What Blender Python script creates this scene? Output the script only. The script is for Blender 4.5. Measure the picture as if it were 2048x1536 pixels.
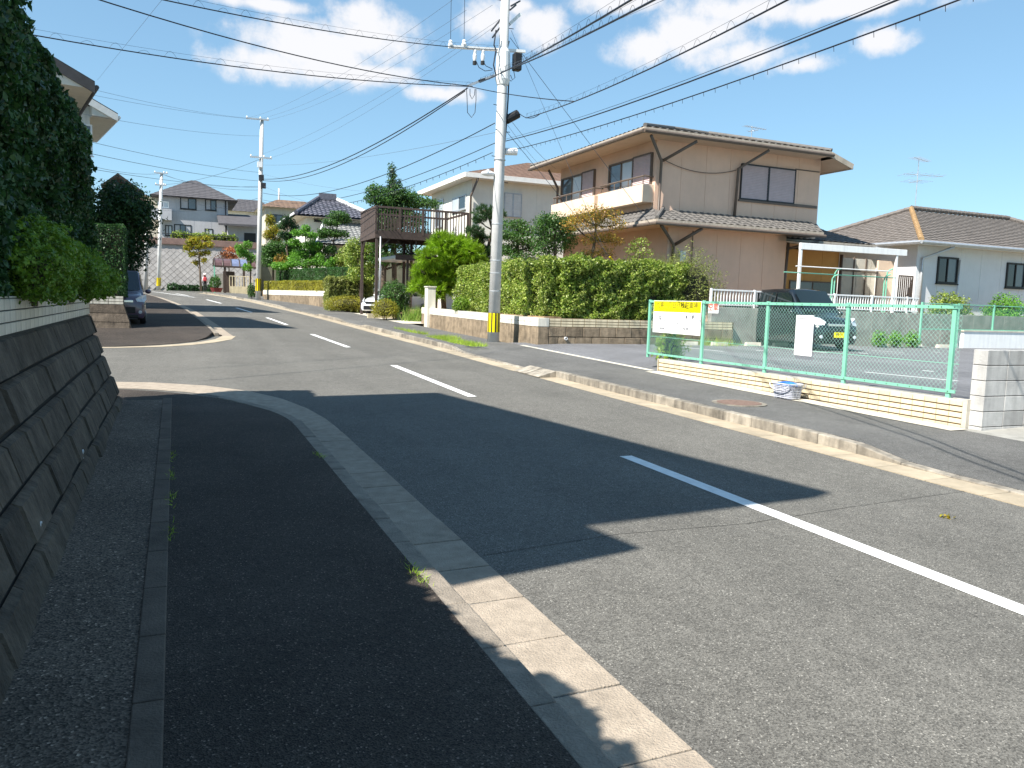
import bpy, bmesh, math, random
import numpy as np
from mathutils import Vector, Matrix, Euler
random.seed(7); RNG = np.random.default_rng(7)
for o in list(bpy.data.objects): bpy.data.objects.remove(o)
S = bpy.context.scene; COL = S.collection
# ---------------------------------------------------------------- camera
F = 1580.0; VPX, VPY = 350.0, 585.0; HSL = .031; EYE = np.array([0., 0., 1.68])
def _d(px, py): return np.array([(px-1024)/F, (768-py)/F, -1.])
_n = lambda v: v/np.linalg.norm(v)
_Y = _n(_d(VPX, VPY)); _D2 = _n(_d(VPX+1000, VPY+1000*HSL))
_Z = _n(np.cross(_D2, _Y)); _Z = _Z if _Z[1] > 0 else -_Z
_X = np.cross(_Y, _Z)
ROT = np.array([_X, _Y, _Z])
cam = bpy.data.cameras.new('camera'); camo = bpy.data.objects.new('camera', cam); COL.objects.link(camo)
M4 = Matrix([list(ROT[0])+[EYE[0]], list(ROT[1])+[EYE[1]], list(ROT[2])+[EYE[2]], [0, 0, 0, 1]])
camo.matrix_world = M4
cam.sensor_fit = 'HORIZONTAL'; cam.sensor_width = 36.0; cam.lens = 36.0*F/2048.0
cam.clip_start = .05; cam.clip_end = 5000
S.camera = camo
# ---------------------------------------------------------------- light, sky, exposure
SUN = Vector((-.85, -.30, 1.0)).normalized()          # direction towards the sun
sl = bpy.data.lights.new('sun', 'SUN'); sl.energy = 5.0; sl.angle = math.radians(.53); sl.color = (1.0, .955, .88)
so = bpy.data.objects.new('sun', sl); COL.objects.link(so)
so.rotation_euler = SUN.to_track_quat('Z', 'Y').to_euler(); so.location = (0, 0, 60)
W = bpy.data.worlds.new('World'); S.world = W; W.use_nodes = True
S.view_settings.view_transform = 'Standard'; S.view_settings.look = 'None'
S.view_settings.exposure = 1.05; S.view_settings.gamma = 1.0; S.view_settings.use_curve_mapping = False
SKY_STRENGTH = .095
def ray(px, py): return ROT @ _d(px, py)
def atX(px, py, X): r = ray(px, py); return EYE + r*(X/r[0])
def atY(px, py, Y): r = ray(px, py); return EYE + r*(Y/r[1])
def atZ(px, py, Z): r = ray(px, py); return EYE + r*((Z-EYE[2])/r[2])
def build_world():
    nt = W.node_tree; N = nt.nodes; L = nt.links; N.clear()
    out = N.new('ShaderNodeOutputWorld'); bg = N.new('ShaderNodeBackground')
    sky = N.new('ShaderNodeTexSky'); sky.sky_type = 'NISHITA'; sky.sun_disc = False
    sky.sun_elevation = math.asin(SUN.z); sky.sun_rotation = math.atan2(SUN.x, SUN.y)
    sky.altitude = 0; sky.air_density = 1.0; sky.dust_density = 0.0; sky.ozone_density = 3.0
    hsv = N.new('ShaderNodeHueSaturation'); hsv.inputs['Saturation'].default_value = 1.0; hsv.inputs['Value'].default_value = 1.0
    gm = N.new('ShaderNodeGamma'); gm.inputs['Gamma'].default_value = .6; L.new(sky.outputs[0], gm.inputs['Color'])
    tn = N.new('ShaderNodeMixRGB'); tn.blend_type = 'MULTIPLY'; tn.inputs[0].default_value = 1; tn.inputs[2].default_value = (1.13, 1.53, 1.72, 1); L.new(gm.outputs[0], tn.inputs[1])
    L.new(tn.outputs[0], hsv.inputs['Color'])
    tc = N.new('ShaderNodeTexCoord')
    # cumulus: a few banks of cloud, each a soft ellipsoid in the direction it stands, broken up by noise
    blobs = [((620, 95), .155, .05), ((520, 118), .09, .032), ((735, 75), .085, .05), ((690, 140), .12, .02), ((520, 8), .1, .012), ((720, 30), .05, .03),
             ((985, 38), .055, .042), ((1065, 45), .05, .04), ((1030, 12), .06, .02),
             ((1290, 90), .06, .03), ((1400, 62), .10, .05), ((1480, 20), .16, .03), ((1600, 130), .06, .02), ((1765, 78), .045, .022),
             ((1250, 2), .09, .02), ((885, 188), .055, .016), ((1700, 10), .15, .02), ((1480, 110), .1, .028)]
    last = None
    for (px, py), rx, ry in blobs:
        c = Vector(ray(px, py)).normalized()
        right = Vector((c.y, -c.x, 0)).normalized(); up = right.cross(c)
        m = Matrix((right, c, up)).transposed()
        mp = N.new('ShaderNodeMapping'); mp.vector_type = 'TEXTURE'
        mp.inputs['Location'].default_value = c; mp.inputs['Rotation'].default_value = m.to_euler()
        mp.inputs['Scale'].default_value = (rx, .35, ry*1.05)
        g = N.new('ShaderNodeTexGradient'); g.gradient_type = 'SPHERICAL'
        L.new(tc.outputs['Generated'], mp.inputs['Vector']); L.new(mp.outputs[0], g.inputs[0])
        if last is None: last = g.outputs['Fac']
        else:
            mx = N.new('ShaderNodeMath'); mx.operation = 'MAXIMUM'
            L.new(last, mx.inputs[0]); L.new(g.outputs['Fac'], mx.inputs[1]); last = mx.outputs[0]
    n1 = N.new('ShaderNodeTexNoise'); n1.inputs['Scale'].default_value = 13; n1.inputs['Detail'].default_value = 9; n1.inputs['Roughness'].default_value = .62
    L.new(tc.outputs['Generated'], n1.inputs['Vector'])
    n2 = N.new('ShaderNodeTexNoise'); n2.inputs['Scale'].default_value = 2.3; n2.inputs['Detail'].default_value = 2
    L.new(tc.outputs['Generated'], n2.inputs['Vector'])
    lo = N.new('ShaderNodeMapRange'); lo.inputs[1].default_value = .66; lo.inputs[2].default_value = .85; lo.inputs[3].default_value = 0; lo.inputs[4].default_value = .6
    L.new(n2.outputs['Fac'], lo.inputs[0])
    mx = N.new('ShaderNodeMath'); mx.operation = 'MAXIMUM'; L.new(last, mx.inputs[0]); L.new(lo.outputs[0], mx.inputs[1])
    ma = N.new('ShaderNodeMath'); ma.operation = 'MULTIPLY_ADD'; ma.inputs[1].default_value = 2.0; ma.inputs[2].default_value = -1.0
    L.new(n1.outputs['Fac'], ma.inputs[0])
    ad = N.new('ShaderNodeMath'); ad.operation = 'ADD'; L.new(mx.outputs[0], ad.inputs[0]); L.new(ma.outputs[0], ad.inputs[1])
    sm = N.new('ShaderNodeMapRange'); sm.interpolation_type = 'SMOOTHSTEP'
    sm.inputs[1].default_value = .14; sm.inputs[2].default_value = .72; sm.inputs[3].default_value = 0; sm.inputs[4].default_value = .97
    L.new(ad.outputs[0], sm.inputs[0])
    gate = N.new('ShaderNodeMapRange'); gate.inputs[1].default_value = 0; gate.inputs[2].default_value = .18; L.new(mx.outputs[0], gate.inputs[0])
    mg = N.new('ShaderNodeMath'); mg.operation = 'MULTIPLY'; L.new(sm.outputs[0], mg.inputs[0]); L.new(gate.outputs[0], mg.inputs[1])
    mix = N.new('ShaderNodeMixRGB'); mix.inputs[2].default_value = (CLOUD, CLOUD*1.0, CLOUD*1.03, 1)
    L.new(mg.outputs[0], mix.inputs[0]); L.new(hsv.outputs[0], mix.inputs[1])
    L.new(mix.outputs[0], bg.inputs['Color']); bg.inputs['Strength'].default_value = SKY_STRENGTH
    L.new(bg.outputs[0], out.inputs['Surface'])
CLOUD = 5.0
build_world()
S.render.engine = 'CYCLES'
# ---------------------------------------------------------------- ground profile
_zy = [-30, 0, 12, 17, 22, 27, 32, 37, 42, 47, 52, 57, 62, 66, 70, 80, 400]
_zz = [-.30, 0, .155, .235, .32, .43, .555, .685, .80, .93, 1.10, 1.27, 1.48, 1.64, 1.76, 1.88, 2.2]
def zr(Y): return float(np.interp(Y, _zy, _zz))
_oy = [-50, 22, 27, 32, 37, 42, 47, 52, 57, 62, 66, 70, 75, 80]
_ox = [0, 0, -.2, -.38, -.62, -.85, -1.25, -1.8, -2.45, -3.5, -4.6, -6.2, -8.8, -12]
def xo(Y): return float(np.interp(Y, _oy, _ox))
# ---------------------------------------------------------------- materials
MATS = {}
LEAFK = dict(lf_hedge=1.9, lf_olive=1.5, lf_fresh=1.5, lf_mid=1.6, lf_azalea=2.1, lf_pine=1.5, lf_grass=1.4, lf_twohedge=1.9, lf_boxwood=1.5, lf_lily=1.4, lf_autumn=1.4, lf_yellow=1.35, lf_pine_dark=1.5, lf_clip=1.8, lf_ivy=2.3, lf_dark=2.0)
def nmat(name):
    m = bpy.data.materials.new(name); m.use_nodes = True; MATS[name] = m
    nt = m.node_tree; b = nt.nodes['Principled BSDF']; return m, nt, nt.nodes, nt.links, b
def mat(name, col, rough=.8, var=.25, scale=3.0, bump=.0, bscale=60, metal=0, spec=.4, col2=None, detail=6, stain=0, coat=0, island=0):
    """plain procedural surface: colour varied by noise at two sizes, fine relief"""
    if name in MATS: return MATS[name]
    m, nt, N, L, b = nmat(name)
    tc = N.new('ShaderNodeTexCoord')
    n = N.new('ShaderNodeTexNoise'); n.inputs['Scale'].default_value = scale; n.inputs['Detail'].default_value = detail; n.inputs['Roughness'].default_value = .65
    L.new(tc.outputs['Object'], n.inputs['Vector'])
    c1 = [c*(1-var) for c in col]; c2 = list(col2) if col2 else [min(1, c*(1+var)) for c in col]
    r = N.new('ShaderNodeValToRGB'); r.color_ramp.elements[0].position = .3; r.color_ramp.elements[1].position = .7
    r.color_ramp.elements[0].color = (*c1, 1); r.color_ramp.elements[1].color = (*c2, 1)
    L.new(n.outputs['Fac'], r.inputs[0]); colout = r.outputs[0]
    if stain:
        mp = N.new('ShaderNodeMapping'); mp.inputs['Scale'].default_value = (6, 6, .5); L.new(tc.outputs['Object'], mp.inputs[0])
        ns = N.new('ShaderNodeTexNoise'); ns.inputs['Scale'].default_value = 1.5; ns.inputs['Detail'].default_value = 5; L.new(mp.outputs[0], ns.inputs[0])
        mr = N.new('ShaderNodeMapRange'); mr.inputs[1].default_value = .45; mr.inputs[2].default_value = .75; mr.inputs[3].default_value = 1; mr.inputs[4].default_value = 1-stain
        L.new(ns.outputs['Fac'], mr.inputs[0])
        mu = N.new('ShaderNodeMixRGB'); mu.blend_type = 'MULTIPLY'; mu.inputs[0].default_value = 1
        L.new(colout, mu.inputs[1]); L.new(mr.outputs[0], mu.inputs[2]); colout = mu.outputs[0]
    if island:
        oi = N.new('ShaderNodeObjectInfo')
        mr = N.new('ShaderNodeMapRange'); mr.inputs[3].default_value = 1-island; mr.inputs[4].default_value = 1+island; L.new(oi.outputs['Random'], mr.inputs[0])
        mu = N.new('ShaderNodeMixRGB'); mu.blend_type = 'MULTIPLY'; mu.inputs[0].default_value = 1
        L.new(colout, mu.inputs[1]); L.new(mr.outputs[0], mu.inputs[2]); colout = mu.outputs[0]
    L.new(colout, b.inputs['Base Color'])
    b.inputs['Roughness'].default_value = rough; b.inputs['Metallic'].default_value = metal
    b.inputs['Specular IOR Level'].default_value = spec; b.inputs['Coat Weight'].default_value = coat; b.inputs['Coat Roughness'].default_value = .08
    if bump:
        nb = N.new('ShaderNodeTexNoise'); nb.inputs['Scale'].default_value = bscale; nb.inputs['Detail'].default_value = 5
        L.new(tc.outputs['Object'], nb.inputs['Vector'])
        bp = N.new('ShaderNodeBump'); bp.inputs['Strength'].default_value = bump; bp.inputs['Distance'].default_value = .02
        L.new(nb.outputs['Fac'], bp.inputs['Height']); L.new(bp.outputs[0], b.inputs['Normal'])
    return m
def asphalt(name, base, speck=.5, patch=.25, rough=.85, fine=150, fleck=.9):
    m, nt, N, L, b = nmat(name)
    tc = N.new('ShaderNodeTexCoord')
    v = N.new('ShaderNodeTexVoronoi'); v.inputs['Scale'].default_value = fine; L.new(tc.outputs['Object'], v.inputs['Vector'])
    sep = N.new('ShaderNodeSeparateColor'); L.new(v.outputs['Color'], sep.inputs[0])
    mr = N.new('ShaderNodeMapRange'); mr.inputs[1].default_value = 0; mr.inputs[2].default_value = 1; mr.inputs[3].default_value = 1-speck; mr.inputs[4].default_value = 1+speck
    L.new(sep.outputs[0], mr.inputs[0])
    big = N.new('ShaderNodeTexNoise'); big.inputs['Scale'].default_value = .7; big.inputs['Detail'].default_value = 8; big.inputs['Roughness'].default_value = .6
    L.new(tc.outputs['Object'], big.inputs['Vector'])
    mr2 = N.new('ShaderNodeMapRange'); mr2.inputs[1].default_value = .3; mr2.inputs[2].default_value = .7; mr2.inputs[3].default_value = 1-patch; mr2.inputs[4].default_value = 1+patch
    L.new(big.outputs['Fac'], mr2.inputs[0])
    gt = N.new('ShaderNodeMath'); gt.operation = 'GREATER_THAN'; gt.inputs[1].default_value = .975; L.new(sep.outputs[1], gt.inputs[0])
    g2 = N.new('ShaderNodeMath'); g2.operation = 'MULTIPLY_ADD'; g2.inputs[1].default_value = fleck; g2.inputs[2].default_value = 0; L.new(gt.outputs[0], g2.inputs[0])
    mp = N.new('ShaderNodeMapping'); mp.inputs['Scale'].default_value = (1.3, .05, 1); L.new(tc.outputs['Object'], mp.inputs[0])   # wheel-worn tracks along the road
    tr = N.new('ShaderNodeTexNoise'); tr.inputs['Scale'].default_value = 1.0; tr.inputs['Detail'].default_value = 3; L.new(mp.outputs[0], tr.inputs[0])
    mr3 = N.new('ShaderNodeMapRange'); mr3.inputs[1].default_value = .35; mr3.inputs[2].default_value = .65; mr3.inputs[3].default_value = .92; mr3.inputs[4].default_value = 1.08; L.new(tr.outputs['Fac'], mr3.inputs[0])
    mid = N.new('ShaderNodeTexNoise'); mid.inputs['Scale'].default_value = 9; mid.inputs['Detail'].default_value = 9; mid.inputs['Roughness'].default_value = .75; L.new(tc.outputs['Object'], mid.inputs[0])
    mr4 = N.new('ShaderNodeMapRange'); mr4.inputs[1].default_value = .3; mr4.inputs[2].default_value = .7; mr4.inputs[3].default_value = .82; mr4.inputs[4].default_value = 1.18; L.new(mid.outputs['Fac'], mr4.inputs[0])
    a00 = N.new('ShaderNodeMath'); a00.operation = 'MULTIPLY'; L.new(mr3.outputs[0], a00.inputs[0]); L.new(mr4.outputs[0], a00.inputs[1])
    a0 = N.new('ShaderNodeMath'); a0.operation = 'MULTIPLY'; L.new(a00.outputs[0], a0.inputs[0]); L.new(mr2.outputs[0], a0.inputs[1])
    a = N.new('ShaderNodeMath'); a.operation = 'MULTIPLY'; L.new(mr.outputs[0], a.inputs[0]); L.new(a0.outputs[0], a.inputs[1])
    a2 = N.new('ShaderNodeMath'); a2.operation = 'ADD'; L.new(a.outputs[0], a2.inputs[0]); L.new(g2.outputs[0], a2.inputs[1])
    mu = N.new('ShaderNodeVectorMath'); mu.operation = 'SCALE'; mu.inputs[0].default_value = base; L.new(a2.outputs[0], mu.inputs['Scale'])
    L.new(mu.outputs[0], b.inputs['Base Color']); b.inputs['Roughness'].default_value = rough; b.inputs['Specular IOR Level'].default_value = .3
    bp = N.new('ShaderNodeBump'); bp.inputs['Strength'].default_value = .55; bp.inputs['Distance'].default_value = .006
    L.new(v.outputs['Distance'], bp.inputs['Height']); L.new(bp.outputs[0], b.inputs['Normal'])
    return m
def leafmat(name, cols, trans=.38, rough=.42, spec=.4):
    k = LEAFK.get(name, 1.0); cols = [tuple(min(.9, c*k) for c in q) for q in cols]
    m, nt, N, L, b = nmat(name)
    geo = N.new('ShaderNodeNewGeometry'); r = N.new('ShaderNodeValToRGB')
    el = r.color_ramp.elements
    while len(el) < len(cols): el.new(.5)
    for i, c in enumerate(cols): el[i].position = i/(len(cols)-1); el[i].color = (*c, 1)
    L.new(geo.outputs['Random Per Island'], r.inputs[0])
    tc = N.new('ShaderNodeTexCoord'); n = N.new('ShaderNodeTexNoise'); n.inputs['Scale'].default_value = 1.6; n.inputs['Detail'].default_value = 3
    L.new(tc.outputs['Object'], n.inputs['Vector'])
    mr = N.new('ShaderNodeMapRange'); mr.inputs[1].default_value = .3; mr.inputs[2].default_value = .7; mr.inputs[3].default_value = .7; mr.inputs[4].default_value = 1.3; L.new(n.outputs['Fac'], mr.inputs[0])
    mu = N.new('ShaderNodeMixRGB'); mu.blend_type = 'MULTIPLY'; mu.inputs[0].default_value = 1; L.new(r.outputs[0], mu.inputs[1]); L.new(mr.outputs[0], mu.inputs[2])
    L.new(mu.outputs[0], b.inputs['Base Color']); b.inputs['Roughness'].default_value = rough; b.inputs['Specular IOR Level'].default_value = spec
    t = N.new('ShaderNodeBsdfTranslucent'); L.new(mu.outputs[0], t.inputs['Color'])
    mx = N.new('ShaderNodeMixShader'); mx.inputs[0].default_value = trans
    L.new(b.outputs[0], mx.inputs[1]); L.new(t.outputs[0], mx.inputs[2]); L.new(mx.outputs[0], N['Material Output'].inputs['Surface'])
    return m
def glassmat(name, col=(.02, .025, .03), rough=.04):
    m, nt, N, L, b = nmat(name)
    tc = N.new('ShaderNodeTexCoord'); n = N.new('ShaderNodeTexNoise'); n.inputs['Scale'].default_value = .8; L.new(tc.outputs['Object'], n.inputs[0])
    r = N.new('ShaderNodeValToRGB'); r.color_ramp.elements[0].color = (*[c*.7 for c in col], 1); r.color_ramp.elements[1].color = (*[c*1.4 for c in col], 1)
    L.new(n.outputs['Fac'], r.inputs[0]); L.new(r.outputs[0], b.inputs['Base Color'])
    b.inputs['Roughness'].default_value = rough; b.inputs['Specular IOR Level'].default_value = .8
    return m
# ---------------------------------------------------------------- builders
def V(*a): return np.array(a, float)
class MB:
    """collects simple shapes, then links them as one mesh object"""
    def __init__(s): s.v = []; s.f = []
    def add(s, vs, fs):
        k = len(s.v); s.v.extend([tuple(map(float, p)) for p in vs]); s.f.extend([tuple(i+k for i in f) for f in fs]); return s
    def hexa(s, p): return s.add(p, [(3, 2, 1, 0), (4, 5, 6, 7), (0, 1, 5, 4), (1, 2, 6, 5), (2, 3, 7, 6), (3, 0, 4, 7)])
    def box(s, x0, x1, y0, y1, z0, z1):
        return s.hexa([(x0, y0, z0), (x1, y0, z0), (x1, y1, z0), (x0, y1, z0), (x0, y0, z1), (x1, y0, z1), (x1, y1, z1), (x0, y1, z1)])
    def obox(s, c, u, v, w):   # centre, half vectors
        c, u, v, w = map(np.asarray, (c, u, v, w))
        return s.hexa([c-u-v-w, c+u-v-w, c+u+v-w, c-u+v-w, c-u-v+w, c+u-v+w, c+u+v+w, c-u+v+w])
    def bar(s, a, b, w, h, up=(0, 0, 1)):
        a = np.asarray(a, float); b = np.asarray(b, float); d = b-a; L = np.linalg.norm(d); d = d/L
        up = np.asarray(up, float)
        if abs(d@up) > .98: up = V(0, 1, 0)
        r = np.cross(d, up); r /= np.linalg.norm(r); u = np.cross(r, d)
        return s.obox((a+b)/2, r*w/2, d*L/2, u*h/2)
    def tube(s, pts, r, n=8, cap=True):
        pts = [np.asarray(p, float) for p in pts]; m = len(pts); rs = r if hasattr(r, '__len__') else [r]*m
        k = len(s.v); prev = None
        for i, p in enumerate(pts):
            d = pts[min(i+1, m-1)]-pts[max(i-1, 0)]; d = d/(np.linalg.norm(d)+1e-12)
            if prev is None:
                a = V(0, 0, 1) if abs(d[2]) < .9 else V(1, 0, 0); u = np.cross(d, a)
            else: u = prev - d*(prev@d)
            u /= (np.linalg.norm(u)+1e-12); prev = u; w = np.cross(d, u)
            for j in range(n):
                t = 2*math.pi*j/n; s.v.append(tuple(p+rs[i]*(u*math.cos(t)+w*math.sin(t))))
        for i in range(m-1):
            for j in range(n):
                a = k+i*n+j; b = k+i*n+(j+1) % n; s.f.append((a, b, b+n, a+n))
        if cap: s.f.append(tuple(k+j for j in range(n))[::-1]); s.f.append(tuple(k+(m-1)*n+j for j in range(n)))
        return s
    def cyl(s, p, r, h, n=16, r2=None, ax=(0, 0, 1)):
        p = np.asarray(p, float); return s.tube([p, p+np.asarray(ax, float)*h], [r, r if r2 is None else r2], n)
    def lathe(s, c, ax, prof, n=20):
        """prof: list of (offset along axis, radius)"""
        c = np.asarray(c, float); ax = np.asarray(ax, float); return s.tube([c+ax*(t+1e-6*i) for i, (t, r) in enumerate(prof)], [r for t, r in prof], n) if False else s._lathe(c, ax, prof, n)
    def _lathe(s, c, ax, prof, n):
        ax = ax/np.linalg.norm(ax); a = V(0, 0, 1) if abs(ax[2]) < .9 else V(1, 0, 0)
        u = np.cross(ax, a); u /= np.linalg.norm(u); w = np.cross(ax, u); k = len(s.v); m = len(prof)
        for t, r in prof:
            for j in range(n): q = 2*math.pi*j/n; s.v.append(tuple(c+ax*t+r*(u*math.cos(q)+w*math.sin(q))))
        for i in range(m-1):
            for j in range(n): A = k+i*n+j; B = k+i*n+(j+1) % n; s.f.append((A, B, B+n, A+n))
        s.f.append(tuple(k+j for j in range(n))[::-1]); s.f.append(tuple(k+(m-1)*n+j for j in range(n))); return s
    def prism(s, poly, ext):
        """poly: 3-D points in one plane, ext: extrusion vector"""
        n = len(poly); e = np.asarray(ext, float); vs = [np.asarray(p, float) for p in poly]; vs = vs+[p+e for p in vs]
        return s.add(vs, [tuple(range(n))[::-1], tuple(range(n, 2*n))]+[(i, (i+1) % n, (i+1) % n+n, i+n) for i in range(n)])
    def quad(s, a, b, c, d): return s.add([a, b, c, d], [(0, 1, 2, 3)])
    def sphere(s, c, r, n=12, m=8, sc=(1, 1, 1)):
        c = np.asarray(c, float); k = len(s.v)
        for i in range(1, m):
            t = math.pi*i/m
            for j in range(n): q = 2*math.pi*j/n; s.v.append(tuple(c+V(r*sc[0]*math.sin(t)*math.cos(q), r*sc[1]*math.sin(t)*math.sin(q), r*sc[2]*math.cos(t))))
        s.v.append(tuple(c+V(0, 0, r*sc[2]))); s.v.append(tuple(c-V(0, 0, r*sc[2]))); T = len(s.v)-2
        for i in range(m-2):
            for j in range(n): a = k+i*n+j; b = k+i*n+(j+1) % n; s.f.append((a, a+n, b+n, b))
        for j in range(n): s.f.append((T, k+j, k+(j+1) % n)); s.f.append((T+1, k+(m-2)*n+(j+1) % n, k+(m-2)*n+j))
        return s
    def mesh(s, name, smooth=False):
        me = bpy.data.meshes.new(name); me.from_pydata(s.v, [], s.f); me.update()
        if smooth: me.polygons.foreach_set('use_smooth', [True]*len(me.polygons)); me.update()
        return me
    def build(s, name, m, parent=None, smooth=False, bevel=0, kind=None, label=None, fix=False):
        o = mkobj(name, s.mesh(name, smooth), m, parent, bevel)
        if fix:
            bm = bmesh.new(); bm.from_mesh(o.data); bmesh.ops.recalc_face_normals(bm, faces=bm.faces); bm.to_mesh(o.data); bm.free()
        if kind: o['kind'] = kind
        if label: o['label'] = label
        return o
def mkobj(name, me, m, parent=None, bevel=0):
    o = bpy.data.objects.new(name, me); COL.objects.link(o)
    if m is not None and not me.materials: me.materials.append(MATS[m] if isinstance(m, str) else m)
    if parent is not None:
        o.parent = parent; o.matrix_parent_inverse = root_inv(parent)
    if bevel:
        b = o.modifiers.new('bevel', 'BEVEL'); b.width = bevel; b.segments = 2; b.limit_method = 'ANGLE'
    return o
def root_inv(p):
    m = p.matrix_basis.copy()
    q = p
    if q.parent is not None:
        m = world_of(q)
    return m.inverted()
def world_of(o):
    if o.parent is None: return o.matrix_basis.copy()
    return world_of(o.parent) @ o.matrix_parent_inverse @ o.matrix_basis
def thing(name, label, cat, loc=(0, 0, 0), group=None):
    o = bpy.data.objects.new(name, None); COL.objects.link(o); o.location = tuple(map(float, loc)); o.empty_display_size = .2
    o['label'] = label; o['category'] = cat
    if group: o['group'] = group
    return o
def tag(o, label, cat, group=None):
    o['label'] = label; o['category'] = cat
    if group: o['group'] = group
    return o
def struct(o, label=None):
    o['kind'] = 'structure'
    if label: o['label'] = label
    return o
def npmesh(name, verts, nper):
    """many separate n-gons given as (N*nper,3) array"""
    verts = np.asarray(verts, np.float32).reshape(-1, 3); nv = len(verts); nf = nv//nper
    me = bpy.data.meshes.new(name); me.vertices.add(nv); me.vertices.foreach_set('co', verts.ravel())
    me.loops.add(nv); me.loops.foreach_set('vertex_index', np.arange(nv, dtype=np.int32))
    me.polygons.add(nf); me.polygons.foreach_set('loop_start', np.arange(0, nv, nper, dtype=np.int32))
    me.update(calc_edges=True); return me
# ---------------------------------------------------------------- foliage
def lump(p, s=1.0, seed=0):
    rg = np.random.default_rng(int(seed*13+5)); q = p*s; out = np.zeros(len(p))
    for k in range(7):
        d = rg.normal(0, 1, 3); d /= np.linalg.norm(d); out += np.sin(q@d*rg.uniform(1.2, 3.4)*1.6+rg.uniform(0, 6.3)+1.2*np.sin(q@rg.normal(0, 1, 3)*.9+rg.uniform(0, 6)))
    return out/3.6
def leaves(P, Nrm, size, spread=.8, aspect=.55, var=.35):
    """rhombic leaves lying about the surface normal with random tilt"""
    n = len(P); nn = Nrm+RNG.normal(0, spread, (n, 3)); nn /= np.linalg.norm(nn, axis=1)[:, None]
    t = np.cross(nn, RNG.normal(0, 1, (n, 3))); t /= (np.linalg.norm(t, axis=1)[:, None]+1e-9); b = np.cross(nn, t)
    s = size*(1+RNG.uniform(-var, var, n))[:, None]
    q = np.stack([P-t*s*.5, P+b*s*aspect*.5+nn*s*.06, P+t*s*.5, P-b*s*aspect*.5+nn*s*.06], 1)
    return q.reshape(-1, 3)
def needles(P, D, length, width, spread=.5):
    n = len(P); d = D+RNG.normal(0, spread, (n, 3)); d /= np.linalg.norm(d, axis=1)[:, None]
    t = np.cross(d, RNG.normal(0, 1, (n, 3))); t /= (np.linalg.norm(t, axis=1)[:, None]+1e-9)
    l = length*RNG.uniform(.6, 1.2, n)[:, None]
    return np.stack([P-t*width*.5, P+t*width*.5, P+d*l], 1).reshape(-1, 3)
def sph_dirs(n):
    d = RNG.normal(0, 1, (n, 3)); return d/np.linalg.norm(d, axis=1)[:, None]
def blob_pts(c, r, n, rough=.22, freq=2.2, inner=.35, seed=0, low=-1.0):
    c = np.asarray(c, float); r = np.asarray(r, float) if hasattr(r, '__len__') else V(r, r, r)
    d = sph_dirs(int(n*1.3)); d = d[d[:, 2] > low][:n]
    k = 1+rough*lump(d*freq*1.6, 1.0, seed)+rough*.6*lump(d*freq*4.2, 1.0, seed+5)
    k = k*(1-inner*RNG.random(len(d))**2.2)
    return c+d*r*k[:, None], d/r/np.linalg.norm(d/r, axis=1)[:, None]
def core_blob(mb, c, r, k=.8, rough=.15, seed=0):
    n0 = len(mb.v); mb.sphere(c, 1.0, 14, 10, tuple(np.asarray(r, float)*k if hasattr(r, '__len__') else V(r, r, r)*k))
    return mb
def box_pts(x0, x1, y0, y1, z0, z1, dens, rough=.08, freq=1.8, seed=0, faces='xXyYZ', inner=.12, rounded=.12):
    out = []; nr = []
    A = {'x': ((y1-y0)*(z1-z0)), 'X': ((y1-y0)*(z1-z0)), 'y': (x1-x0)*(z1-z0), 'Y': (x1-x0)*(z1-z0), 'Z': (x1-x0)*(y1-y0)}
    for f in faces:
        n = int(A[f]*dens); u = RNG.random(n); v = RNG.random(n)
        if f in 'xX': P = np.stack([np.full(n, x0 if f == 'x' else x1), y0+u*(y1-y0), z0+v*(z1-z0)], 1); N_ = V(-1 if f == 'x' else 1, 0, 0)
        elif f in 'yY': P = np.stack([x0+u*(x1-x0), np.full(n, y0 if f == 'y' else y1), z0+v*(z1-z0)], 1); N_ = V(0, -1 if f == 'y' else 1, 0)
        else: P = np.stack([x0+u*(x1-x0), y0+v*(y1-y0), np.full(n, z1)], 1); N_ = V(0, 0, 1)
        # round the arrises
        cx, cy = (x0+x1)/2, (y0+y1)/2
        for ax, lo, hi in ((0, x0, x1), (1, y0, y1)):
            pass
        top = np.clip((P[:, 2]-(z1-rounded))/rounded, 0, 1)**2*rounded*.8
        P = P-np.outer(top, N_)*(f != 'Z')
        if f == 'Z':
            e = np.minimum.reduce([P[:, 0]-x0, x1-P[:, 0], P[:, 1]-y0, y1-P[:, 1]]); P[:, 2] -= np.clip(1-e/rounded, 0, 1)**2*rounded*.6
        k = rough*lump(P, freq, seed)+rough*.7*lump(P, freq*3.3, seed+3)-inner*RNG.random(n)**2
        P = P+N_*k[:, None]; out.append(P); nr.append(np.tile(N_, (n, 1))+V(0, 0, .25))
    return np.concatenate(out), np.concatenate(nr)
def foliage(name, P, N_, size, m, parent=None, spread=.8, aspect=.55):
    return mkobj(name, npmesh(name, leaves(P, N_, size, spread, aspect), 4), m, parent)
def hedge(name, label, x0, x1, y0, y1, z0, z1, dens, size, m, group=None, rough=.08, faces='xXyYZ', inner=.12, seed=0, spread=.8, core=.1, cat='hedge'):
    t = thing(name, label, cat, ((x0+x1)/2, (y0+y1)/2, z0), group)
    P, N_ = box_pts(x0, x1, y0, y1, z0+.03, z1, dens, rough, 1.8, seed, faces, inner)
    foliage('leaves', P, N_, size, m, t, spread)
    c = core+rough*.8
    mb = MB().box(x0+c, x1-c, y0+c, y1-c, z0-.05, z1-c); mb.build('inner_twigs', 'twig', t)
    return t
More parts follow.
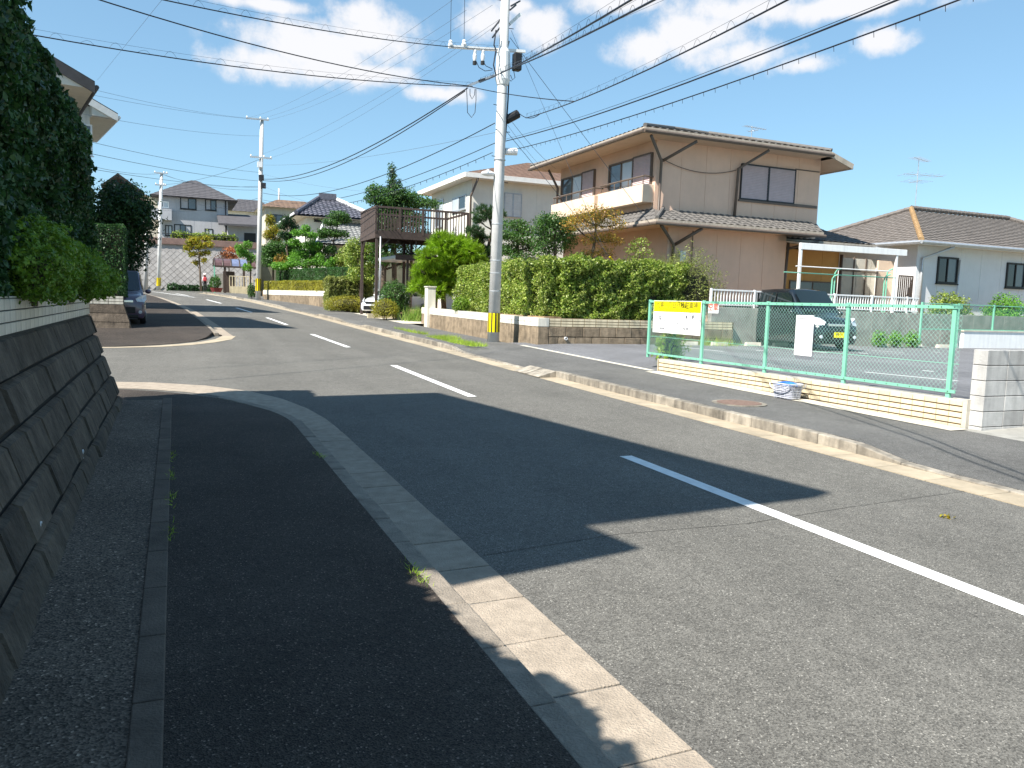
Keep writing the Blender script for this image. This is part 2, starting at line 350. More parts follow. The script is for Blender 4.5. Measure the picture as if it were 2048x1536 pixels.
def shrub(name, label, c, r, n, size, m, group=None, rough=.2, low=-.75, seed=0, spread=.8, aspect=.55, inner=.3, cat='shrub', stem=True, z0=None):
    """c: centre of the ball; the stem goes down to z0"""
    c = np.asarray(c, float); r = np.asarray(r, float) if hasattr(r, '__len__') else V(r, r, r)
    zb = c[2]-r[2] if z0 is None else z0
    t = thing(name, label, cat, (c[0], c[1], zb), group)
    P, N_ = blob_pts(c, r, n, rough, 2.2, inner, seed, low); foliage('leaves', P, N_+V(0, 0, .3), size, m, t, spread, aspect)
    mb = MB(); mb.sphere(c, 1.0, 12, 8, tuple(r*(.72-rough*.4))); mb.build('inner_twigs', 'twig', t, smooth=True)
    if stem:
        mb = MB()
        for k in range(4):
            a = k*1.6+seed; mb.tube([(c[0]+.05*math.cos(a), c[1]+.05*math.sin(a), zb-.05), (c[0]+.25*r[0]*math.cos(a), c[1]+.25*r[1]*math.sin(a), c[2])], [.03, .015], 6)
        mb.build('stems', 'bark', t)
    return t
def tree(name, label, base, trunk, clumps, n_per, size, m, group=None, seed=0, r0=.12, rough=.3, spread=.9, aspect=.5, inner=.6, cat='tree', barkm='bark', needle=None, low=-1.0, dark_core=True):
    """trunk: polyline of points; clumps: list of (centre, radii)"""
    t = thing(name, label, cat, base, group)
    mb = MB(); tp = [np.asarray(base, float)-V(0, 0, .1)]+[np.asarray(p, float) for p in trunk]
    mb.tube(tp, list(np.linspace(r0, r0*.45, len(tp))), 8); mb.build('trunk', barkm, t, smooth=True)
    lb = MB()
    for c, r in clumps:
        c = np.asarray(c, float); d = [np.linalg.norm(q-c)+max(0, q[2]-c[2])*2 for q in tp[1:]]; q = tp[1+int(np.argmin(d))]
        if np.linalg.norm(q-c) > .05:
            mid = (q+c)/2+V(0, 0, -.08*np.linalg.norm(q-c)); lb.tube([q, mid, c], [r0*.42, r0*.3, r0*.12], 6)
            for k in range(3):
                e = c+sph_dirs(1)[0]*(np.asarray(r) if hasattr(r, '__len__') else V(r, r, r))*.7; lb.tube([mid, (mid+e)/2+V(0, 0, .03), e], [r0*.18, r0*.12, r0*.05], 5)
    if lb.v: lb.build('limbs', barkm, t, smooth=True)
    Ps, Ns = [], []
    for i, (c, r) in enumerate(clumps):
        rr = np.asarray(r, float) if hasattr(r, '__len__') else V(r, r, r)
        vol = float(np.prod(rr))**(2/3)
        P, N_ = blob_pts(c, r, int(n_per*vol), rough, 2.0, inner, seed+i, low); Ps.append(P); Ns.append(N_)
    P = np.concatenate(Ps); N_ = np.concatenate(Ns)
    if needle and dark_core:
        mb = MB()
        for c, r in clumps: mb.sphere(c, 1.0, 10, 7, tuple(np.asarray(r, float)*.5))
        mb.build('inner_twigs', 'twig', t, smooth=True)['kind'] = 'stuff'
    if needle:   # needles in tufts of fourteen
        q = 14; j = RNG.permutation(len(P))[:len(P)//q]; Pt = np.repeat(P[j], q, 0)+RNG.normal(0, .012, (len(j)*q, 3)); Dt = np.repeat(N_[j]+V(0, 0, needle[3])+RNG.normal(0, .35, (len(j), 3)), q, 0)
        o = mkobj('crown', npmesh('crown', needles(Pt, Dt, needle[0], needle[1], needle[2]), 3), m, t)
    else: o = foliage('crown', P, N_+V(0, 0, .3), size, m, t, spread, aspect)
    return t
# ---------------------------------------------------------------- shared materials
asphalt('asphalt_road', (.126, .120, .106), .5, .12, fleck=1.3)
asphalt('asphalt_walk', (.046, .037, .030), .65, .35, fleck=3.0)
asphalt('asphalt_walk_right', (.115, .112, .105), .4, .2)
asphalt('asphalt_lot', (.15, .15, .155), .4, .18)
asphalt('concrete_strip', (.125, .097, .074), .6, .35, fine=100, fleck=2.0)
mat('gutter_concrete', (.33, .275, .215), .9, .22, 9, .6, 90, island=.06, detail=12)
mat('kerb_concrete', (.24, .205, .165), .9, .28, 9, .6, 80, island=.08, detail=12)
mat('kerb_right', (.27, .24, .195), .9, .42, 5, .5, 70, island=.25, stain=.5, detail=10)
mat('gutter_right', (.36, .30, .215), .9, .22, 3, .4, 70, island=.1)
mat('edging', (.115, .090, .070), .9, .3, 5, .4, 80, island=.12)
mat('paint_white', (.78, .78, .76), .75, .12, 9, .3, 60)
mat('soil', (.28, .19, .11), .95, .35, 5, .6, 40)
mat('ground_earth', (.16, .15, .10), .95, .35, .6, .4, 20)
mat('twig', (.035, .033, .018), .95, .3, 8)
mat('bark', (.12, .09, .065), .95, .4, 14, .7, 40)
mat('bark_pale', (.22, .19, .15), .95, .3, 14, .6, 40)
mat('stone_block', (.098, .077, .057), .95, .45, 5, 1.0, 28, island=.25, stain=.5, detail=12)
mat('stone_joint', (.018, .016, .014), .95, .3, 8)
mat('tile_cream', (.64, .55, .38), .45, .12, 5, 0, island=.10, stain=.28)
mat('tile_white', (.72, .68, .58), .35, .08, 8, 0, island=.06, stain=.25)
mat('tile_white_grey', (.60, .56, .47), .4, .1, 8, 0, island=.08, stain=.4)
mat('grout', (.14, .095, .05), .95, .2, 20)
mat('grout_dark', (.05, .048, .04), .95, .2, 20)
mat('stone_tan', (.24, .185, .125), .95, .4, 4, .8, 25, island=.18, stain=.3)
mat('conc_block', (.42, .41, .39), .95, .2, 3, .4, 60, island=.2, stain=.25)
mat('conc_grey', (.30, .29, .26), .95, .25, 2.5, .4, 50, stain=.15)
mat('conc_pale', (.52, .48, .40), .95, .2, 2.5, .4, 50)
mat('conc_pole', (.60, .59, .57), .75, .12, 1.5, .15, 60, stain=.15)
mat('galv', (.55, .56, .57), .4, .12, 6, 0, metal=.6)
mat('black_rubber', (.018, .018, .02), .55, .2, 8)
mat('wire_dark', (.012, .014, .022), .5, .2, 4)
mat('wire_grey', (.09, .11, .14), .5, .2, 4)
mat('white_paint', (.80, .80, .78), .4, .05, 4, 0, stain=.12)
mat('white_plastic', (.78, .78, .78), .4, .05, 4)
mat('brown_metal', (.055, .038, .03), .5, .2, 5)
mat('dark_metal', (.03, .03, .034), .45, .2, 5)
mat('fence_green', (.19, .48, .34), .45, .08, 5)
mat('fence_wire', (.28, .52, .44), .5, .08, 5)
mat('fence_wire_dark', (.03, .20, .15), .5, .1, 5)
mat('yellow', (.80, .62, .0), .45, .06, 5)
mat('sign_yellow', (.88, .78, .0), .45, .03, 5)
mat('sign_text', (.16, .13, .01), .5, .1, 5)
mat('text_grey', (.14, .14, .16), .5, .1, 5)
mat('text_red', (.55, .10, .05), .5, .1, 5)
mat('black', (.015, .015, .015), .5, .1, 5)
mat('iron_rust', (.17, .11, .085), .8, .3, 14, .5, 60)
glassmat('glass_dark'); glassmat('glass_mid', (.10, .12, .14)); glassmat('glass_curtain', (.42, .45, .47), .12); glassmat('glass_car', (.012, .02, .022), .03)
G = lambda s, *c: leafmat(s, c)
G('lf_dark', (.006, .018, .006), (.012, .036, .010), (.022, .055, .014))
G('lf_ivy', (.010, .026, .010), (.018, .045, .012), (.032, .070, .018))
G('lf_azalea', (.05, .10, .008), (.085, .15, .012), (.12, .18, .02))
G('lf_clip', (.012, .035, .010), (.022, .055, .014), (.03, .07, .018))
G('lf_hedge', (.045, .085, .010), (.09, .14, .016), (.16, .20, .03), (.26, .29, .09))
G('lf_boxwood', (.018, .055, .012), (.03, .085, .018), (.045, .11, .025))
G('lf_olive', (.16, .17, .015), (.21, .20, .02), (.26, .23, .03))
G('lf_mid', (.022, .06, .012), (.04, .095, .018), (.07, .135, .03))
G('lf_fresh', (.06, .16, .018), (.09, .22, .02), (.13, .27, .035))
G('lf_pine', (.10, .19, .006), (.15, .26, .01), (.21, .32, .02))
G('lf_pine_dark', (.02, .055, .018), (.035, .075, .025), (.05, .10, .03))
G('lf_autumn', (.10, .13, .02), (.28, .20, .03), (.38, .25, .04), (.42, .20, .05))
G('lf_yellow', (.10, .14, .012), (.22, .21, .015), (.32, .22, .02))
G('lf_orange', (.35, .10, .03), (.45, .16, .06), (.40, .22, .12))
G('lf_twohedge', (.07, .09, .02), (.11, .13, .03), (.18, .19, .05))
G('lf_grass', (.16, .26, .02), (.22, .33, .03), (.30, .34, .06))
G('lf_lily', (.12, .22, .03), (.18, .28, .05), (.25, .30, .08))
def gp(px, py, dz=0.):
    r = ray(px, py); t = .5
    while t < 300 and EYE[2]+r[2]*t-zr(r[1]*t)-dz > 0: t *= 1.004
    return EYE+r*t
def grid(name, rows, m, parent=None, skirt=.0, smooth=True):
    """rows: list of equal-length lists of points"""
    mb = MB(); n = len(rows[0])
    vs = [p for r in rows for p in r]; fs = [(i*n+j, i*n+j+1, (i+1)*n+j+1, (i+1)*n+j) for i in range(len(rows)-1) for j in range(n-1)]
    mb.add(vs, fs)
    if skirt:
        ring = [(0, j) for j in range(n)]+[(i, n-1) for i in range(1, len(rows))]+[(len(rows)-1, j) for j in range(n-2, -1, -1)]+[(i, 0) for i in range(len(rows)-2, 0, -1)]
        P = [np.asarray(rows[i][j], float) for i, j in ring]; Q = [p-V(0, 0, skirt) for p in P]; k = len(P)
        mb.add(P+Q, [(a, (a+k), (a+1) % k+k, (a+1) % k) for a in range(k)])
    return mb.build(name, m, parent, smooth=False)
def frange(a, b, s): return list(np.arange(a, b+1e-6, s))
# ---------------------------------------------------------------- ground, road, pavements
gy = [-60, -30, -10, 0, 12, 22, 32, 42, 52, 57, 62, 66, 70, 80, 90, 120, 200, 600]
struct(grid('ground', [[(x, y, zr(y)-.14) for x in (-400, -60, -20, 0, 10, 20, 40, 100, 500)] for y in gy], 'ground_earth'))
ry = frange(-12, 84, 1.0)
road = struct(grid('road', [[(-40, y, zr(y)), (-15, y, zr(y)), (-4+xo(y), y, zr(y)), (1+xo(y), y, zr(y)), (4+xo(y), y, zr(y)), (7.2+xo(y), y, zr(y))] for y in ry], 'asphalt_road'))
def ribbon(name, pts, w, dz, m, parent=None, zf=zr):
    mb = MB(); pts = [np.asarray(p[:2], float) for p in pts]; L = []; Rr = []
    for i, p in enumerate(pts):
        d = pts[min(i+1, len(pts)-1)]-pts[max(i-1, 0)]; d /= np.linalg.norm(d); n = V(-d[1], d[0])*w/2
        L.append((*(p+n), zf(p[1])+dz)); Rr.append((*(p-n), zf(p[1])+dz))
    k = len(pts); mb.add(L+Rr, [(i, i+k, i+k+1, i+1) for i in range(k-1)]); return mb.build(name, m, parent)
for a, b in ((1.9, 7.15), (11.9, 16.95), (21.9, 24.6), (24.75, 27.0), (32, 37), (42, 47), (52, 57), (62, 65)):
    struct(ribbon('lane_dash', [(4.4+xo(y), y) for y in np.linspace(a, b, 6)], .15, .004, 'paint_white', road))
e0, e1 = gp(304, 583.5), gp(389, 595)
ribbon('edge_line', [e0+(e1-e0)*k/5 for k in range(6)], .15, .004, 'paint_white', road)['kind'] = 'structure'
mat('seam', (.07, .067, .06), .9, .3, 10)
ribbon('asphalt_seam', [(1.8, 4.6), (2.9, 4.75), (4.0, 4.7), (5.2, 4.85), (7.0, 5.0)], .006, .003, 'seam', road)['kind'] = 'structure'
ribbon('asphalt_seam', [(1.8, 10.6), (4.5, 10.8), (7.0, 10.7)], .007, .003, 'seam', road)['kind'] = 'structure'
# left gutter and kerb, near block
KX = [(1.36, -3), (1.36, 9.3), (1.33, 10.0), (1.22, 10.8), (1.0, 11.6), (.65, 12.35), (.15, 12.95), (-.5, 13.4), (-1.3, 13.65), (-9, 13.85)]
OX = [(1.77, -3), (1.77, 9.3), (1.75, 10.1), (1.66, 11.0), (1.45, 12.0), (1.05, 12.95), (.45, 13.7), (-.35, 14.2), (-1.25, 14.42), (-9, 14.6)]
gut = struct(MB().quad((1.37, -3, zr(-3)-.03), (1.76, -3, zr(-3)-.03), (1.76, 9.3, zr(9.3)-.03), (1.37, 9.3, zr(9.3)-.03)).build('gutter', 'edging'))
y = 4.4-.525*12
while y < 9.2:
    z0, z1 = zr(y), zr(y+.525); g = .006; j = random.uniform(-.003, .003)
    MB().hexa([(1.36, y+g, z0-.05), (1.77, y+g, z0-.05), (1.77, y+.525-g, z1-.05), (1.36, y+.525-g, z1-.05), (1.36, y+g, z0+.004+j), (1.77, y+g, z0+.010+j), (1.77, y+.525-g, z1+.010+j), (1.36, y+.525-g, z1+.004+j)]).build('gutter_slab', 'gutter_concrete', gut, bevel=.004); y += .525
mb = MB(); n = len(KX)-1
P = [(*KX[i], zr(KX[i][1])+.006) for i in range(1, n+1)]+[(*OX[i], zr(OX[i][1])+.008) for i in range(1, n+1)]
mb.add(P, [(i, i+n, i+n+1, i+1) for i in range(n-1)]); mb.build('gutter_apron', 'gutter_concrete', gut)
kerb = struct(MB().hexa([(1.24, -3, -.2), (1.35, -3, -.2), (1.35, 9.2, -.1), (1.24, 9.2, -.1), (1.24, -3, zr(-3)+.085), (1.35, -3, zr(-3)+.085), (1.35, 9.2, zr(9.2)+.085), (1.24, 9.2, zr(9.2)+.085)]).build('kerb', 'edging'))
def kh(y): return float(np.interp(y, [9.2, 11.4], [.105, .016]))
def kerb_piece(a, b, w, ha, hb, m, parent, zf=zr, nm='kerb_stone'):
    a = V(*a); b = V(*b); d = (b-a)/np.linalg.norm(b-a); n = V(-d[1], d[0])*w; g = .004
    a2, b2 = a+d*g, b-d*g; za, zb = zf(a[1]), zf(b[1]); j = random.uniform(-.004, .004)
    return MB().hexa([(*a2, za-.1), (*(a2+n), za-.1), (*(b2+n), zb-.1), (*b2, zb-.1), (*(a2+d*0), za+ha+j), (*(a2+n), za+ha+j), (*(b2+n), zb+hb+j), (*b2, zb+hb+j)]).build(nm, m, parent, bevel=.012, fix=True)
y = 4.2-.525*12
while y < 9.0: kerb_piece((1.36, y), (1.36, y+.525), .13, .105, .105, 'kerb_concrete', kerb); y += .525
pts = [(1.36, y)]+[p for p in KX if y+.1 < p[1] < 12.5 and p[0] > .6]
for a, b in zip(pts[:-1], pts[1:]): kerb_piece(a, b, .13, kh(a[1]), kh(b[1]), 'kerb_concrete', kerb)
# near left pavement
kin_y = [-3, 9.3, 10.0, 10.75, 11.5, 12.2, 12.8, 13.25, 13.6]; kin_x = [1.235, 1.235, 1.21, 1.10, .88, .54, .06, -.56, -1.35]
rows = []
for y in frange(-3, 11.2, .4)+frange(11.3, 13.6, .2):
    x1 = float(np.interp(y, kin_y, kin_x)); x0 = -.06 if y < 11.25 else -9
    f = .098*(1-min(1, max(0, (y-9.3)/2.2)))+.012
    rows.append([(x0+(x1-x0)*t, y, zr(y)+f) for t in np.linspace(0, 1, 7)])
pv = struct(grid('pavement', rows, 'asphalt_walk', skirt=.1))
rows = [[(-.75, y, zr(y)+.115), (-.16, y, zr(y)+.112)] for y in frange(-3, 11.4, .8)]
cs = struct(grid('concrete_strip', rows, 'concrete_strip', skirt=.12))
y = -2.9
while y < 11.2:
    MB().hexa([(-.165, y+.004, zr(y)-.05), (-.055, y+.004, zr(y)-.05), (-.055, y+.596, zr(y)-.05), (-.165, y+.596, zr(y)-.05), (-.165, y+.004, zr(y)+.122), (-.055, y+.004, zr(y)+.122), (-.055, y+.596, zr(y+.6)+.122), (-.165, y+.596, zr(y+.6)+.122)]).build('edging_stone', 'edging', cs, bevel=.006); y += .6
# far left pavement (beyond the side street), flush apron at the corner
fy = [21.0, 21.6, 22.3, 23.2, 24.4, 25.6, 27, 84]
def fx_out(y): return float(np.interp(y, [21.0, 21.5, 22.0, 22.6, 23.4, 24.4, 25.6, 27], [-9, -1.4, -.5, .1, .65, 1.05, 1.3, 1.36]))+xo(y)
rows = []
for y in frange(21.0, 27, .3)+frange(28, 83, 1.5):
    f = .012+.10*min(1, max(0, (y-23.5)/2.0)); x1 = fx_out(y)-.13
    rows.append([(x, y, zr(y)+f) for x in np.linspace(min(-9, x1-6), x1, 6)])
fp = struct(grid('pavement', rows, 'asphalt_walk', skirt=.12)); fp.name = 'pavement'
fg = struct(MB().quad((1, 26, zr(26)), (1.3, 26, zr(26)), (1.3, 26.4, zr(26)), (1, 26.4, zr(26))).build('gutter', 'edging'))
pin = [(-9, 21.0), (-1.4, 21.45), (-.5, 21.95), (.1, 22.55), (.65, 23.35), (1.05, 24.35), (1.3, 25.6)]
pout = [(-9, 20.75), (-1.35, 21.15), (-.3, 21.6), (.4, 22.25), (1.0, 23.15), (1.5, 24.3), (1.7, 25.6)]
n = len(pin); MB().add([(*p, zr(p[1])+.006) for p in pin]+[(*p, zr(p[1])+.008) for p in pout], [(i, i+n, i+n+1, i+1) for i in range(n-1)]).build('gutter_apron', 'gutter_right', fg, fix=True)
fk = struct(MB().box(1.24, 1.3, 25.6, 26, zr(25), zr(25)+.05).build('kerb', 'edging'))
y = 25.6
while y < 70:
    st = .6 if y < 45 else 2.4
    a, b = (1.36+xo(y), y), (1.36+xo(y+st), y+st); kerb_piece(a, b, .13, .10, .10, 'kerb_concrete', fk)
    z0, z1 = zr(y), zr(y+st); MB().hexa([(1.36+xo(y), y+.005, z0-.05), (1.77+xo(y), y+.005, z0-.05), (1.77+xo(y+st), y+st-.005, z1-.05), (1.36+xo(y+st), y+st-.005, z1-.05), (1.36+xo(y), y+.005, z0+.005), (1.77+xo(y), y+.005, z0+.008), (1.77+xo(y+st), y+st-.005, z1+.008), (1.36+xo(y+st), y+st-.005, z1+.005)]).build('gutter_slab', 'gutter_concrete', fg)
    y += st
# right gutter, kerb, pavement
def rk(y): return float(np.interp(y, [-5, 5.9, 6.7, 14.6, 15.0, 20.2, 21.2, 30.6, 31.6, 34.2, 35.0, 39, 40, 47, 48], [.03, .03, .14, .14, .035, .035, .14, .14, .05, .05, .13, .13, .05, .05, .11]))
rg = struct(MB().quad((6.78, -5, zr(-5)-.08), (7.1, -5, zr(-5)-.08), (7.1, 22, zr(22)-.08), (6.78, 22, zr(22)-.08)).build('gutter', 'edging'))
rkb = struct(MB().hexa([(7.11, -5, -.3), (7.2, -5, -.3), (7.2, 22, .0), (7.11, 22, .0), (7.11, -5, zr(-5)-.1), (7.2, -5, zr(-5)-.1), (7.2, 22, zr(22)-.1), (7.11, 22, zr(22)-.1)]).build('kerb', 'edging'))
y = -3.0
while y < 66:
    st = .6 if y < 42 else 1.8
    a, b = (7.24+xo(y), y), (7.24+xo(y+st), y+st)
    kerb_piece(a, b, .14, rk(y), rk(y+st), 'kerb_right', rkb)
    z0, z1 = zr(y), zr(y+st)
    MB().hexa([(6.74+xo(y), y+.004, z0-.05), (7.1+xo(y), y+.004, z0-.05), (7.1+xo(y+st), y+st-.004, z1-.05), (6.74+xo(y+st), y+st-.004, z1-.05), (6.74+xo(y), y+.004, z0+.008), (7.1+xo(y), y+.004, z0+.012), (7.1+xo(y+st), y+st-.004, z1+.012), (6.74+xo(y+st), y+st-.004, z1+.008)]).build('gutter_slab', 'gutter_right', rg)
    y += st
rows = [[(7.24+xo(y)+(2.14+.0*y)*t, y, zr(y)+rk(y)*(1-t)**2+(.13)*(1-(1-t)**2)) for t in np.linspace(0, 1, 7)] for y in frange(-4, 40, .4)+frange(41, 66, 1.0)]
rp = struct(grid('pavement', rows, 'asphalt_walk_right', skirt=.15))
# kerb ramp plates in front of the parking entrance
rampr = thing('kerb_ramp', 'pair of sloping grooved concrete kerb ramp blocks lying in the gutter', 'kerb ramp', (6.95, 15.0, zr(15)))
for k, y in enumerate((14.35, 15.0)):
    z = zr(y)+.012
    MB().hexa([(6.72, y, z), (7.1, y, z), (7.1, y+.62, z), (6.72, y+.62, z), (6.72, y, z+.02), (7.1, y, z+.13), (7.1, y+.62, z+.13), (6.72, y+.62, z+.02)]).build('ramp_block', 'kerb_right', rampr, bevel=.008)
# parking lot and driveway surfaces
LZ = .50
def lotz(x, y):
    t = min(1, max(0, (x-9.38)/1.8)); e = zr(y)+.135
    if y < 13.9: return LZ
    return e+(LZ-e)*t*t*(3-2*t)
xs = [9.38, 9.7, 10.0, 10.3, 10.7, 11.2, 12, 14, 17, 20, 24, 30, 36]
lot = struct(grid('parking_lot', [[(x, y, lotz(x, y)) for x in xs] for y in frange(14, 22.4, .6)], 'asphalt_lot'))
lot2 = struct(grid('parking_lot', [[(x, y, LZ-.0) for x in (9.62, 12, 20, 36)] for y in (7.1, 10, 14)], 'asphalt_lot'))
struct(grid('driveway', [[(x, y, zr(y)+.131+.03*(x-9.38)) for x in (9.38, 12, 20)] for y in (-6, 0, 4, 7.05)], 'conc_grey'))
def lotline(a, b, w=.09):
    a = atZ(*a, LZ+.004)[:2]; b = atZ(*b, LZ+.004)[:2]; return ribbon('bay_line', [a, b], w, 0, 'paint_white', lot, zf=lambda y: LZ+.005)
for a, b in (((1361, 694), (1447, 703)), ((1460, 686), (1654, 706)), ((1730, 744), (1916, 762)), ((1741, 686), (1916, 698)), ((1745, 701), (1806, 705)), ((1300, 686), (1322, 688))): lotline(a, b)
for a, b in (((1511, 700.5), (1528, 701.5)), ((1608, 746), (1633, 748)), ((1845, 741), (1868, 743)), ((1718, 706), (1736, 707)), ((1866, 704), (1880, 705))): lotline(a, b, .12)
# edging where the lot meets the pavement, and the sandy strip along the tile wall
rows = [[(9.36, y, zr(y)+.134), (9.5, y, zr(y)+.142)] for y in frange(14.4, 21.4, 1)]
struct(grid('pavement_edging', rows, 'conc_pale'))
rows = [[(9.12, y, zr(y)+.138), (9.45, y, zr(y)+.142)] for y in frange(7.0, 14.4, .6)]
struct(grid('pavement_edging', rows, 'conc_pale'))
# manhole
mc = gp(1478, 808, .13); mh = thing('manhole_cover', 'round rusty iron manhole cover set in a concrete ring', 'manhole cover', mc)
MB().cyl(mc+V(0, 0, -.01), .41, .030, 32).build('concrete_ring', 'kerb_right', mh); mb = MB().cyl(mc+V(0, 0, .005), .335, .021, 32)
mb.build('lid', 'iron_rust', mh)
lf = gp(1888, 1034); o = mkobj('fallen_leaves', npmesh('fallen_leaves', leaves(lf+np.stack([RNG.normal(0, .05, 16), RNG.normal(0, .03, 16), RNG.uniform(.006, .02, 16)], 1), np.tile(V(0, 0, 1), (16, 1)), .04, .5), 4), 'lf_yellow'); o['kind'] = 'stuff'; o['label'] = 'small scatter of yellow fallen leaves on the asphalt'
# ---------------------------------------------------------------- left retaining wall
def battered_wall(name, label, x_top, x_bot, y0, y1, ztop, zf, course=.26, blen=.52, face=1, tiles=True, axis='x', tilem='tile_white_grey'):
    t = thing(name, label, 'retaining wall', (x_bot, (y0+y1)/2, zf((y0+y1)/2)))
    zb = zf(y0)-.15; k = (x_bot-x_top)/(ztop-zf((y0+y1)/2))
    X = lambda z: x_top+(ztop-z)*k
    MB().prism([(X(ztop)-.04, y0, ztop-.01), (X(zb)-.04, y0, zb), (x_top-.9, y0, zb), (x_top-.9, y0, ztop-.01)], (0, y1-y0, 0)).build('core', 'stone_joint', t, fix=True)
    c = 0; z = ztop
    while z > zb+.05:
        h = course*(1.0 if c else .95); zl = z-h
        y = y0-(blen/2 if c % 2 else 0)
        while y < y1:
            ln = blen*random.uniform(.92, 1.08) if c else blen*2.1
            a, b = max(y, y0), min(y+ln, y1)
            if b-a > .05 and z > zf(b)-.02:
                g = .012 if c else .004; o = random.uniform(-.012, .016)+(.012 if not c else 0); q = .022
                zt, zl2 = z-g, zl+g
                f = [(X(zl2+q)+o, a+g*.5+q*.4, zl2+q), (X(zl2+q)+o, b-g*.5-q*.4, zl2+q), (X(zt-q)+o, b-g*.5-q*.4, zt-q), (X(zt-q)+o, a+g*.5+q*.4, zt-q)]
                bk = [(X(zl2)-.03, a+g*.4, zl2), (X(zl2)-.03, b-g*.4, zl2), (X(zt)-.03, b-g*.4, zt), (X(zt)-.03, a+g*.4, zt)]
                mb = MB().add(f+bk, [(0, 1, 2, 3), (0, 4, 5, 1), (1, 5, 6, 2), (2, 6, 7, 3), (3, 7, 4, 0)])
                mb.build('stone_block', 'stone_block', t)
            y += ln
        z = zl; c += 1
    return t
WL = battered_wall('retaining_wall', 'long dark battered stone block retaining wall with a white tile band along the pavement', -1.0, -.60, -3.0, 11.3, 1.375, lambda y: zr(y)+.1)
# tile band on its top
def tile_face(parent, P, nrows, ncols, u, v, nrm, m, gap=.006, th=.012, core=None, gm='grout_dark'):
    """P: lower-left corner; u,v: full vectors of one tile along the wall and up"""
    P, u, v, nrm = map(lambda q: np.asarray(q, float), (P, u, v, nrm)); lu, lv = np.linalg.norm(u), np.linalg.norm(v)
    uu, vv = u/lu, v/lv; me = None; g = gap/2
    a = uu*g+vv*g; hx = [a, u-uu*g+vv*g, u+v-uu*g-vv*g, v+uu*g-vv*g]
    mb = MB(); b = .0025
    mb.add([p+nrm*th*.3 for p in hx]+[hx[0]+(uu+vv)*b+nrm*th, hx[1]+(-uu+vv)*b+nrm*th, hx[2]-(uu+vv)*b+nrm*th, hx[3]+(uu-vv)*b+nrm*th], [(4, 5, 6, 7), (0, 1, 5, 4), (1, 2, 6, 5), (2, 3, 7, 6), (3, 0, 4, 7)])
    me = mb.mesh('tile'); me.materials.append(MATS[m])
    for i in range(nrows):
        for j in range(ncols):
            o = bpy.data.objects.new('tile', me); COL.objects.link(o); o.parent = parent; o.matrix_parent_inverse = root_inv(parent); o.location = tuple(P+u*j+v*i)
tw, th_ = .192, .078
nc = int(14.2/tw)
MB().box(-1.35, -1.0, -2.95, 11.22, 1.36, 1.615).build('band', 'grout_dark', WL)
tile_face(WL, (-1.0, 11.22-nc*tw, 1.376), 3, nc, (0, tw, 0), (0, 0, th_), (1, 0, 0), 'tile_white_grey')
for j in range(nc):   # cap tiles on the top edge
    MB().box(-1.2, -.99, 11.22-(j+1)*tw+.003, 11.22-j*tw-.003, 1.612, 1.622).build('cap_tile', 'tile_white_grey', WL)
for px, py in ((163, 908), (77, 1056)):
    p = atX(px, py, -.69); mb = MB().lathe(p+V(-.05, 0, 0), (1, 0, .0), [(0, .035), (.065, .036), (.066, .030), (.01, .029)], 16); mb.build('weep_pipe', 'white_plastic', WL)
struct(MB().box(-14, -1.05, -3, 11.1, .2, 1.6).build('garden_plot', 'soil'))
# second plot across the side street
zw = zr(27)
W2 = thing('retaining_wall', 'low dark stone block retaining wall with white tile band below the clipped hedge', 'retaining wall', (-2.5, 27, zw))
xr_b = atY(268, 662, 27.0)[0]; xr_t = atY(247, 610, 27.25)[0]
zt2 = 1.26
MB().prism([(xr_b, 26.98, zw-.1), (xr_t, 27.28, zt2), (-9, 27.28, zt2), (-9, 26.98, zw-.1)], (0, .5, 0)).build('core', 'stone_joint', W2, fix=True)
c = 0; z = zt2
while z > zw-.05:
    zl = z-.27; x = -9
    while x < xr_t+.3:
        xe = x+1.1; f = lambda zz: 27.28-(zt2-zz)*.3/(zt2-zw+.1); xm = lambda zz: xr_t+(zt2-zz)*(xr_b-xr_t)/(zt2-zw+.1)
        if x < xm(z)-.1:
            xt, xb = min(xe, xm(z)), min(xe, xm(zl))+(0 if xe < xm(zl) else 0)
            MB().hexa([(x+.006, f(zl)-.012, zl+.008), (xb-.004, f(zl)-.012, zl+.008), (xb-.004, f(zl)+.2, zl+.008), (x+.006, f(zl)+.2, zl+.008), (x+.006, f(z)-.012, z-.008), (xt-.004, f(z)-.012, z-.008), (xt-.004, f(z)+.2, z-.008), (x+.006, f(z)+.2, z-.008)]).build('stone_block', 'stone_block', W2)
        x = xe
    z = zl
MB().box(-9, xr_t, 27.3, 27.6, zt2-.02, zt2+.26).build('band', 'grout_dark', W2)
nc2 = int((xr_t+9)/.42); tile_face(W2, (xr_t-nc2*.42, 27.3, zt2), 3, nc2, (.42, 0, 0), (0, 0, .085), (0, -1, 0), 'tile_white_grey', gap=.014)
struct(MB().hexa([(-14, 27.4, .3), (xr_t+.3, 27.4, .3), (xr_t+.0, 31.5, .3), (-14, 31.5, .3), (-14, 27.4, zt2+.2), (xr_t-.05, 27.4, zt2+.2), (xr_t-.3, 31.5, zt2+.2), (-14, 31.5, zt2+.2)]).build('garden_plot', 'soil'))
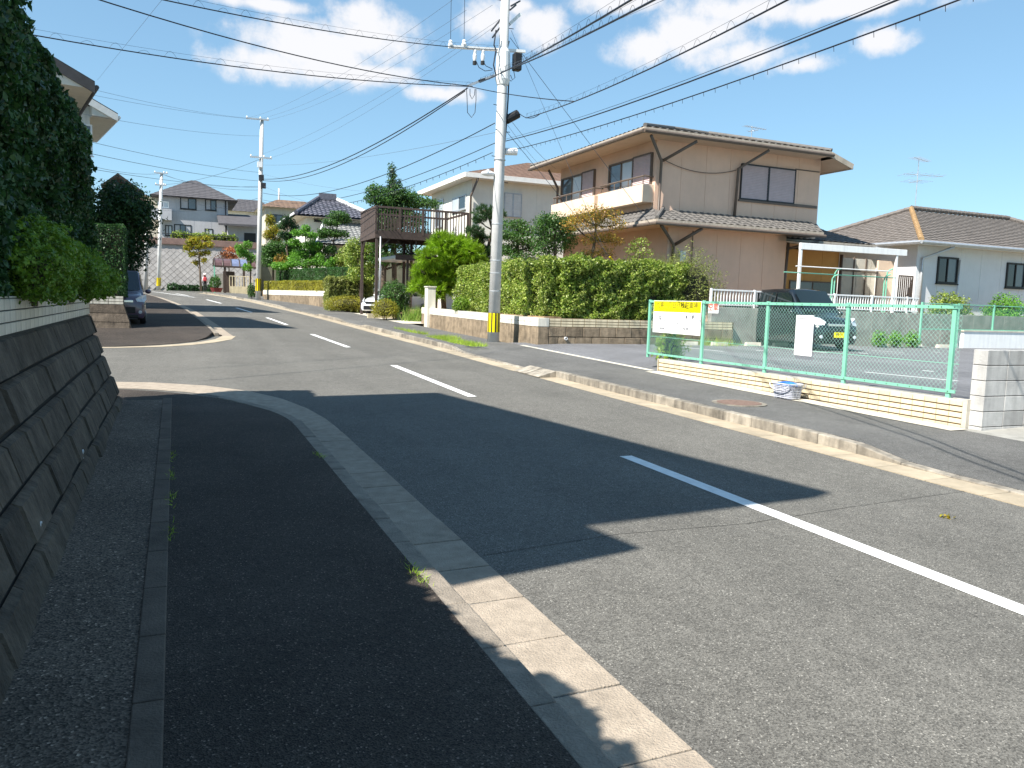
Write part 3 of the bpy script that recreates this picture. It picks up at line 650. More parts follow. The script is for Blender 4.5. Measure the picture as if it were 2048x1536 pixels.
# ---------------------------------------------------------------- building helpers
class Face:
    def __init__(s, O, U, N): s.O = np.asarray(O, float); s.U = _n(np.asarray(U, float)); s.N = _n(np.asarray(N, float))
    def p(s, u, z, w=0.): q = s.O+s.U*u+s.N*w; return V(q[0], q[1], z)
    def px(s, px, py):
        """pixel -> (u, z) on the face plane"""
        r = ray(px, py); t = ((s.O-EYE)@s.N)/(r@s.N); q = EYE+r*t; return float((q-s.O)@s.U), float(q[2])
    def box(s, mb, u0, u1, z0, z1, w0, w1):
        return mb.hexa([s.p(u0, z0, w0), s.p(u1, z0, w0), s.p(u1, z0, w1), s.p(u0, z0, w1), s.p(u0, z1, w0), s.p(u1, z1, w0), s.p(u1, z1, w1), s.p(u0, z1, w1)])
def window(parent, f, u0, u1, z0, z1, fm='dark_metal', panes=('glass_dark', 'glass_dark'), fw=.05, w=.06, sill=True, name='window'):
    mb = MB(); f.box(mb, u0, u0+fw, z0, z1, -.02, w); f.box(mb, u1-fw, u1, z0, z1, -.02, w)
    f.box(mb, u0+fw, u1-fw, z0, z0+fw, -.02, w); f.box(mb, u0+fw, u1-fw, z1-fw, z1, -.02, w)
    n = len(panes); pw = (u1-u0-2*fw)/n
    for i in range(1, n): f.box(mb, u0+fw+pw*i-fw*.4, u0+fw+pw*i+fw*.4, z0+fw, z1-fw, -.02, w*.7)
    o = mb.build(name, fm, parent, fix=True)
    for i, g in enumerate(panes):
        mb = MB(); k = .018+.012*(i % 2); mb.quad(f.p(u0+fw+pw*i, z0+fw, k), f.p(u0+fw+pw*(i+1), z0+fw, k), f.p(u0+fw+pw*(i+1), z1-fw, k), f.p(u0+fw+pw*i, z1-fw, k)); mb.build('pane', g, o)
    if sill: mb = MB(); f.box(mb, u0-.04, u1+.04, z0-.05, z0-.003, 0, w+.04); mb.build('sill', fm, o, fix=True)
    return o
def shutter(parent, f, u0, u1, z0, z1, m, pitch=.09, w=.07, frame='dark_metal', halves=2):
    pw = (u1-u0)/halves
    for h in range(halves):
        a, b = u0+pw*h+.01, u0+pw*(h+1)-.01; mb = MB(); z = z0+.02
        while z < z1-.02:
            ze = min(z+pitch, z1-.02); mb.add([f.p(a, z, w), f.p(b, z, w), f.p(b, ze, w-.03), f.p(a, ze, w-.03), f.p(b, ze, w), f.p(a, ze, w)], [(0, 1, 2, 3), (3, 2, 4, 5)]); z = ze
        o = mb.build('shutter', m, parent)
        mb = MB(); f.box(mb, a-.01, a+.025, z0, z1, 0, w+.015); f.box(mb, b-.025, b+.01, z0, z1, 0, w+.015); f.box(mb, a, b, z0-.02, z0+.03, 0, w+.015); f.box(mb, a, b, z1-.03, z1+.02, 0, w+.015); mb.build('frame', frame, o, fix=True)
def panels(parent, f, u0, u1, z0, z1, m, pw=.91, gap=.012, th=.012, name='wall_panel'):
    n = max(1, round((u1-u0)/pw)); s = (u1-u0)/n
    for i in range(n): mb = MB(); f.box(mb, u0+s*i+gap/2, u0+s*(i+1)-gap/2, z0, z1, -.005, th); mb.build(name, m, parent, fix=True)
def slope(parent, eL, eR, rL, rR, m, course=.27, col=.28, amp=.035, step=.02, name='roof_tiles', wave='sin'):
    """a tiled roof slope between the eave (eL-eR) and the ridge (rL-rR): stepped courses of curved tiles"""
    eL, eR, rL, rR = map(lambda q: np.asarray(q, float), (eL, eR, rL, rR))
    U = _n(eR-eL); up = rL-eL; up = up-U*(up@U); Ls = np.linalg.norm(up); S_ = up/Ls; N_ = np.cross(U, S_); N_ = N_ if N_[2] > 0 else -N_
    we = (eR-eL)@U; wl = (rL-eL)@U; wr = (rR-eL)@U; nr = max(2, round(Ls/course)); nc = max(3, int(round(we/col)*4))
    us = np.linspace(min(0, wl), max(we, wr), nc); h = amp*(np.abs(np.sin(us/col*math.pi))-.4 if wave == 'sin' else np.where((us/col % 1) < .12, -1, .0))
    vs = []; fs = []; k = 0
    for r in range(nr):
        for e, st in ((r/nr, step), ((r+1)/nr, 0.)):
            lo, hi = wl*e, we+(wr-we)*e; uc = np.clip(us, lo, hi)
            P = eL+np.outer(uc, U)+S_*(Ls*e)+np.outer(h*np.where((us < lo) | (us > hi), 0, 1)+st, N_); vs.append(P)
    vs = np.concatenate(vs); R_ = 2*nr
    for i in range(R_-1):
        for j in range(nc-1):
            a = i*nc+j; fs.append((a, a+1, a+1+nc, a+nc))
    # drop degenerate
    ff = [f for f in fs if np.linalg.norm(vs[f[0]]-vs[f[1]])+np.linalg.norm(vs[f[2]]-vs[f[3]]) > 1e-3]
    mb = MB(); mb.v = [tuple(p) for p in vs]; mb.f = ff; o = mb.build(name, m, parent); o['kind'] = 'stuff'; return o
def pipe(parent, pts, r, m, name='downpipe'): return MB().tube(pts, r, 8).build(name, m, parent, smooth=True)
mat('wall_beige', (.55, .50, .41), .9, .08, 2, .2, 80, stain=.12); mat('wall_white', (.74, .72, .66), .9, .06, 2, .2, 80, stain=.15)
mat('soffit', (.62, .58, .50), .9, .06, 3); mat('roof_slate', (.05, .055, .06), .8, .25, 6, .3, 40); mat('roof_brown', (.20, .13, .09), .85, .25, 6, .3, 40)
mat('fascia_dark', (.06, .055, .055), .6, .2, 5); mat('fascia_white', (.72, .70, .66), .6, .08, 5)
SD = V(*SUN)/SUN.z
def eave_point(pr, ps, dzs=0.):
    """eave corner seen at pixel pr whose shadow falls on the road at pixel ps"""
    s = gp(*ps); r = ray(*pr); A = np.array([[SD[0], -r[0]], [SD[1], -r[1]]]); k, t = np.linalg.solve(A, -s[:2]); return EYE+r*t
def gable_house(name, label, R, ang, L, Wd, pitch, zg, wallm, roofm, fasm, oh=.9, ohg=.6, roof_t=.2):
    """R: near eave corner on the street side; ang: turn to the left of the street line"""
    e = V(-math.sin(ang), math.cos(ang), 0); n = V(math.cos(ang), math.sin(ang), 0); R = np.asarray(R, float)
    t = thing(name, label, 'house', (*(R-n*oh+e*ohg)[:2], zg))
    P = lambda a, b, z: R-n*a+e*b+V(0, 0, z)
    h = Wd/2*pitch
    for side in (0, 1):
        a0, a1 = (0, Wd/2) if side == 0 else (Wd, Wd/2)
        MB().prism([P(a0, 0, 0), P(a1, 0, h), P(a1, 0, h+roof_t), P(a0, 0, roof_t)], e*L).build('roof', roofm, t, fix=True)
    MB().prism([P(0, -.03, -.16), P(Wd/2, -.03, h-.16), P(Wd/2, -.03, h+roof_t-.05), P(0, -.03, roof_t-.05)], e*.06).build('bargeboard', fasm, t, fix=True)
    MB().prism([P(.02, .03, -.03), P(oh, .03, -.03+0*oh), P(oh, .03, oh*pitch), P(.02, .03, 0)], e*(L-.06)).build('soffit', 'soffit', t, fix=True)
    mb = MB(); mb.tube([P(-.05, .0, .03), P(-.05, L, .03)], .07, 8); mb.build('gutter', fasm, t)
    poly = [P(oh, ohg, zg-R[2]), P(Wd-oh, ohg, zg-R[2]), P(Wd-oh, ohg, oh*pitch-.02), P(Wd/2, ohg, h-.02), P(oh, ohg, oh*pitch-.02)]
    MB().prism(poly, e*(L-2*ohg)).build('wall', wallm, t, fix=True)
    return t, P, e, n
# ---------------------------------------------------------------- left side: vegetation on the near plot
hedge('tall_hedge', 'tall dense dark green ivy covered hedge behind the stone retaining wall', -2.0, -1.02, 4.0, 11.95, 1.6, 3.75, 3200, .065, 'lf_ivy', rough=.09, faces='xyYXZ', inner=.2, seed=2, spread=.9)
hedge('tall_hedge', 'lower end of the dark leafy hedge beside the viewer, behind the stone wall', -2.0, -1.1, 2.1, 4.0, 1.6, 2.98, 1500, .09, 'lf_ivy', rough=.08, faces='xyXZ', inner=.1, seed=9, core=.02)
hedge('tall_hedge', 'dark leafy hedge behind the viewer above the stone wall', -2.0, -1.1, -4.0, 2.1, 1.6, 3.22, 1300, .09, 'lf_ivy', rough=.08, faces='xyXZ', inner=.1, seed=10, core=.02)
for k, (px, py, r, s) in enumerate(((52, 512, .42, 1), (128, 528, .40, 2), (186, 546, .36, 3))):
    yy = (6.9, 9.2, 11.0)[k]; c = atY(px, py, yy); rr = (.36, .80-.12*k, .33-.03*k); c[0] = -1.02
    lab = ('rounded bright green azalea bush with the broadest crown spilling over the tile band', 'rounded yellowish green azalea bush between two other azaleas on the tile band', 'rounded azalea bush at the street corner end of the tile band')[k]
    c[2] = 1.62+rr[2]*.72; shrub('azalea', lab, c, rr, 16000, .034, 'lf_azalea', 'azaleas along the tile band', rough=.16, seed=s, low=-.85, z0=1.6)
# shade-casting house of the near plot (stands behind the hedge, above the frame)
def shadow_src(S_, Z): k = Z-S_[2]; return V(S_[0]+SD[0]*k, S_[1]+SD[1]*k, Z)
R2 = shadow_src(gp(1640, 990), 8.5); R1 = shadow_src(gp(860, 787), 8.5); dv = R1-R2; ang1 = math.atan2(-dv[0], dv[1])
H1, P1, e1_, n1_ = gable_house('house', 'two storey beige house standing behind the tall ivy hedge', R2, ang1, float(np.linalg.norm(dv)), 8.0, .45, 1.6, 'wall_beige', 'roof_slate', 'fascia_dark')
R3 = shadow_src(gp(1275, 1100), 6.4); MB().obox(R3-n1_*.7+e1_*.6, n1_*.7, e1_*.6, V(0, 0, .06)).build('bay_roof', 'fascia_dark', H1)
MB().obox(R3-n1_*.9+e1_*.7-V(0, 0, 1.2), n1_*.5, e1_*.45, V(0, 0, 1.18)).build('bay', 'wall_beige', H1)
# house across the side street
RH2 = eave_point((190, 176), (585, 657))
H2, PH2, e2_, n2_ = gable_house('house', 'beige house with dark gable roof and deep eaves behind the clipped hedge', RH2, math.radians(11.5), 7.2, 9.0, .48, zt2+.2, 'wall_beige', 'roof_slate', 'fascia_dark', oh=1.0, ohg=1.0)
RH3 = eave_point((236, 236), (551, 626))
H3, PH3, e3_, n3_ = gable_house('house', 'white house with an upstairs sliding window beside the dark tree', RH3, math.radians(12), 7.0, 8.5, .48, 1.5, 'wall_white', 'roof_slate', 'fascia_white', oh=1.0, ohg=.8)
fH3 = Face(PH3(1.0, .8, 0), -n3_, -e3_)
u0, z1_ = fH3.px(184, 250); u1, z0_ = fH3.px(150, 308)
window(H3, fH3, u0, u1, z0_, z1_, 'white_paint', ('glass_mid', 'glass_curtain'), .07)
# tiled porch roof of the white house
q = fH3.px(205, 350); pr = fH3.p(q[0]-.2, q[1], 0)
MB().prism([pr+V(0, 0, 0)+n3_*.4-e3_*.1, pr+n3_*1.5-e3_*.1+V(0, 0, -.75), pr+n3_*1.5-e3_*.1+V(0, 0, -.6), pr+n3_*.4-e3_*.1+V(0, 0, .15)], e3_*5).build('porch_roof', 'roof_brown', H3, fix=True)
MB().prism([pr+n3_*.3-e3_*.1+V(0, 0, -.3), pr+n3_*1.3-e3_*.1+V(0, 0, -.85), pr+n3_*1.3-e3_*.1+V(0, 0, -3.6), pr+n3_*.3-e3_*.1+V(0, 0, -3.6)], e3_*4.6).build('porch', 'wall_beige', H3, fix=True)
# clipped hedges and dark tree on the second plot
p0 = atY(248, 450, 27.7); pz = p0[2]
hedge('clipped_hedge', 'square clipped dark green hedge with sunlit pale green top', p0[0]-2.2, p0[0], 27.7, 29.3, zt2+.2, pz, 900, .07, 'lf_clip', rough=.03, seed=4, faces='xXyZ', inner=.06)
p1 = atY(248, 572, 27.45)
hedge('clipped_hedge', 'knee-high clipped hedge strip on top of the tile band', p1[0]-2.0, p1[0]-.02, 27.36, 27.68, zt2+.24, p1[2]+.0, 1500, .05, 'lf_clip', rough=.03, faces='xXyZ', inner=.05)
b = atY(232, 590, 34); cl = []
for px, py, r in ((215, 420, .95), (250, 400, .9), (268, 430, .9), (235, 455, 1.0), (265, 480, .8), (210, 470, 1.0), (285, 445, .45), (255, 520, .7), (278, 415, .5), (230, 385, .5)): cl.append((atY(px, py, 34+random.uniform(-.6, .6)), (r, r, r*.8)))
tree('evergreen_tree', 'dark evergreen broadleaf tree rising behind the clipped hedge', (b[0], 34, 1.0), [atY(234, 520, 34), atY(238, 440, 34)], cl, 2600, .13, 'lf_dark', r0=.16, seed=3)
# ---------------------------------------------------------------- cars
def car(name, label, prof, Wd, loc, rot, paint, wheelx, wr=.28, grille=True, plate=None, seed=0, sc=1.0):
    """prof: stations front to rear (x, z_low, z_belt, z_top, half_belt, half_top)"""
    t = thing(name, label, 'car', loc); t.rotation_euler = (0, 0, rot); bpy.context.view_layer.update(); Mw = t.matrix_basis @ Matrix.Scale(sc, 4)
    Q = lambda x, y, z: np.array(Mw @ Vector((x, y, z)))
    mb = MB(); ns = len(prof); ring = []
    for (x, zl, zb, zt, hb, ht) in prof:
        pts = []
        for s in (1, -1):
            L = [(hb*.90*s, zl), (hb*.99*s, zl+.10), (hb*1.0*s, zl+(zb-zl)*.55), (hb*.975*s, zb-.02), (hb*.955*s, zb+.01)]
            if zt-zb > .06: L += [((hb*.95+(ht-hb*.95)*.5)*s, zb+(zt-zb)*.5), (ht*s, zt-.07), (ht*.9*s, zt-.015)]
            else: L += [(ht*1.02*s, zb+.012), (ht*s, zt-.006), (ht*.9*s, zt-.002)]
            pts.append(L)
        row = pts[0]+[(0, zt+.012 if zt-zb > .06 else zt+.01)]+pts[1][::-1]; ring.append([Q(x, y, z) for y, z in row])
    n = len(ring[0]); vs = [p for r in ring for p in r]; fs = [(i*n+j, i*n+j+1, (i+1)*n+j+1, (i+1)*n+j) for i in range(ns-1) for j in range(n-1)]
    fs += [tuple(range(n)), tuple(range((ns-1)*n, ns*n))[::-1]]+[(i*n, (i+1)*n, (i+1)*n+n-1, i*n+n-1) for i in range(ns-1)]
    mb.add(vs, fs); body = mb.build('body', paint, t, smooth=True, fix=True); bv = body.modifiers.new('b', 'BEVEL'); bv.width = .025; bv.segments = 2; bv.limit_method = 'ANGLE'; bv.angle_limit = .7
    # wheels, arches
    for x in wheelx:
        for s in (1, -1):
            y = s*(Wd/2-.09)
            w = MB().lathe(Q(x, y-s*.08, wr), Q(x, y+s, wr)-Q(x, y, wr), [(0, wr*.6), (0, wr*.95), (.03, wr), (.14, wr), (.17, wr*.94), (.175, wr*.66), (.16, wr*.64)], 24).build('wheel', 'black_rubber', t, smooth=False)
            rm = MB(); ax = _n(Q(x, y+s, wr)-Q(x, y, wr)); c = Q(x, y+s*.085, wr)
            u = _n(Q(x+1, y, wr)-Q(x, y, wr)); v = V(0, 0, 1)
            rm.lathe(c, ax, [(-.04, .01), (-.04, wr*.6), (.003, wr*.66), (.012, wr*.63), (.0, wr*.57), (-.02, wr*.55), (-.02, .03), (.01, .03)], 20)
            for k in range(7):
                a = k*2*math.pi/7; d = u*math.cos(a)+v*math.sin(a); rm.bar(c+d*.02-ax*.005, c+d*wr*.58-ax*.0, .035, .02, up=ax)
            rm.build('rim', 'galv', w)
            ar = MB(); K = 14
            for k in range(K):
                a0, a1 = math.pi*k/K, math.pi*(k+1)/K; R0, R1_ = wr*1.02, wr*1.17
                f = lambda a, r: Q(x+r*math.cos(a), s*(Wd/2+.004), wr+r*math.sin(a))
                ar.quad(f(a0, R0), f(a0, R1_), f(a1, R1_), f(a1, R0))
            ar.build('wheel_arch', 'black_rubber', t)
    return t, Q
def quadpart(t, name, m, pts, th=None): return MB().add(pts, [tuple(range(len(pts)))]).build(name, m, t)
def carpaint(name, col): return mat(name, col, .28, .06, 2, spec=.6, coat=.8)
carpaint('paint_plum', (.10, .065, .10)); carpaint('paint_dark', (.006, .010, .014)); carpaint('paint_silver', (.62, .64, .66))
mat('lamp', (.62, .66, .70), .12, .25, 18, spec=.9); mat('chrome', (.75, .77, .8), .15, .05, 5, metal=.9); mat('car_black', (.01, .01, .011), .4, .2, 6)
def kei(name, label, loc, rot, paint, plate, H=1.63, sc=1.0):
    W_ = 1.475; h = W_/2
    pr = [(0, .24, .62, .80, h*.80, h*.62), (.07, .20, .66, .88, h*.93, h*.72), (.25, .20, .74, .955, h*.985, h*.80), (.62, .20, .90, 1.02, h, h*.84), (.78, .20, .95, 1.05, h, h*.86), (1.12, .20, .97, 1.34, h, h*.84), (1.40, .20, .98, H-.06, h, h*.80), (1.62, .20, .98, H-.01, h, h*.79), (2.3, .20, .99, H, h, h*.79), (2.95, .20, 1.0, H-.02, h, h*.78), (3.22, .22, 1.0, H-.10, h*.98, h*.74), (3.36, .24, 1.0, H-.45, h*.96, h*.80), (3.395, .28, .8, .98, h*.93, h*.86)]
    t, Q = car(name, label, pr, W_, loc, rot, paint, (.60, 3.02), .275, sc=sc)
    e = .012
    # windscreen, rear quarter and side glass
    ws = [(.80, h*.80, 1.075), (1.395, h*.735, H-.075)]
    P = []
    for (x0, y0, z0), (x1, y1, z1) in [(ws[0], ws[1])]:
        rows = []
        for k in range(5):
            f = k/4; rows.append([Q(x0+(x1-x0)*f-.055+.03*abs(s)**2*.6-.02, (y0+(y1-y0)*f)*s, z0+(z1-z0)*f+.018+.0*s) for s in np.linspace(-1, 1, 9)])
    mb = MB(); n = 9; mb.add([p for r in rows for p in r], [(i*n+j, i*n+j+1, (i+1)*n+j+1, (i+1)*n+j) for i in range(4) for j in range(8)]); mb.build('windscreen', 'glass_car', t, smooth=True)
    for s in (1, -1):
        yb, yt = s*(h*.955+.012), s*(h*.80+.035)
        ym = lambda z: yb+(yt-yb)*((z-1.0)/(H-1.08))
        for nm, pts in (('side_window', [(1.08, 1.03), (1.98, 1.03), (1.98, H-.13), (1.50, H-.13), (1.30, H-.25)]), ('side_window', [(2.05, 1.03), (2.85, 1.03), (2.85, H-.13), (2.05, H-.13)]), ('quarter_window', [(2.92, 1.04), (3.20, 1.04), (3.12, H-.16), (2.92, H-.13)])):
            quadpart(t, nm, 'glass_car', [Q(x, ym(z), z) for x, z in pts])
        for x in (1.0, 2.02, 2.88): MB().tube([Q(x, s*(h+.004), .32), Q(x, s*(h+.004), .62), Q(x, s*(h*.98+.004), .96)], .006, 4).build('door_seam', 'car_black', t)
        for x in (1.75, 2.6): MB().bar(Q(x, s*(h+.015), .86), Q(x+.16, s*(h+.015), .86), .03, .03).build('door_handle', paint, t, bevel=.008)
        mi = MB().sphere(Q(1.0, s*(h+.10), 1.06), 1, 12, 8, (.10, .10, .075)); mi.build('mirror', paint, t, smooth=True)
        hl = []
        for x, y, z in ((.03, .47, .70), (.035, .42, .80), (.10, .58, .905), (.34, .735, .93), (.30, .742, .78), (.10, .66, .70)): hl.append((x, y*s, z))
        c = np.mean(hl, 0); mb = MB(); mb.add([Q(x-.03, y*1.0+.012*s, z+.02) for x, y, z in hl]+[Q(x+.08, y*.96, z) for x, y, z in hl]+[Q(c[0]-.06, c[1]+.02*s, c[2]+.025)], [(i, (i+1) % 6, 12) for i in range(6)]+[(i, i+6, (i+1) % 6+6, (i+1) % 6) for i in range(6)]); mb.build('headlight', 'lamp', t, fix=True)
        MB().lathe(Q(.02, .56*s, .40), Q(-1, 0, 0)-Q(0, 0, 0), [(-.05, .06), (.03, .055), (.035, .03)], 12).build('fog_lamp', 'lamp', t)
        tl = MB(); tl.obox(Q(3.37, .68*s, .95), Q(.03, 0, 0)-Q(0, 0, 0), Q(0, .05, 0)-Q(0, 0, 0), V(0, 0, .18)); tl.build('tail_light', 'text_red', t)
    ex, ey = Q(1, 0, 0)-Q(0, 0, 0), Q(0, 1, 0)-Q(0, 0, 0)
    MB().obox(Q(-.005, 0, .735), ex*.03, ey*.36, V(0, 0, .04)).build('upper_grille', 'chrome', t, bevel=.01)
    MB().obox(Q(.0, 0, .46), ex*.03, ey*.42, V(0, 0, .10)).build('lower_grille', 'car_black', t, bevel=.01)
    MB().obox(Q(.005, 0, .27), ex*.03, ey*.5, V(0, 0, .05)).build('bumper_intake', 'car_black', t, bevel=.01)
    if plate:
        pl = MB().obox(Q(-.035, 0, .46), ex*.006, ey*.165, V(0, 0, .083)).build('number_plate', 'sign_yellow', t)
        text('plate_number', plate, Q(-.046, 0, .435), -ey, V(0, 0, 1), .085, 'black', pl)
    wp = MB()
    for y0, y1 in ((-.1, .5), (-.55, -.05)): wp.tube([Q(.73, y0, 1.075), Q(.72, (y0+y1)/2, 1.082), Q(.73, y1, 1.075)], .008, 5)
    wp.build('wipers', 'car_black', t)
    return t
def text(name, s, pos, u, v, h, m, parent, align='CENTER', ext=.0005, bold=0):
    """flat lettering: u = reading direction, v = up"""
    cu = bpy.data.curves.new(name, 'FONT'); cu.body = s; cu.size = h*1.25; cu.align_x = align; cu.align_y = 'BOTTOM_BASELINE' if False else 'BOTTOM'; cu.extrude = ext; cu.resolution_u = 3; cu.offset = bold
    o = bpy.data.objects.new(name, cu); COL.objects.link(o); u = _n(np.asarray(u, float)); v = _n(np.asarray(v, float)); w = np.cross(u, v)
    mw = Matrix([[u[0], v[0], w[0], pos[0]], [u[1], v[1], w[1], pos[1]], [u[2], v[2], w[2], pos[2]], [0, 0, 0, 1]])
    dg = bpy.context.evaluated_depsgraph_get(); me = bpy.data.meshes.new_from_object(o.evaluated_get(dg)); bpy.data.objects.remove(o)
    me.transform(mw); me.name = name; me.materials.clear(); return mkobj(name, me, m, parent)
# the purple van parked by the second plot, nose to the camera
pv_ = gp(286, 650, .11); kei('parked_car', 'plum coloured tall hatchback parked nose-out beside the stone wall', (pv_[0]-.66, pv_[1]+.1, zr(pv_[1])+.11), math.radians(90+4), 'paint_plum', None, 1.76, 1.04)
# ---------------------------------------------------------------- right: tile wall and chain-link fence of the parking lot
FX = 9.5
ty0, ty1 = 7.15, 14.3; ZT = .585
TW = thing('tile_wall', 'low cream tiled wall along the pavement carrying the green fence', 'wall', (FX, (ty0+ty1)/2, zr(10)))
MB().box(FX+.012, FX+.20, ty0, ty1, .0, ZT-.012).build('core', 'grout', TW)
nrow = 6; tw2 = .1925; ncol = int((ty1-ty0)/tw2); vh = .0785
P0 = (FX+.012, ty0+ncol*tw2, ZT-nrow*vh)
for i in range(nrow):   # only rows that stand above the pavement
    z = ZT-(i+1)*vh
    me = None
    for j in range(ncol):
        y = ty0+j*tw2
        if z+vh < zr(y)+.13: continue
        if me is None:
            b = .002; g = .004; k = .009
            me = MB().add([(0, g, k), (0, tw2-g, k), (0, tw2-g, vh-k), (0, g, vh-k), (-.012, g+b, k+b), (-.012, tw2-g-b, k+b), (-.012, tw2-g-b, vh-k-b), (-.012, g+b, vh-k-b)], [(7, 6, 5, 4), (0, 4, 5, 1), (1, 5, 6, 2), (2, 6, 7, 3), (3, 7, 4, 0)]).mesh('tile'); me.materials.append(MATS['tile_cream'])
        o = bpy.data.objects.new('tile', me); COL.objects.link(o); o.parent = TW; o.matrix_parent_inverse = root_inv(TW); o.location = (FX+.012, y, z)
MB().box(FX+.006, FX+.21, ty0, ty1+.0, ZT-.012, ZT+.004).build('coping', 'conc_pale', TW)
MB().box(FX-.005, FX+.2, ty0-.07, ty0-.004, .1, ZT+.02).build('end_post', 'conc_pale', TW)
MB().box(FX, FX+.2, ty1+.003, ty1+.02, .2, ZT).build('end_face', 'tile_cream', TW)
FE = thing('chain_link_fence', 'mint green chain-link fence with square posts on the cream tiled wall', 'fence', (FX+.1, (ty0+ty1)/2, ZT))
fx = FX+.09; zt_, zb_ = 1.83, .66
pyy = [float(atX(px, 690, fx)[1]) for px in (1404, 1532, 1692, 1905)]; pyy = [float(atX(1298, 660, fx)[1])]+pyy
for y in pyy: MB().box(fx-.022, fx+.022, y-.03, y+.03, ZT, zt_+.015).build('post', 'fence_green', FE, bevel=.004)
y0, y1 = pyy[-1]-.12, pyy[0]
MB().box(fx-.036, fx-.02, y0, y1, zt_-.045, zt_).build('top_rail', 'fence_green', FE); MB().box(fx-.036, fx-.02, y0, y1, zb_, zb_+.04).build('bottom_rail', 'fence_green', FE)
mb = MB()
for y in np.arange(y0+.1, y1, .2): mb.box(fx-.041, fx-.036, y, y+.012, zt_-.03, zt_-.015); mb.box(fx-.041, fx-.036, y, y+.012, zb_+.012, zb_+.027)
mb.build('bolts', 'dark_metal', FE)
def mesh_panel(parent, A, B, zb, zt, m, cell=.05, r=.0016):
    A = np.asarray(A, float); B = np.asarray(B, float); L = np.linalg.norm(B-A); U = (B-A)/L; N_ = V(-U[1], U[0], 0); H = zt-zb; mb = MB()
    for sg in (1, -1):
        u = -H
        while u < L+H:
            a, b = (u, u+H) if sg > 0 else (u+H, u); c0, c1 = a, b; z0, z1 = zb, zt
            # clip to 0..L
            def clip(ua, za, ub, zb2):
                if ua > ub: ua, za, ub, zb2 = ub, zb2, ua, za
                if ub <= 0 or ua >= L: return None
                if ua < 0: za += (zb2-za)*(0-ua)/(ub-ua); ua = 0
                if ub > L: zb2 = za+(zb2-za)*(L-ua)/(ub-ua); ub = L
                return ua, za, ub, zb2
            q = clip(c0, z0, c1, z1)
            if q and q[2]-q[0] > .01:
                p = V(*(A+U*q[0])[:2], q[1])+N_*r*sg; s = V(*(A+U*q[2])[:2], q[3])+N_*r*sg; mb.tube([p, s], r, 3, cap=False)
            u += cell*1.4
    o = mb.build('wire_mesh', m, parent); o['kind'] = 'stuff'; return o
for a, b in zip(pyy[1:], pyy[:-1]): mesh_panel(FE, (fx, a+.03), (fx, b-.03), zb_+.02, zt_-.02, 'fence_wire')
mesh_panel(FE, (fx, y0), (fx, pyy[-1]-.03), zb_+.02, zt_-.02, 'fence_wire')
mb = MB().tube([(fx, y0, 1.05), (fx, y1, 1.05)], .004, 5); mb.build('tension_wire', 'fence_green', FE)
# return panel at the entrance and at the block wall
MB().box(fx+.65, fx+.70, pyy[0]-.02, pyy[0]+.03, LZ-.02, zt_).build('post', 'fence_green', FE); MB().box(fx, fx+.67, pyy[0]-.01, pyy[0]+.01, zt_-.045, zt_-.001).build('top_rail', 'fence_green', FE)
mesh_panel(FE, (fx+.03, pyy[0]), (fx+.65, pyy[0]), zb_, zt_-.03, 'fence_wire_dark')
# notice boards
dU = V(0, -1, 0)   # reading direction seen from the street
def board(name, label, pxs, m, th=.012):
    ys = [float(atX(px, 640, fx-.05)[1]) for px in pxs[:2]]; z1, z0 = [float(atX(pxs[0], py, fx-.05)[2]) for py in pxs[2:]]
    t = thing(name, label, 'sign', (fx-.05, sum(ys)/2, z0)); MB().box(fx-.058, fx-.044, ys[1], ys[0], z0, z1).build('panel', m, t, bevel=.002); return t, ys, z0, z1
t, ys, z0, z1 = board('parking_sign', 'wide notice board with yellow heading for monthly parking on the green fence', (1307, 1402, 601, 664), 'white_paint')
zs = z0+(z1-z0)*.66
hd = MB().box(fx-.0605, fx-.058, ys[1]+.01, ys[0]-.01, zs, z1-.01).build('heading', 'sign_yellow', t)
w = ys[0]-ys[1]; xx = fx-.0625; zc = (zs+z1)/2
text('lettering', '丸県二丁目月極駐車場', (xx, (ys[0]+ys[1])/2, zc-.055), dU, (0, 0, 1), .070*w, 'sign_text', hd, bold=.002)
pn = [o for o in t.children if o.name.startswith('panel')][0]
def tx(s, fu, fv, h, m='text_grey'): text('lettering', s, (fx-.0605, ys[0]-w*fu, z0+(z1-z0)*fv), dU, (0, 0, 1), h, m, pn, align='LEFT', bold=.002)
tx('9', .13, .30, .14); tx('くらし', .21, .34, .05); tx('(', .09, .33, .08)
tx('111', .50, .50, .05); tx('番 112 番', .70, .47, .055); tx('110', .50, .28, .045); tx('月極 番地', .16, .10, .035); tx('TEL 092', .65, .12, .05)
t, ys, z0, z1 = board('vacancy_sign', 'small white square vacancy sign with red characters on the fence', (1416, 1436, 608, 626), 'white_paint')
w = ys[0]-ys[1]; text('lettering', '空車', (fx-.0605, (ys[0]+ys[1])/2, z0+.03), dU, (0, 0, 1), w*.40, 'text_red', t, bold=.003)
t, ys, z0, z1 = board('blank_board', 'tall blank white board hung on the green fence', (1593, 1628, 630, 710), 'white_paint')
MB().box(fx-.0595, fx-.058, ys[1]+.03, ys[0]-.03, z1-.06, z1-.05).build('fixing_strip', 'text_grey', t)
# concrete block wall beside the fence
BWy = 7.0; bx0 = FX+.05
BW = thing('block_wall', 'grey concrete block wall at the end of the tiled wall', 'wall', (10.6, BWy, .2))
MB().box(bx0+.01, 15.0, BWy-.09, BWy+.09, .0, 1.26).build('core', 'stone_joint', BW)
for c in range(6):
    z = 1.27-(c+1)*.2; x = bx0-(.2 if False else 0)-0.0; first = True
    while x < 15:
        ln = .4 if not first or c % 2 == 0 else .4; g = .004
        MB().box(x+g, x+ln-g, BWy-.1, BWy+.1, z+g, z+.2-g).build('concrete_block', 'conc_block', BW, bevel=.006); x += ln; first = False
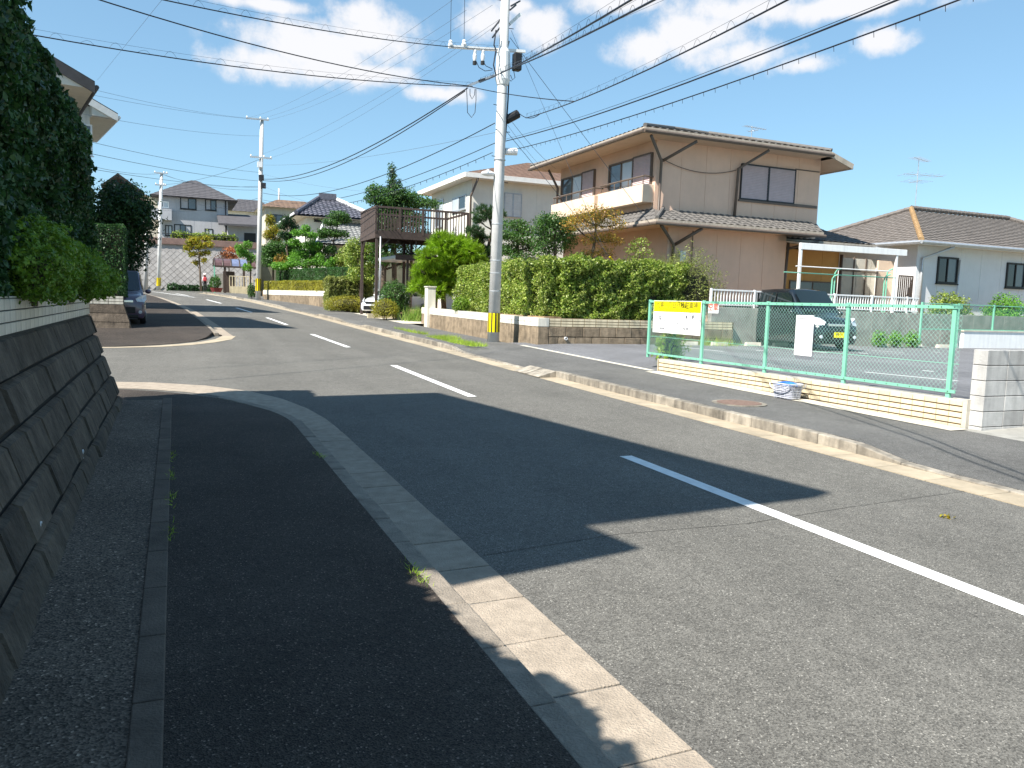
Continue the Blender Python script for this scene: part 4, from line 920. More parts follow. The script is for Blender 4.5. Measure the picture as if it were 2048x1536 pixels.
# basket
bp = gp(1573, 805, .135); bp = V(9.2, bp[1]*9.2/bp[0], zr(bp[1]*9.2/bp[0])+.14)
mat('basket_grey', (.50, .51, .56), .5, .05, 5); mat('basket_inner', (.22, .23, .28), .6, .05, 5)
BK = thing('laundry_basket', 'pale grey perforated plastic basket holding blue cloth on the pavement', 'basket', bp)
mb = MB(); hx, hy, hb = .155, .235, .24
def bring(z, k): 
    return [bp+V(hx*k*math.copysign(abs(math.cos(a))**.5, math.cos(a)), hy*k*math.copysign(abs(math.sin(a))**.5, math.sin(a)), z) for a in np.linspace(0, 2*math.pi, 33)[:-1]]
for i, z in enumerate(np.linspace(.02, hb, 9)):
    k = .86+.14*z/hb; mb.tube(bring(z, k)+[bring(z, k)[0]], .006 if i else .008, 5, cap=False)
for j in range(0, 32): mb.tube([bring(.0, .86)[j], bring(hb, 1.0)[j]], .005, 5, cap=False)
mb.add(bring(.0, .86), [tuple(range(32))]); mb.add(bring(.012, .86), [tuple(range(32))]); mb.build('lattice', 'basket_grey', BK); mb = MB(); q0, q1 = bring(.01, .84), bring(hb-.02, .97); mb.add(q0+q1, [(j, (j+1) % 32, (j+1) % 32+32, j+32) for j in range(32)]); mb.build('inner_wall', 'basket_inner', BK)
mb = MB(); r0 = bring(hb, 1.03); mb.tube(r0+[r0[0]], .012, 6, cap=False); mb.build('rim', 'basket_grey', BK)
for s in (1, -1): MB().tube([bp+V(-.17*s, .2*math.cos(a), hb-.005+.02-.09*math.sin(a)) if False else bp+V(s*(hx+.02+.03*math.sin(a)), .22*math.cos(a), hb-.10*math.sin(a)) for a in np.linspace(0, math.pi, 12)], .009, 6).build('handle', 'basket_grey', BK)
mat('blue_cloth', (.03, .16, .55), .8, .3, 12, .5, 40)
mb = MB(); rows = []
bl = thing('blue_cloth', 'crumpled blue cloth heaped inside the basket', 'cloth', bp+V(0, 0, .15))
R_ = []
for i in range(9):
    k = i/8; R_.append([bp+V(.135*k*math.cos(a)*(1+.1*math.sin(3*a)), .20*k*math.sin(a), .27-.06*k*k+.022*math.sin(5*a+4*k)*k+.015*math.sin(9*a)*k) for a in np.linspace(0, 2*math.pi, 25)])
mb.add([p for r in R_ for p in r], [(i*25+j, i*25+j+1, (i+1)*25+j+1, (i+1)*25+j) for i in range(8) for j in range(24)]); mb.build('folds', 'blue_cloth', bl, smooth=True)
# dark kei van in the lot, nose to the camera
vn = atZ(1684, 704, LZ); kei('parked_car', 'black tall hatchback with yellow number plate parked in the lot', (vn[0]+.05, vn[1]+.25, LZ), math.radians(90-6), 'paint_dark', '60-11', 1.76, 1.1)
# wheel stops
for k, px in enumerate((1378, 1438, 1505, 1560, 1770, 1830, 1885)):
    c = atZ(px, 689 if px < 1600 else 684, LZ); c[1] = 21.1; r = ray(px, 688); c[0] = r[0]/r[1]*21.1
    lab = ('concrete wheel stop behind the notice board', 'concrete wheel stop beside the dry grass tuft', 'concrete wheel stop just behind the rear wheel of the black car', 'concrete wheel stop hidden under the rear of the black car', 'concrete wheel stop in front of the first leafy weeds', 'concrete wheel stop in front of the last leafy weeds', 'concrete wheel stop near the low white wall')[k]
    mb = MB(); mb.prism([(c[0]-.3, 21.02, LZ), (c[0]-.3, 21.18, LZ), (c[0]-.28, 21.15, LZ+.12), (c[0]-.28, 21.05, LZ+.12)], (.6, 0, 0)); tag(mb.build('wheel_stop', 'conc_pale', None, bevel=.01), lab, 'wheel stop', 'wheel stops in the parking lot')
# back wall of the lot: concrete, with white railing on top further right
bwy = 21.7; xw0 = float(atY(1422, 640, bwy)[0]); zc0 = float(atY(1560, 618, bwy)[2])
CW = thing('concrete_wall', 'grey concrete wall at the back of the parking lot under the white railing', 'wall', (xw0+6, bwy, LZ))
zc0 = max(zc0, 1.35)
x = xw0
while x < 33:
    MB().box(x+.006, x+1.794, bwy, bwy+.2, LZ-.3, zc0).build('wall_panel', 'conc_grey', CW, bevel=.01); x += 1.8
MB().box(xw0+.02, 33, bwy+.02, bwy+.18, LZ-.3, zc0-.02).build('core', 'stone_joint', CW)
RL = thing('white_railing', 'white metal picket railing above the concrete wall of the parking lot', 'railing', (xw0+5, bwy+.1, zc0))
xr1 = float(atY(1838, 640, bwy)[0]); zr1 = float(atY(1600, 585, bwy)[2])
MB().box(xw0, xr1, bwy+.07, bwy+.13, zr1-.05, zr1).build('top_rail', 'white_paint', RL); MB().box(xw0, xr1, bwy+.08, bwy+.12, zc0+.06, zc0+.1).build('bottom_rail', 'white_paint', RL)
x = xw0+.05
while x < xr1: MB().box(x-.014, x+.014, bwy+.085, bwy+.115, zc0+.1, zr1-.05).build('picket', 'white_paint', RL); x += .125
for x in np.arange(xw0+.02, xr1, 1.8): MB().box(x-.03, x+.03, bwy+.06, bwy+.14, zc0-.02, zr1+.02).build('post', 'white_paint', RL)
# weeds in the lot
def tuft(name, label, c, n, h, w, m, cat='plant', group=None, r=.25, up=1.2):
    t = thing(name, label, cat, c, group); P = np.asarray(c, float)+np.stack([RNG.normal(0, r, n), RNG.normal(0, r, n), np.zeros(n)], 1); D = np.stack([RNG.normal(0, .45, n), RNG.normal(0, .45, n), np.full(n, up)], 1)
    mkobj('blades', npmesh('blades', needles(P, D, h, w, .1), 3), m, t)['kind'] = 'stuff'; return t
c = atZ(1338, 722, LZ); shrub('weed_clump', 'bushy green weed growing inside the fence below the parking notice', c+V(0, 0, .30), (.33, .33, .38), 1500, .06, 'lf_grass', rough=.3, seed=5, inner=.6, cat='plant')
for k, px in enumerate((1763, 1795, 1828)):
    c = atY(px, 664, 20.9); shrub('weed_clump', ('leafy weed clump at the foot of the wall nearest the black car', 'leafy weed clump at the foot of the wall between two others', 'leafy weed clump at the foot of the wall nearest the white fence post')[k], (c[0], 20.95, LZ+.27), (.28, .25, .3), 700, .07, 'lf_fresh', 'weeds by the lot wall', rough=.3, seed=k, inner=.6, cat='plant')
for k, (px, py) in enumerate(((1425, 682), (1450, 678))):
    c = atY(px, py, 21.2); tuft('weed_tuft', ('dry grass tuft at the wall foot behind the wheel stops', 'smaller dry grass tuft at the wall foot')[k], (c[0], 21.3, LZ), 150, .4-.12*k, .012, 'lf_grass', r=.3)
# ---------------------------------------------------------------- tan house
mat('wall_tan', (.72, .50, .375), .9, .05, 1.5, .25, 120, stain=.03); mat('wall_tan_light', (.74, .57, .43), .9, .05, 1.5, .2, 120, stain=.03)
mat('soffit_tan', (.55, .41, .30), .9, .06, 3); mat('fascia_tan', (.42, .36, .29), .7, .12, 3, stain=.3); mat('gutter_brown', (.13, .10, .08), .5, .15, 4)
mat('roof_grey', (.135, .125, .115), .8, .22, 5, .3, 50, stain=.2); mat('shutter_mauve', (.58, .48, .48), .6, .08, 5); mat('wall_orange', (.60, .35, .13), .9, .06, 2, .2, 100)
TH = thing('house', 'tan two storey house with grey tiled roofs and mauve shutters behind the hedge', 'house', (19, 26, 1.2))
XA, XB, YN, YF = 16.1, 23.83, 25.0, 32.8; GZ = 1.2; Z2 = 7.72; Z1 = 4.58
x1f = 21.8; Y1 = 24.4
MB().box(XA+.02, XB-.02, YN+.02, YF, 4.6, Z2+.12).build('wall', 'wall_tan', TH)
MB().box(XA+.28, x1f, Y1+.02, YF, GZ, 5.0).build('wall', 'wall_tan', TH)
fN2 = Face((0, YN+.02, 0), (1, 0, 0), (0, -1, 0)); fN1 = Face((0, Y1+.02, 0), (1, 0, 0), (0, -1, 0)); fS2 = Face((XA+.02, 0, 0), (0, 1, 0), (-1, 0, 0)); fS1 = Face((XA+.28, 0, 0), (0, 1, 0), (-1, 0, 0))
panels(TH, fN2, XA, XB, 4.8, Z2+.1, 'wall_tan', 1.1); panels(TH, fN1, XA+.26, x1f, GZ, 4.9, 'wall_tan', 1.1)
panels(TH, fS2, YN+.02, YF, 4.8, Z2+.1, 'wall_tan', 1.3); panels(TH, fS1, Y1+.04, YF, GZ, 4.9, 'wall_tan', 1.3)
# upper roof: front and street eaves, lower eave to the right with a verge
xe0, xe1, ye0, ye1 = 15.0, 23.46, 24.1, 33.7; xc = 24.6; zc = Z2-.36
rh = 1.25; rx0, rx1, ry = xe0+4.4, 21.2, (ye0+ye1)/2
E0, E1, E2, E3 = V(xe0, ye0, Z2), V(xe1, ye0, Z2), V(xe1, ye1, Z2), V(xe0, ye1, Z2); R0, R1 = V(rx0, ry, Z2+rh), V(rx1, ry, Z2+rh)
up = V(0, 0, .16)
slope(TH, E0+up, E1+up, R0+up, R1+up, 'roof_grey', .30, .30, .045); slope(TH, E3+up, E0+up, R0+up, R0+up, 'roof_grey', .30, .30, .045)
EC0, EC1 = V(xc, ye0, zc), V(xc, ye1, zc)
slope(TH, EC0+up, EC1+up, R1+up, R1+up, 'roof_grey', .30, .30, .045); slope(TH, E2+up, E3+up, R1+up, R0+up, 'roof_grey', .30, .30, .045)
MB().add([E0+up, E1+up, EC0+up, R1+up*1.2, R0+up*1.2, E3+up, EC1+up, E2+up], [(0, 1, 3, 4), (1, 2, 3), (5, 0, 4), (2, 6, 3), (7, 5, 4, 3), (6, 7, 3)]).build('roof_deck', 'roof_grey', TH)
for a, b in ((R0, E0), (R0, E3), (R0, R1), (R1, E1)): MB().tube([a+up*1.5, b+up*1.35], .075, 8).build('ridge_tiles', 'roof_grey', TH)
MB().add([E0, E1, E2, E3], [(3, 2, 1, 0)]).build('soffit', 'soffit_tan', TH); MB().add([V(XB-.02, ye0+.02, Z2-.02), E1-up*.1, EC0, EC1, V(XB-.02, ye1, Z2-.02)], [(0, 1, 2), (0, 2, 3, 4)]).build('soffit', 'soffit_tan', TH)
for a, b in ((E0, E1), (E3, E0), (E1, EC0), (EC0, EC1)): MB().bar(a+V(0, 0, .06), b+V(0, 0, .06), .05, .2).build('fascia', 'fascia_tan', TH)
for a, b in ((E0+V(-.06, -.08, .02), E1+V(.05, -.08, .02)), (E3+V(-.08, 0, .02), E0+V(-.08, -.06, .02))): MB().tube([a, b], .065, 8).build('gutter', 'gutter_brown', TH)
# downpipes with their splayed tops
zt = 5.05
pipe(TH, [(xe0+.3, YN-.85, Z2-.1), (XA+.12, YN-.16, 6.95), (XA+.12, YN-.12, zt+.1), (XA-.05, YN-.3, 4.95)], .055, 'gutter_brown'); pipe(TH, [(17.2, YN-.9, Z2-.1), (XA+.16, YN-.16, 6.95)], .055, 'gutter_brown')
px_, pz_ = fN2.px(1466, 410); pipe(TH, [(px_+.8, YN-.9, Z2-.08), (px_+.05, YN-.12, 7.0), (px_, YN-.1, zt+.12)], .055, 'gutter_brown'); pipe(TH, [(px_, YN-.1, zt+.14), (px_+.7, YN-.8, 4.78), (px_+1.4, YN-1.2, 4.72)], .055, 'fascia_tan')
pipe(TH, [(XA-.7, YF-.2, Z2-.1), (XA-.12, YF, 6.9), (XA-.12, YF+.05, 5.0)], .055, 'gutter_brown')
MB().tube([V(XA+.2, YN-.06, 7.05)+(V(px_, YN-.06, 6.95)-V(XA+.2, YN-.06, 7.05))*t-V(0, 0, .28*4*t*(1-t)) for t in np.linspace(0, 1, 12)], .014, 5).build('cable', 'gutter_brown', TH)
# shutters, street windows, balconies
u0, z1_ = fN2.px(1482, 323); u1, z0_ = fN2.px(1586, 404); z1_ = 7.22; z0_ = 5.92
shutter(TH, fN2, u0, u1, z0_, z1_, 'shutter_mauve', .06); MB().box(u1, XB-.1, YN-.05, YN+.01, z0_-.1, z0_).build('sill', 'gutter_brown', TH); MB().box(u1, XB-.06, YN-.02, YN+.01, z1_+.02, z1_+.06).build('trim', 'gutter_brown', TH); MB().box(u0-.05, u1, YN-.06, YN+.01, z0_-.1, z0_-.03).build('sill', 'gutter_brown', TH)
for a, b, c in ((25.2, 26.5, 28.35), (29.5, 30.6, 32.6)):
    window(TH, fS2, b, c, 5.75, 7.28, 'gutter_brown', ('glass_curtain', 'glass_mid'), .06, .09); shutter(TH, fS2, a, b-.03, 5.75, 7.28, 'shutter_mauve', .06, .11, 'gutter_brown', 1)
for a, b in ((25.06, 28.45), (28.75, 32.75)):
    bl = MB().box(15.66, XA+.03, a, b, 5.48, 6.12).build('balcony', 'wall_tan_light', TH, bevel=.01)
    mb = MB().tube([(XA, a+.1, 6.42), (15.72, a+.1, 6.42), (15.72, b-.1, 6.42), (XA, b-.1, 6.42)], .035, 6); mb.build('rail', 'gutter_brown', bl)
    for y in np.linspace(a+.15, b-.15, 4): MB().tube([(15.72, y, 6.1), (15.72, y, 6.42)], .02, 6).build('rail_post', 'gutter_brown', bl)
# lower skirt roof, front and street side
L0, L1 = V(15.35, 23.6, Z1), V(22.85, 23.6, Z1); T0, T1 = V(XA+.95, YN, 5.3), V(XB, YN, 5.22); L3 = V(15.35, YF+.6, Z1); T3 = V(XA, YF+.6, 5.25)
T0 = V(XA+.0, YN, 5.24); up = V(0, 0, .14)
slope(TH, L0+up, L1+up, T0+V(.75, 0, .02), T1+V(-.3, 0, .02), 'roof_grey', .30, .30, .05); slope(TH, L3+up, L0+up, T3+V(0, 0, .02), T0+V(0, .0, .02), 'roof_grey', .30, .30, .045)
MB().add([L0+up, L1+up, T1, T0, L3+up, T3], [(0, 1, 2, 3), (4, 0, 3, 5)]).build('roof_deck', 'roof_grey', TH)
MB().add([L0, L1, V(L1[0], Y1+.1, Z1), V(XA+.3, Y1+.1, Z1), V(XA+.3, YF+.6, Z1), L3], [(0, 1, 2, 3), (0, 3, 4, 5)]).build('soffit', 'soffit_tan', TH, fix=True)
for a, b in ((L0, L1), (L3, L0)): MB().bar(a+V(0, 0, .06), b+V(0, 0, .06), .05, .18).build('fascia', 'fascia_tan', TH); 
MB().tube([L3+V(-.07, 0, 0), L0+V(-.07, -.07, 0), L1+V(.05, -.07, 0)], .06, 8).build('gutter', 'gutter_brown', TH); MB().tube([T0+V(.4, -.0, .07), L0+up*1.4], .07, 8).build('ridge_tiles', 'roof_grey', TH)
pipe(TH, [(15.6, 23.7, Z1-.05), (XA+.45, Y1-.1, 3.95), (XA+.45, Y1-.08, GZ)], .06, 'gutter_brown'); pipe(TH, [(17.3, 23.65, Z1-.05), (XA+.5, Y1-.1, 3.95)], .06, 'gutter_brown')
MB().box(XA+.75, XA+1.0, Y1-.12, Y1+.02, 3.35, 3.75).build('meter_box', 'galv', TH, bevel=.02); MB().tube([(XA+1.3, Y1-.05, 4.5), (XA+1.32, Y1-.05, 2.2)], .02, 6).build('conduit', 'gutter_brown', TH)
u0, z1_ = fS1.px(1288, 478); window(TH, fS1, 25.4, 27.6, 1.7, 3.4, 'gutter_brown', ('glass_dark', 'glass_dark'), .06); window(TH, fS1, 29.0, 31.8, 1.7, 3.4, 'gutter_brown', ('glass_dark', 'glass_dark'), .06)
window(TH, fN1, 19.0, 20.9, 1.62, 2.0, 'gutter_brown', ('glass_dark', 'glass_dark'), .05)
# wing to the right (orange wall, low roof)
YW = 26.4; fW = Face((0, YW, 0), (1, 0, 0), (0, -1, 0)); xw1 = float(atY(1676, 540, YW)[0])
MB().box(x1f, xw1, YW+.0, YF, GZ, 4.3).build('wall', 'wall_orange', TH); panels(TH, fW, x1f, xw1, GZ, 4.25, 'wall_orange', .9)
pipe(TH, [(x1f+.1, Y1-.0, 4.4), (x1f+.06, Y1+.1, GZ)], .055, 'gutter_brown'); pipe(TH, [(xw1+.05, YW-.1, 4.2), (xw1+.05, YW-.08, GZ)], .07, 'gutter_brown'); pipe(TH, [(x1f+1.3, Y1-.3, 4.42), (x1f+.1, Y1+.05, 4.1)], .05, 'gutter_brown')
a, z1_ = fW.px(1580, 530); b, z0_ = fW.px(1672, 546); window(TH, fW, a, b, 2.35, 3.0, 'gutter_brown', ('glass_mid', 'glass_dark'), .05)
w0, w1_ = V(22.2, 24.9, 4.55), V(27.0, 24.9, 4.55); slope(TH, w0, w1_, V(22.2, 27.2, 5.45), V(25.2, 27.2, 5.45), 'roof_grey', .3, .3, .05); MB().add([w0-V(0, 0, .05), w1_-V(0, 0, .05), V(25.2, 27.2, 5.4), V(22.2, 27.2, 5.4), w1_+V(0, 4, -.05)], [(0, 1, 2, 3), (1, 4, 2)]).build('roof_deck', 'roof_grey', TH)
slope(TH, w1_, w1_+V(0, 4.5, 0), V(25.2, 27.2, 5.45), V(25.2, 27.3, 5.45), 'roof_grey', .3, .3, .05)
MB().bar(w0+V(0, 0, -.1), w1_+V(0, 0, -.1), .06, .18).build('fascia', 'fascia_tan', TH); MB().add([w0-V(0, 0, .15), w1_-V(0, 0, .15), w1_+V(0, 4.5, -.15), w0+V(0, 4.5, -.15)], [(3, 2, 1, 0)]).build('soffit', 'soffit_tan', TH)
# aerial on the roof
def antenna(name, label, base, h, els, m='galv'):
    t = thing(name, label, 'antenna', base); base = np.asarray(base, float); MB().tube([base, base+V(0, 0, h)], .02, 6).build('mast', m, t)
    for z, L, d, k, w in els:
        d = _n(V(*d, 0)); s = V(-d[1], d[0], 0); c = base+V(0, 0, z); mb = MB().tube([c-d*L*.35, c+d*L*.65], .012, 5); mb.build('boom', m, t)
        for i in range(k): q = c-d*L*.35+d*L*(i+.3)/k; MB().tube([q-s*w*(1-.04*i), q+s*w*(1-.04*i)], .007, 4).build('element', m, t)
    return t
ab = atY(1503, 273, ry)
antenna('tv_antenna', 'small television aerial on the roof of the tan house', ab+V(0, 0, -.1), .55, ((.5, 1.3, (1, .1), 9, .18), (.34, .5, (.2, -1), 3, .2)))
# ---------------------------------------------------------------- terrace roof, clothes poles and neighbour on the right
PG = thing('terrace_roof', 'white metal terrace roof on slim posts beside the tan house', 'terrace roof', (24, 23.2, GZ))
py_ = 23.2; a = atY(1600, 492, py_); b = atY(1812, 506, py_)
MB().bar(a, b, .12, .24).build('front_beam', 'white_paint', PG, bevel=.01); MB().add([a+V(0, 0, .13), b+V(0, 0, .13), b+V(0, 2.3, .45), a+V(0, 2.3, .45)], [(0, 1, 2, 3)]).build('roof_sheet', 'glass_mid', PG)
for p in (a+V(.05, 0, 0), b+V(-.5, 0, 0)): MB().box(p[0]-.045, p[0]+.045, py_-.045, py_+.045, GZ, p[2]).build('post', 'white_paint', PG)
for k in range(6): p = a+(b-a)*(k+.5)/6; MB().bar(p+V(0, .05, .1), p+V(0, 2.3, .42), .04, .06).build('rafter', 'white_paint', PG)
for k, (pxa, pxb) in enumerate(((1664, 1656), (1768, 1762))):
    c = atY(pxa, 600, 22.6); t = thing('clothes_pole_stand', ('green double clothes pole stand beside the orange wall', 'green double clothes pole stand beside the white folding screens')[k], 'clothes stand', (c[0], 22.6, GZ), 'clothes pole stands')
    for dx in (-.06, .06):
        top = atY(pxa, 540, 22.6)[2]-(.0 if dx > 0 else .22); MB().tube([(c[0]+dx, 22.6, GZ), (c[0]+dx, 22.6, top-.1), (c[0]+dx+.04, 22.55, top), (c[0]+dx+.18, 22.5, top+.06)], .028, 8).build('pole', 'fence_green', t)
mat('pole_blue', (.45, .62, .68), .3, .08, 5)
for k, (pa, pb) in enumerate((((1592, 532), (1782, 543)), ((1568, 544), (1790, 556)))):
    a, b = atY(*pa, 22.5+.1*k), atY(*pb, 22.5+.1*k); tag(MB().tube([a, b], .02, 8).build('drying_pole', ('white_paint', 'fence_green')[k], None), ('long pale drying pole resting on the green stands', 'long green drying pole hung below the pale one')[k], 'drying pole', 'drying poles')
# white screens
SC = thing('screen_wall', 'pale corrugated screens closing the yard between the two houses', 'screen', (26, 26.5, GZ)); fS = Face((0, 26.6, 0), (1, 0, 0), (0, -1, 0))
a = fS.px(1682, 540)[0]; b = fS.px(1800, 540)[0]
mat('screen_pale', (.60, .57, .49), .7, .08, 4); panels(SC, fS, a, b, GZ, 4.1, 'screen_pale', .8, .03); mb = MB()
for u in np.linspace(a, b, 6): fS.box(mb, u-.025, u+.025, GZ, 4.15, .0, .05)
for z in (2.3, 3.55): fS.box(mb, a, b, z-.03, z+.03, .0, .045)
mb.build('frame', 'gutter_brown', SC); MB().box(a, b, 26.61, 26.7, GZ, 4.1).build('backing', 'screen_pale', SC)
# house to the right
mat('wall_pale', (.70, .71, .72), .85, .04, 2, .2, 80, stain=.03); mat('roof_tile_brown', (.165, .145, .13), .85, .25, 5, .4, 40, stain=.25); mat('ridge_orange', (.33, .21, .10), .9, .35, 6, .5, 40)
RHs = thing('house', 'pale single storey house with brown tiled hip roof and small dark windows', 'house', (33, 27, GZ))
ex, ey, ez = 28.3, 23.8, 4.65; EW, ED = 16.0, 9.0; fR = Face((0, 24.5, 0), (1, 0, 0), (0, -1, 0)); fRs = Face((28.95, 0, 0), (0, 1, 0), (-1, 0, 0))
xr0 = 28.95
MB().box(xr0, xr0+14.5, 24.5, 32, GZ-.3, ez+.1).build('wall', 'wall_pale', RHs); panels(RHs, fR, xr0, xr0+14.5, GZ+.35, ez+.05, 'wall_pale', 1.35, .016); MB().box(xr0-.03, xr0+14.5, 24.46, 24.5, GZ-.3, GZ+.33).build('plinth', 'conc_pale', RHs)
d = 4.5; pt = .44; A0, A1, A2, A3 = V(ex, ey, ez), V(ex+EW, ey, ez), V(ex+EW, ey+ED, ez), V(ex, ey+ED, ez); B0, B1 = V(ex+d, ey+d, ez+d*pt), V(ex+EW-d, ey+d, ez+d*pt); up = V(0, 0, .1)
slope(RHs, A0+up, A1+up, B0+up, B1+up, 'roof_tile_brown', .26, .32, .02, .035); slope(RHs, A3+up, A0+up, B0+up, B0+up, 'roof_tile_brown', .26, .32, .02, .035); slope(RHs, A1+up, A2+up, B1+up, B1+up, 'roof_tile_brown', .3, .32, .02, .035); slope(RHs, A2+up, A3+up, B1+up, B0+up, 'roof_tile_brown', .3, .32, .02, .035)
MB().add([A0+up*.4, A1+up*.4, A2+up*.4, A3+up*.4, B0+up*.4, B1+up*.4], [(0, 1, 5, 4), (1, 2, 5), (2, 3, 4, 5), (3, 0, 4)]).build('roof_deck', 'roof_tile_brown', RHs)
def ridge(parent, a, b, m, r=.11, n=None):
    L = np.linalg.norm(b-a); n = n or int(L/.3)
    mb = MB()
    for i in range(n): p, q = a+(b-a)*i/n, a+(b-a)*(i+1.05)/n; mb.tube([p, q], [r*1.08, r*.92], 8)
    o = mb.build('ridge_tiles', m, parent); o['kind'] = 'stuff'
ridge(RHs, A0+up*1.6, B0+up*1.9, 'ridge_orange'); ridge(RHs, B0+up*2.2, B1+up*2.2, 'roof_tile_brown'); ridge(RHs, A3+up*1.6, B0+up*1.9, 'roof_tile_brown'); ridge(RHs, A1+up*1.6, B1+up*1.9, 'roof_tile_brown')
MB().add([A0, A1, A2, A3], [(3, 2, 1, 0)]).build('soffit', 'soffit', RHs)
for a, b in ((A0, A1), (A3, A0)): MB().bar(a+V(0, 0, .02), b+V(0, 0, .02), .05, .14).build('fascia', 'fascia_white', RHs)
for a, b in ((A0+V(-.07, -.07, .05), A1+V(0, -.07, .05)), (A3+V(-.07, 0, .05), A0+V(-.07, -.07, .05))): MB().tube([a, b], .075, 8).build('gutter', 'galv', RHs)
for (ax_, ay_), (bx_, by_) in (((1875, 513), (1911, 568)), ((2013, 525), (2045, 577))):
    u0, z1_ = fR.px(ax_, ay_); u1, z0_ = fR.px(bx_, by_); window(RHs, fR, u0, u1, z0_, z1_, 'black', ('glass_dark', 'glass_mid'), .07, .08)
pipe(RHs, [(xr0+1.3, ey, ez-.05), (xr0+.25, 24.4, ez-.55), (xr0+.2, 24.38, GZ)], .06, 'galv')
u, z = fR.px(1917, 520); pipe(RHs, [(u, 24.42, z), (u, 24.42, GZ)], .025, 'galv', 'conduit')
ab = atY(1861, 430, ey+d); antenna('tv_antenna', 'tall television aerial on the brown roof of the pale house', V(B0[0]+.25, B0[1], B0[2]+.1), 2.5, ((2.45, 1.6, (1, .3), 8, .3), (1.7, 2.2, (1, -.2), 6, .6), (1.4, .9, (.2, 1), 3, .7)))
GT = thing('garden_gate', 'brown metal slatted gate beside the pale house', 'gate', (28, 24.6, GZ)); fG = Face((0, 24.6, 0), (1, 0, 0), (0, -1, 0)); a = fG.px(1797, 560)[0]; b = fG.px(1832, 560)[0]; zt = fG.px(1815, 551)[1]
for u in np.linspace(a, b, 10): mb = MB(); fG.box(mb, u-.02, u+.02, GZ, zt, 0, .04); mb.build('slat', 'brown_metal', GT)
mb = MB(); fG.box(mb, a, b, zt-.05, zt, -.02, 0); mb.build('top_rail', 'brown_metal', GT); MB().box(a-.1, b+.2, 25.6, 25.7, GZ, 4.0).build('blind', 'wall_tan_light', GT)
# ground of those plots, front retaining wall pieces, green mesh fence and shrubs on the right
struct(MB().box(10.35, 26.2, 21.95, 60, .3, GZ).build('garden_plot', 'soil')); struct(MB().box(26.2, 70, 21.9, 60, .3, GZ-.02).build('garden_plot', 'soil'))
gx0 = float(atY(1838, 640, 21.2)[0])
WW = thing('white_wall', 'low whitewashed wall under the green mesh fence by the pale house', 'wall', (gx0+5, 21.3, LZ)); MB().box(gx0+2.2, gx0+16, 21.0, 21.25, LZ-.1, float(atY(1990, 664, 21.2)[2])).build('wall', 'white_paint', WW); MB().box(gx0+2.15, gx0+16, 20.97, 21.28, float(atY(1990, 664, 21.2)[2]), float(atY(1990, 664, 21.2)[2])+.05).build('coping', 'conc_pale', WW)
GF = thing('mesh_fence', 'dark green mesh fence standing on the low white wall', 'fence', (gx0+4, 21.1, 1.0)); zf0, zf1 = float(atY(1990, 662, 21.1)[2]), float(atY(1990, 611, 21.1)[2])
for u in np.arange(gx0, gx0+14, 1.95): MB().box(u-.03, u+.03, 21.08, 21.14, LZ, zf1+.02).build('post', 'fence_green', GF)
MB().box(gx0, gx0+14, 21.09, 21.13, zf1-.03, zf1).build('top_rail', 'fence_green', GF); MB().box(gx0, gx0+14, 21.09, 21.13, zf0, zf0+.04).build('bottom_rail', 'fence_green', GF); mesh_panel(GF, (gx0, 21.11), (gx0+14, 21.11), zf0+.04, zf1-.03, 'fence_wire_dark', .06, .003)
for k, (px, w) in enumerate(((1905, 1.0), (2018, 1.0))):
    c = atY(px, 630, 22.4); shrub('garden_shrub', ('rounded green shrub in front of the pale house, below its window', 'rounded green shrub in front of the pale house, below its farther window')[k], (c[0], 22.6, 1.65), (.95, .7, .95), 5000, .085, 'lf_fresh' if k else 'lf_hedge', 'shrubs by the pale house', rough=.2, seed=11+k)
# ---------------------------------------------------------------- white house behind the garden
WH = thing('house', 'white two storey house with reddish brown hip roof behind the pines', 'house', (17, 43, 1.4))
mat('roof_rust', (.20, .125, .09), .85, .22, 4, .3, 40, stain=.2); mat('wall_cream', (.76, .74, .66), .9, .05, 2, .2, 80, stain=.03)
wy = 40.4; xw = 14.6; ez = 8.15; ex, ey = 13.95, 39.6; yf = float(atX(836, 390, ex)[1]); EW = 11; ED = yf-ey
MB().box(xw, xw+9.5, wy, yf-.8, 1.2, ez+.1).build('wall', 'wall_cream', WH); fWN = Face((0, wy, 0), (1, 0, 0), (0, -1, 0)); fWS = Face((xw, 0, 0), (0, 1, 0), (-1, 0, 0)); panels(WH, fWN, xw, xw+9.5, 1.3, ez+.05, 'wall_cream', 1.8, .014)
A0, A1, A2, A3 = V(ex, ey, ez), V(ex+EW, ey, ez), V(ex+EW, yf, ez), V(ex, yf, ez); d = EW/2; pt = .30
if ED > EW: B0, B1 = V(ex+d, ey+d, ez+d*pt), V(ex+d, yf-d, ez+d*pt)
else: B0 = B1 = V(ex+d, (ey+yf)/2, ez+d*pt)
up = V(0, 0, .2)
slope(WH, A0+up, A1+up, B0+up, B0+up, 'roof_rust', .3, .4, .012, .02); slope(WH, A3+up, A0+up, B1+up, B0+up, 'roof_rust', .3, .4, .012, .02); slope(WH, A1+up, A2+up, B0+up, B1+up, 'roof_rust', .3, .4, .012, .02)
MB().add([A0, A1, A2, A3], [(3, 2, 1, 0)]).build('soffit', 'fascia_white', WH)
for a, b in ((A0, A1), (A3, A0)): MB().bar(a+V(0, 0, .1), b+V(0, 0, .1), .08, .24).build('fascia', 'fascia_white', WH)
pipe(WH, [(ex+.7, ey, ez-.05), (xw-.1, wy-.15, ez-.9), (xw-.1, wy-.12, 2)], .06, 'gutter_brown')
u0, z1_ = fWN.px(1008, 386); u1, z0_ = fWN.px(1041, 435); shutter(WH, fWN, u0, u1, z0_, z1_, 'fascia_white', .13, .12, 'galv', 2)
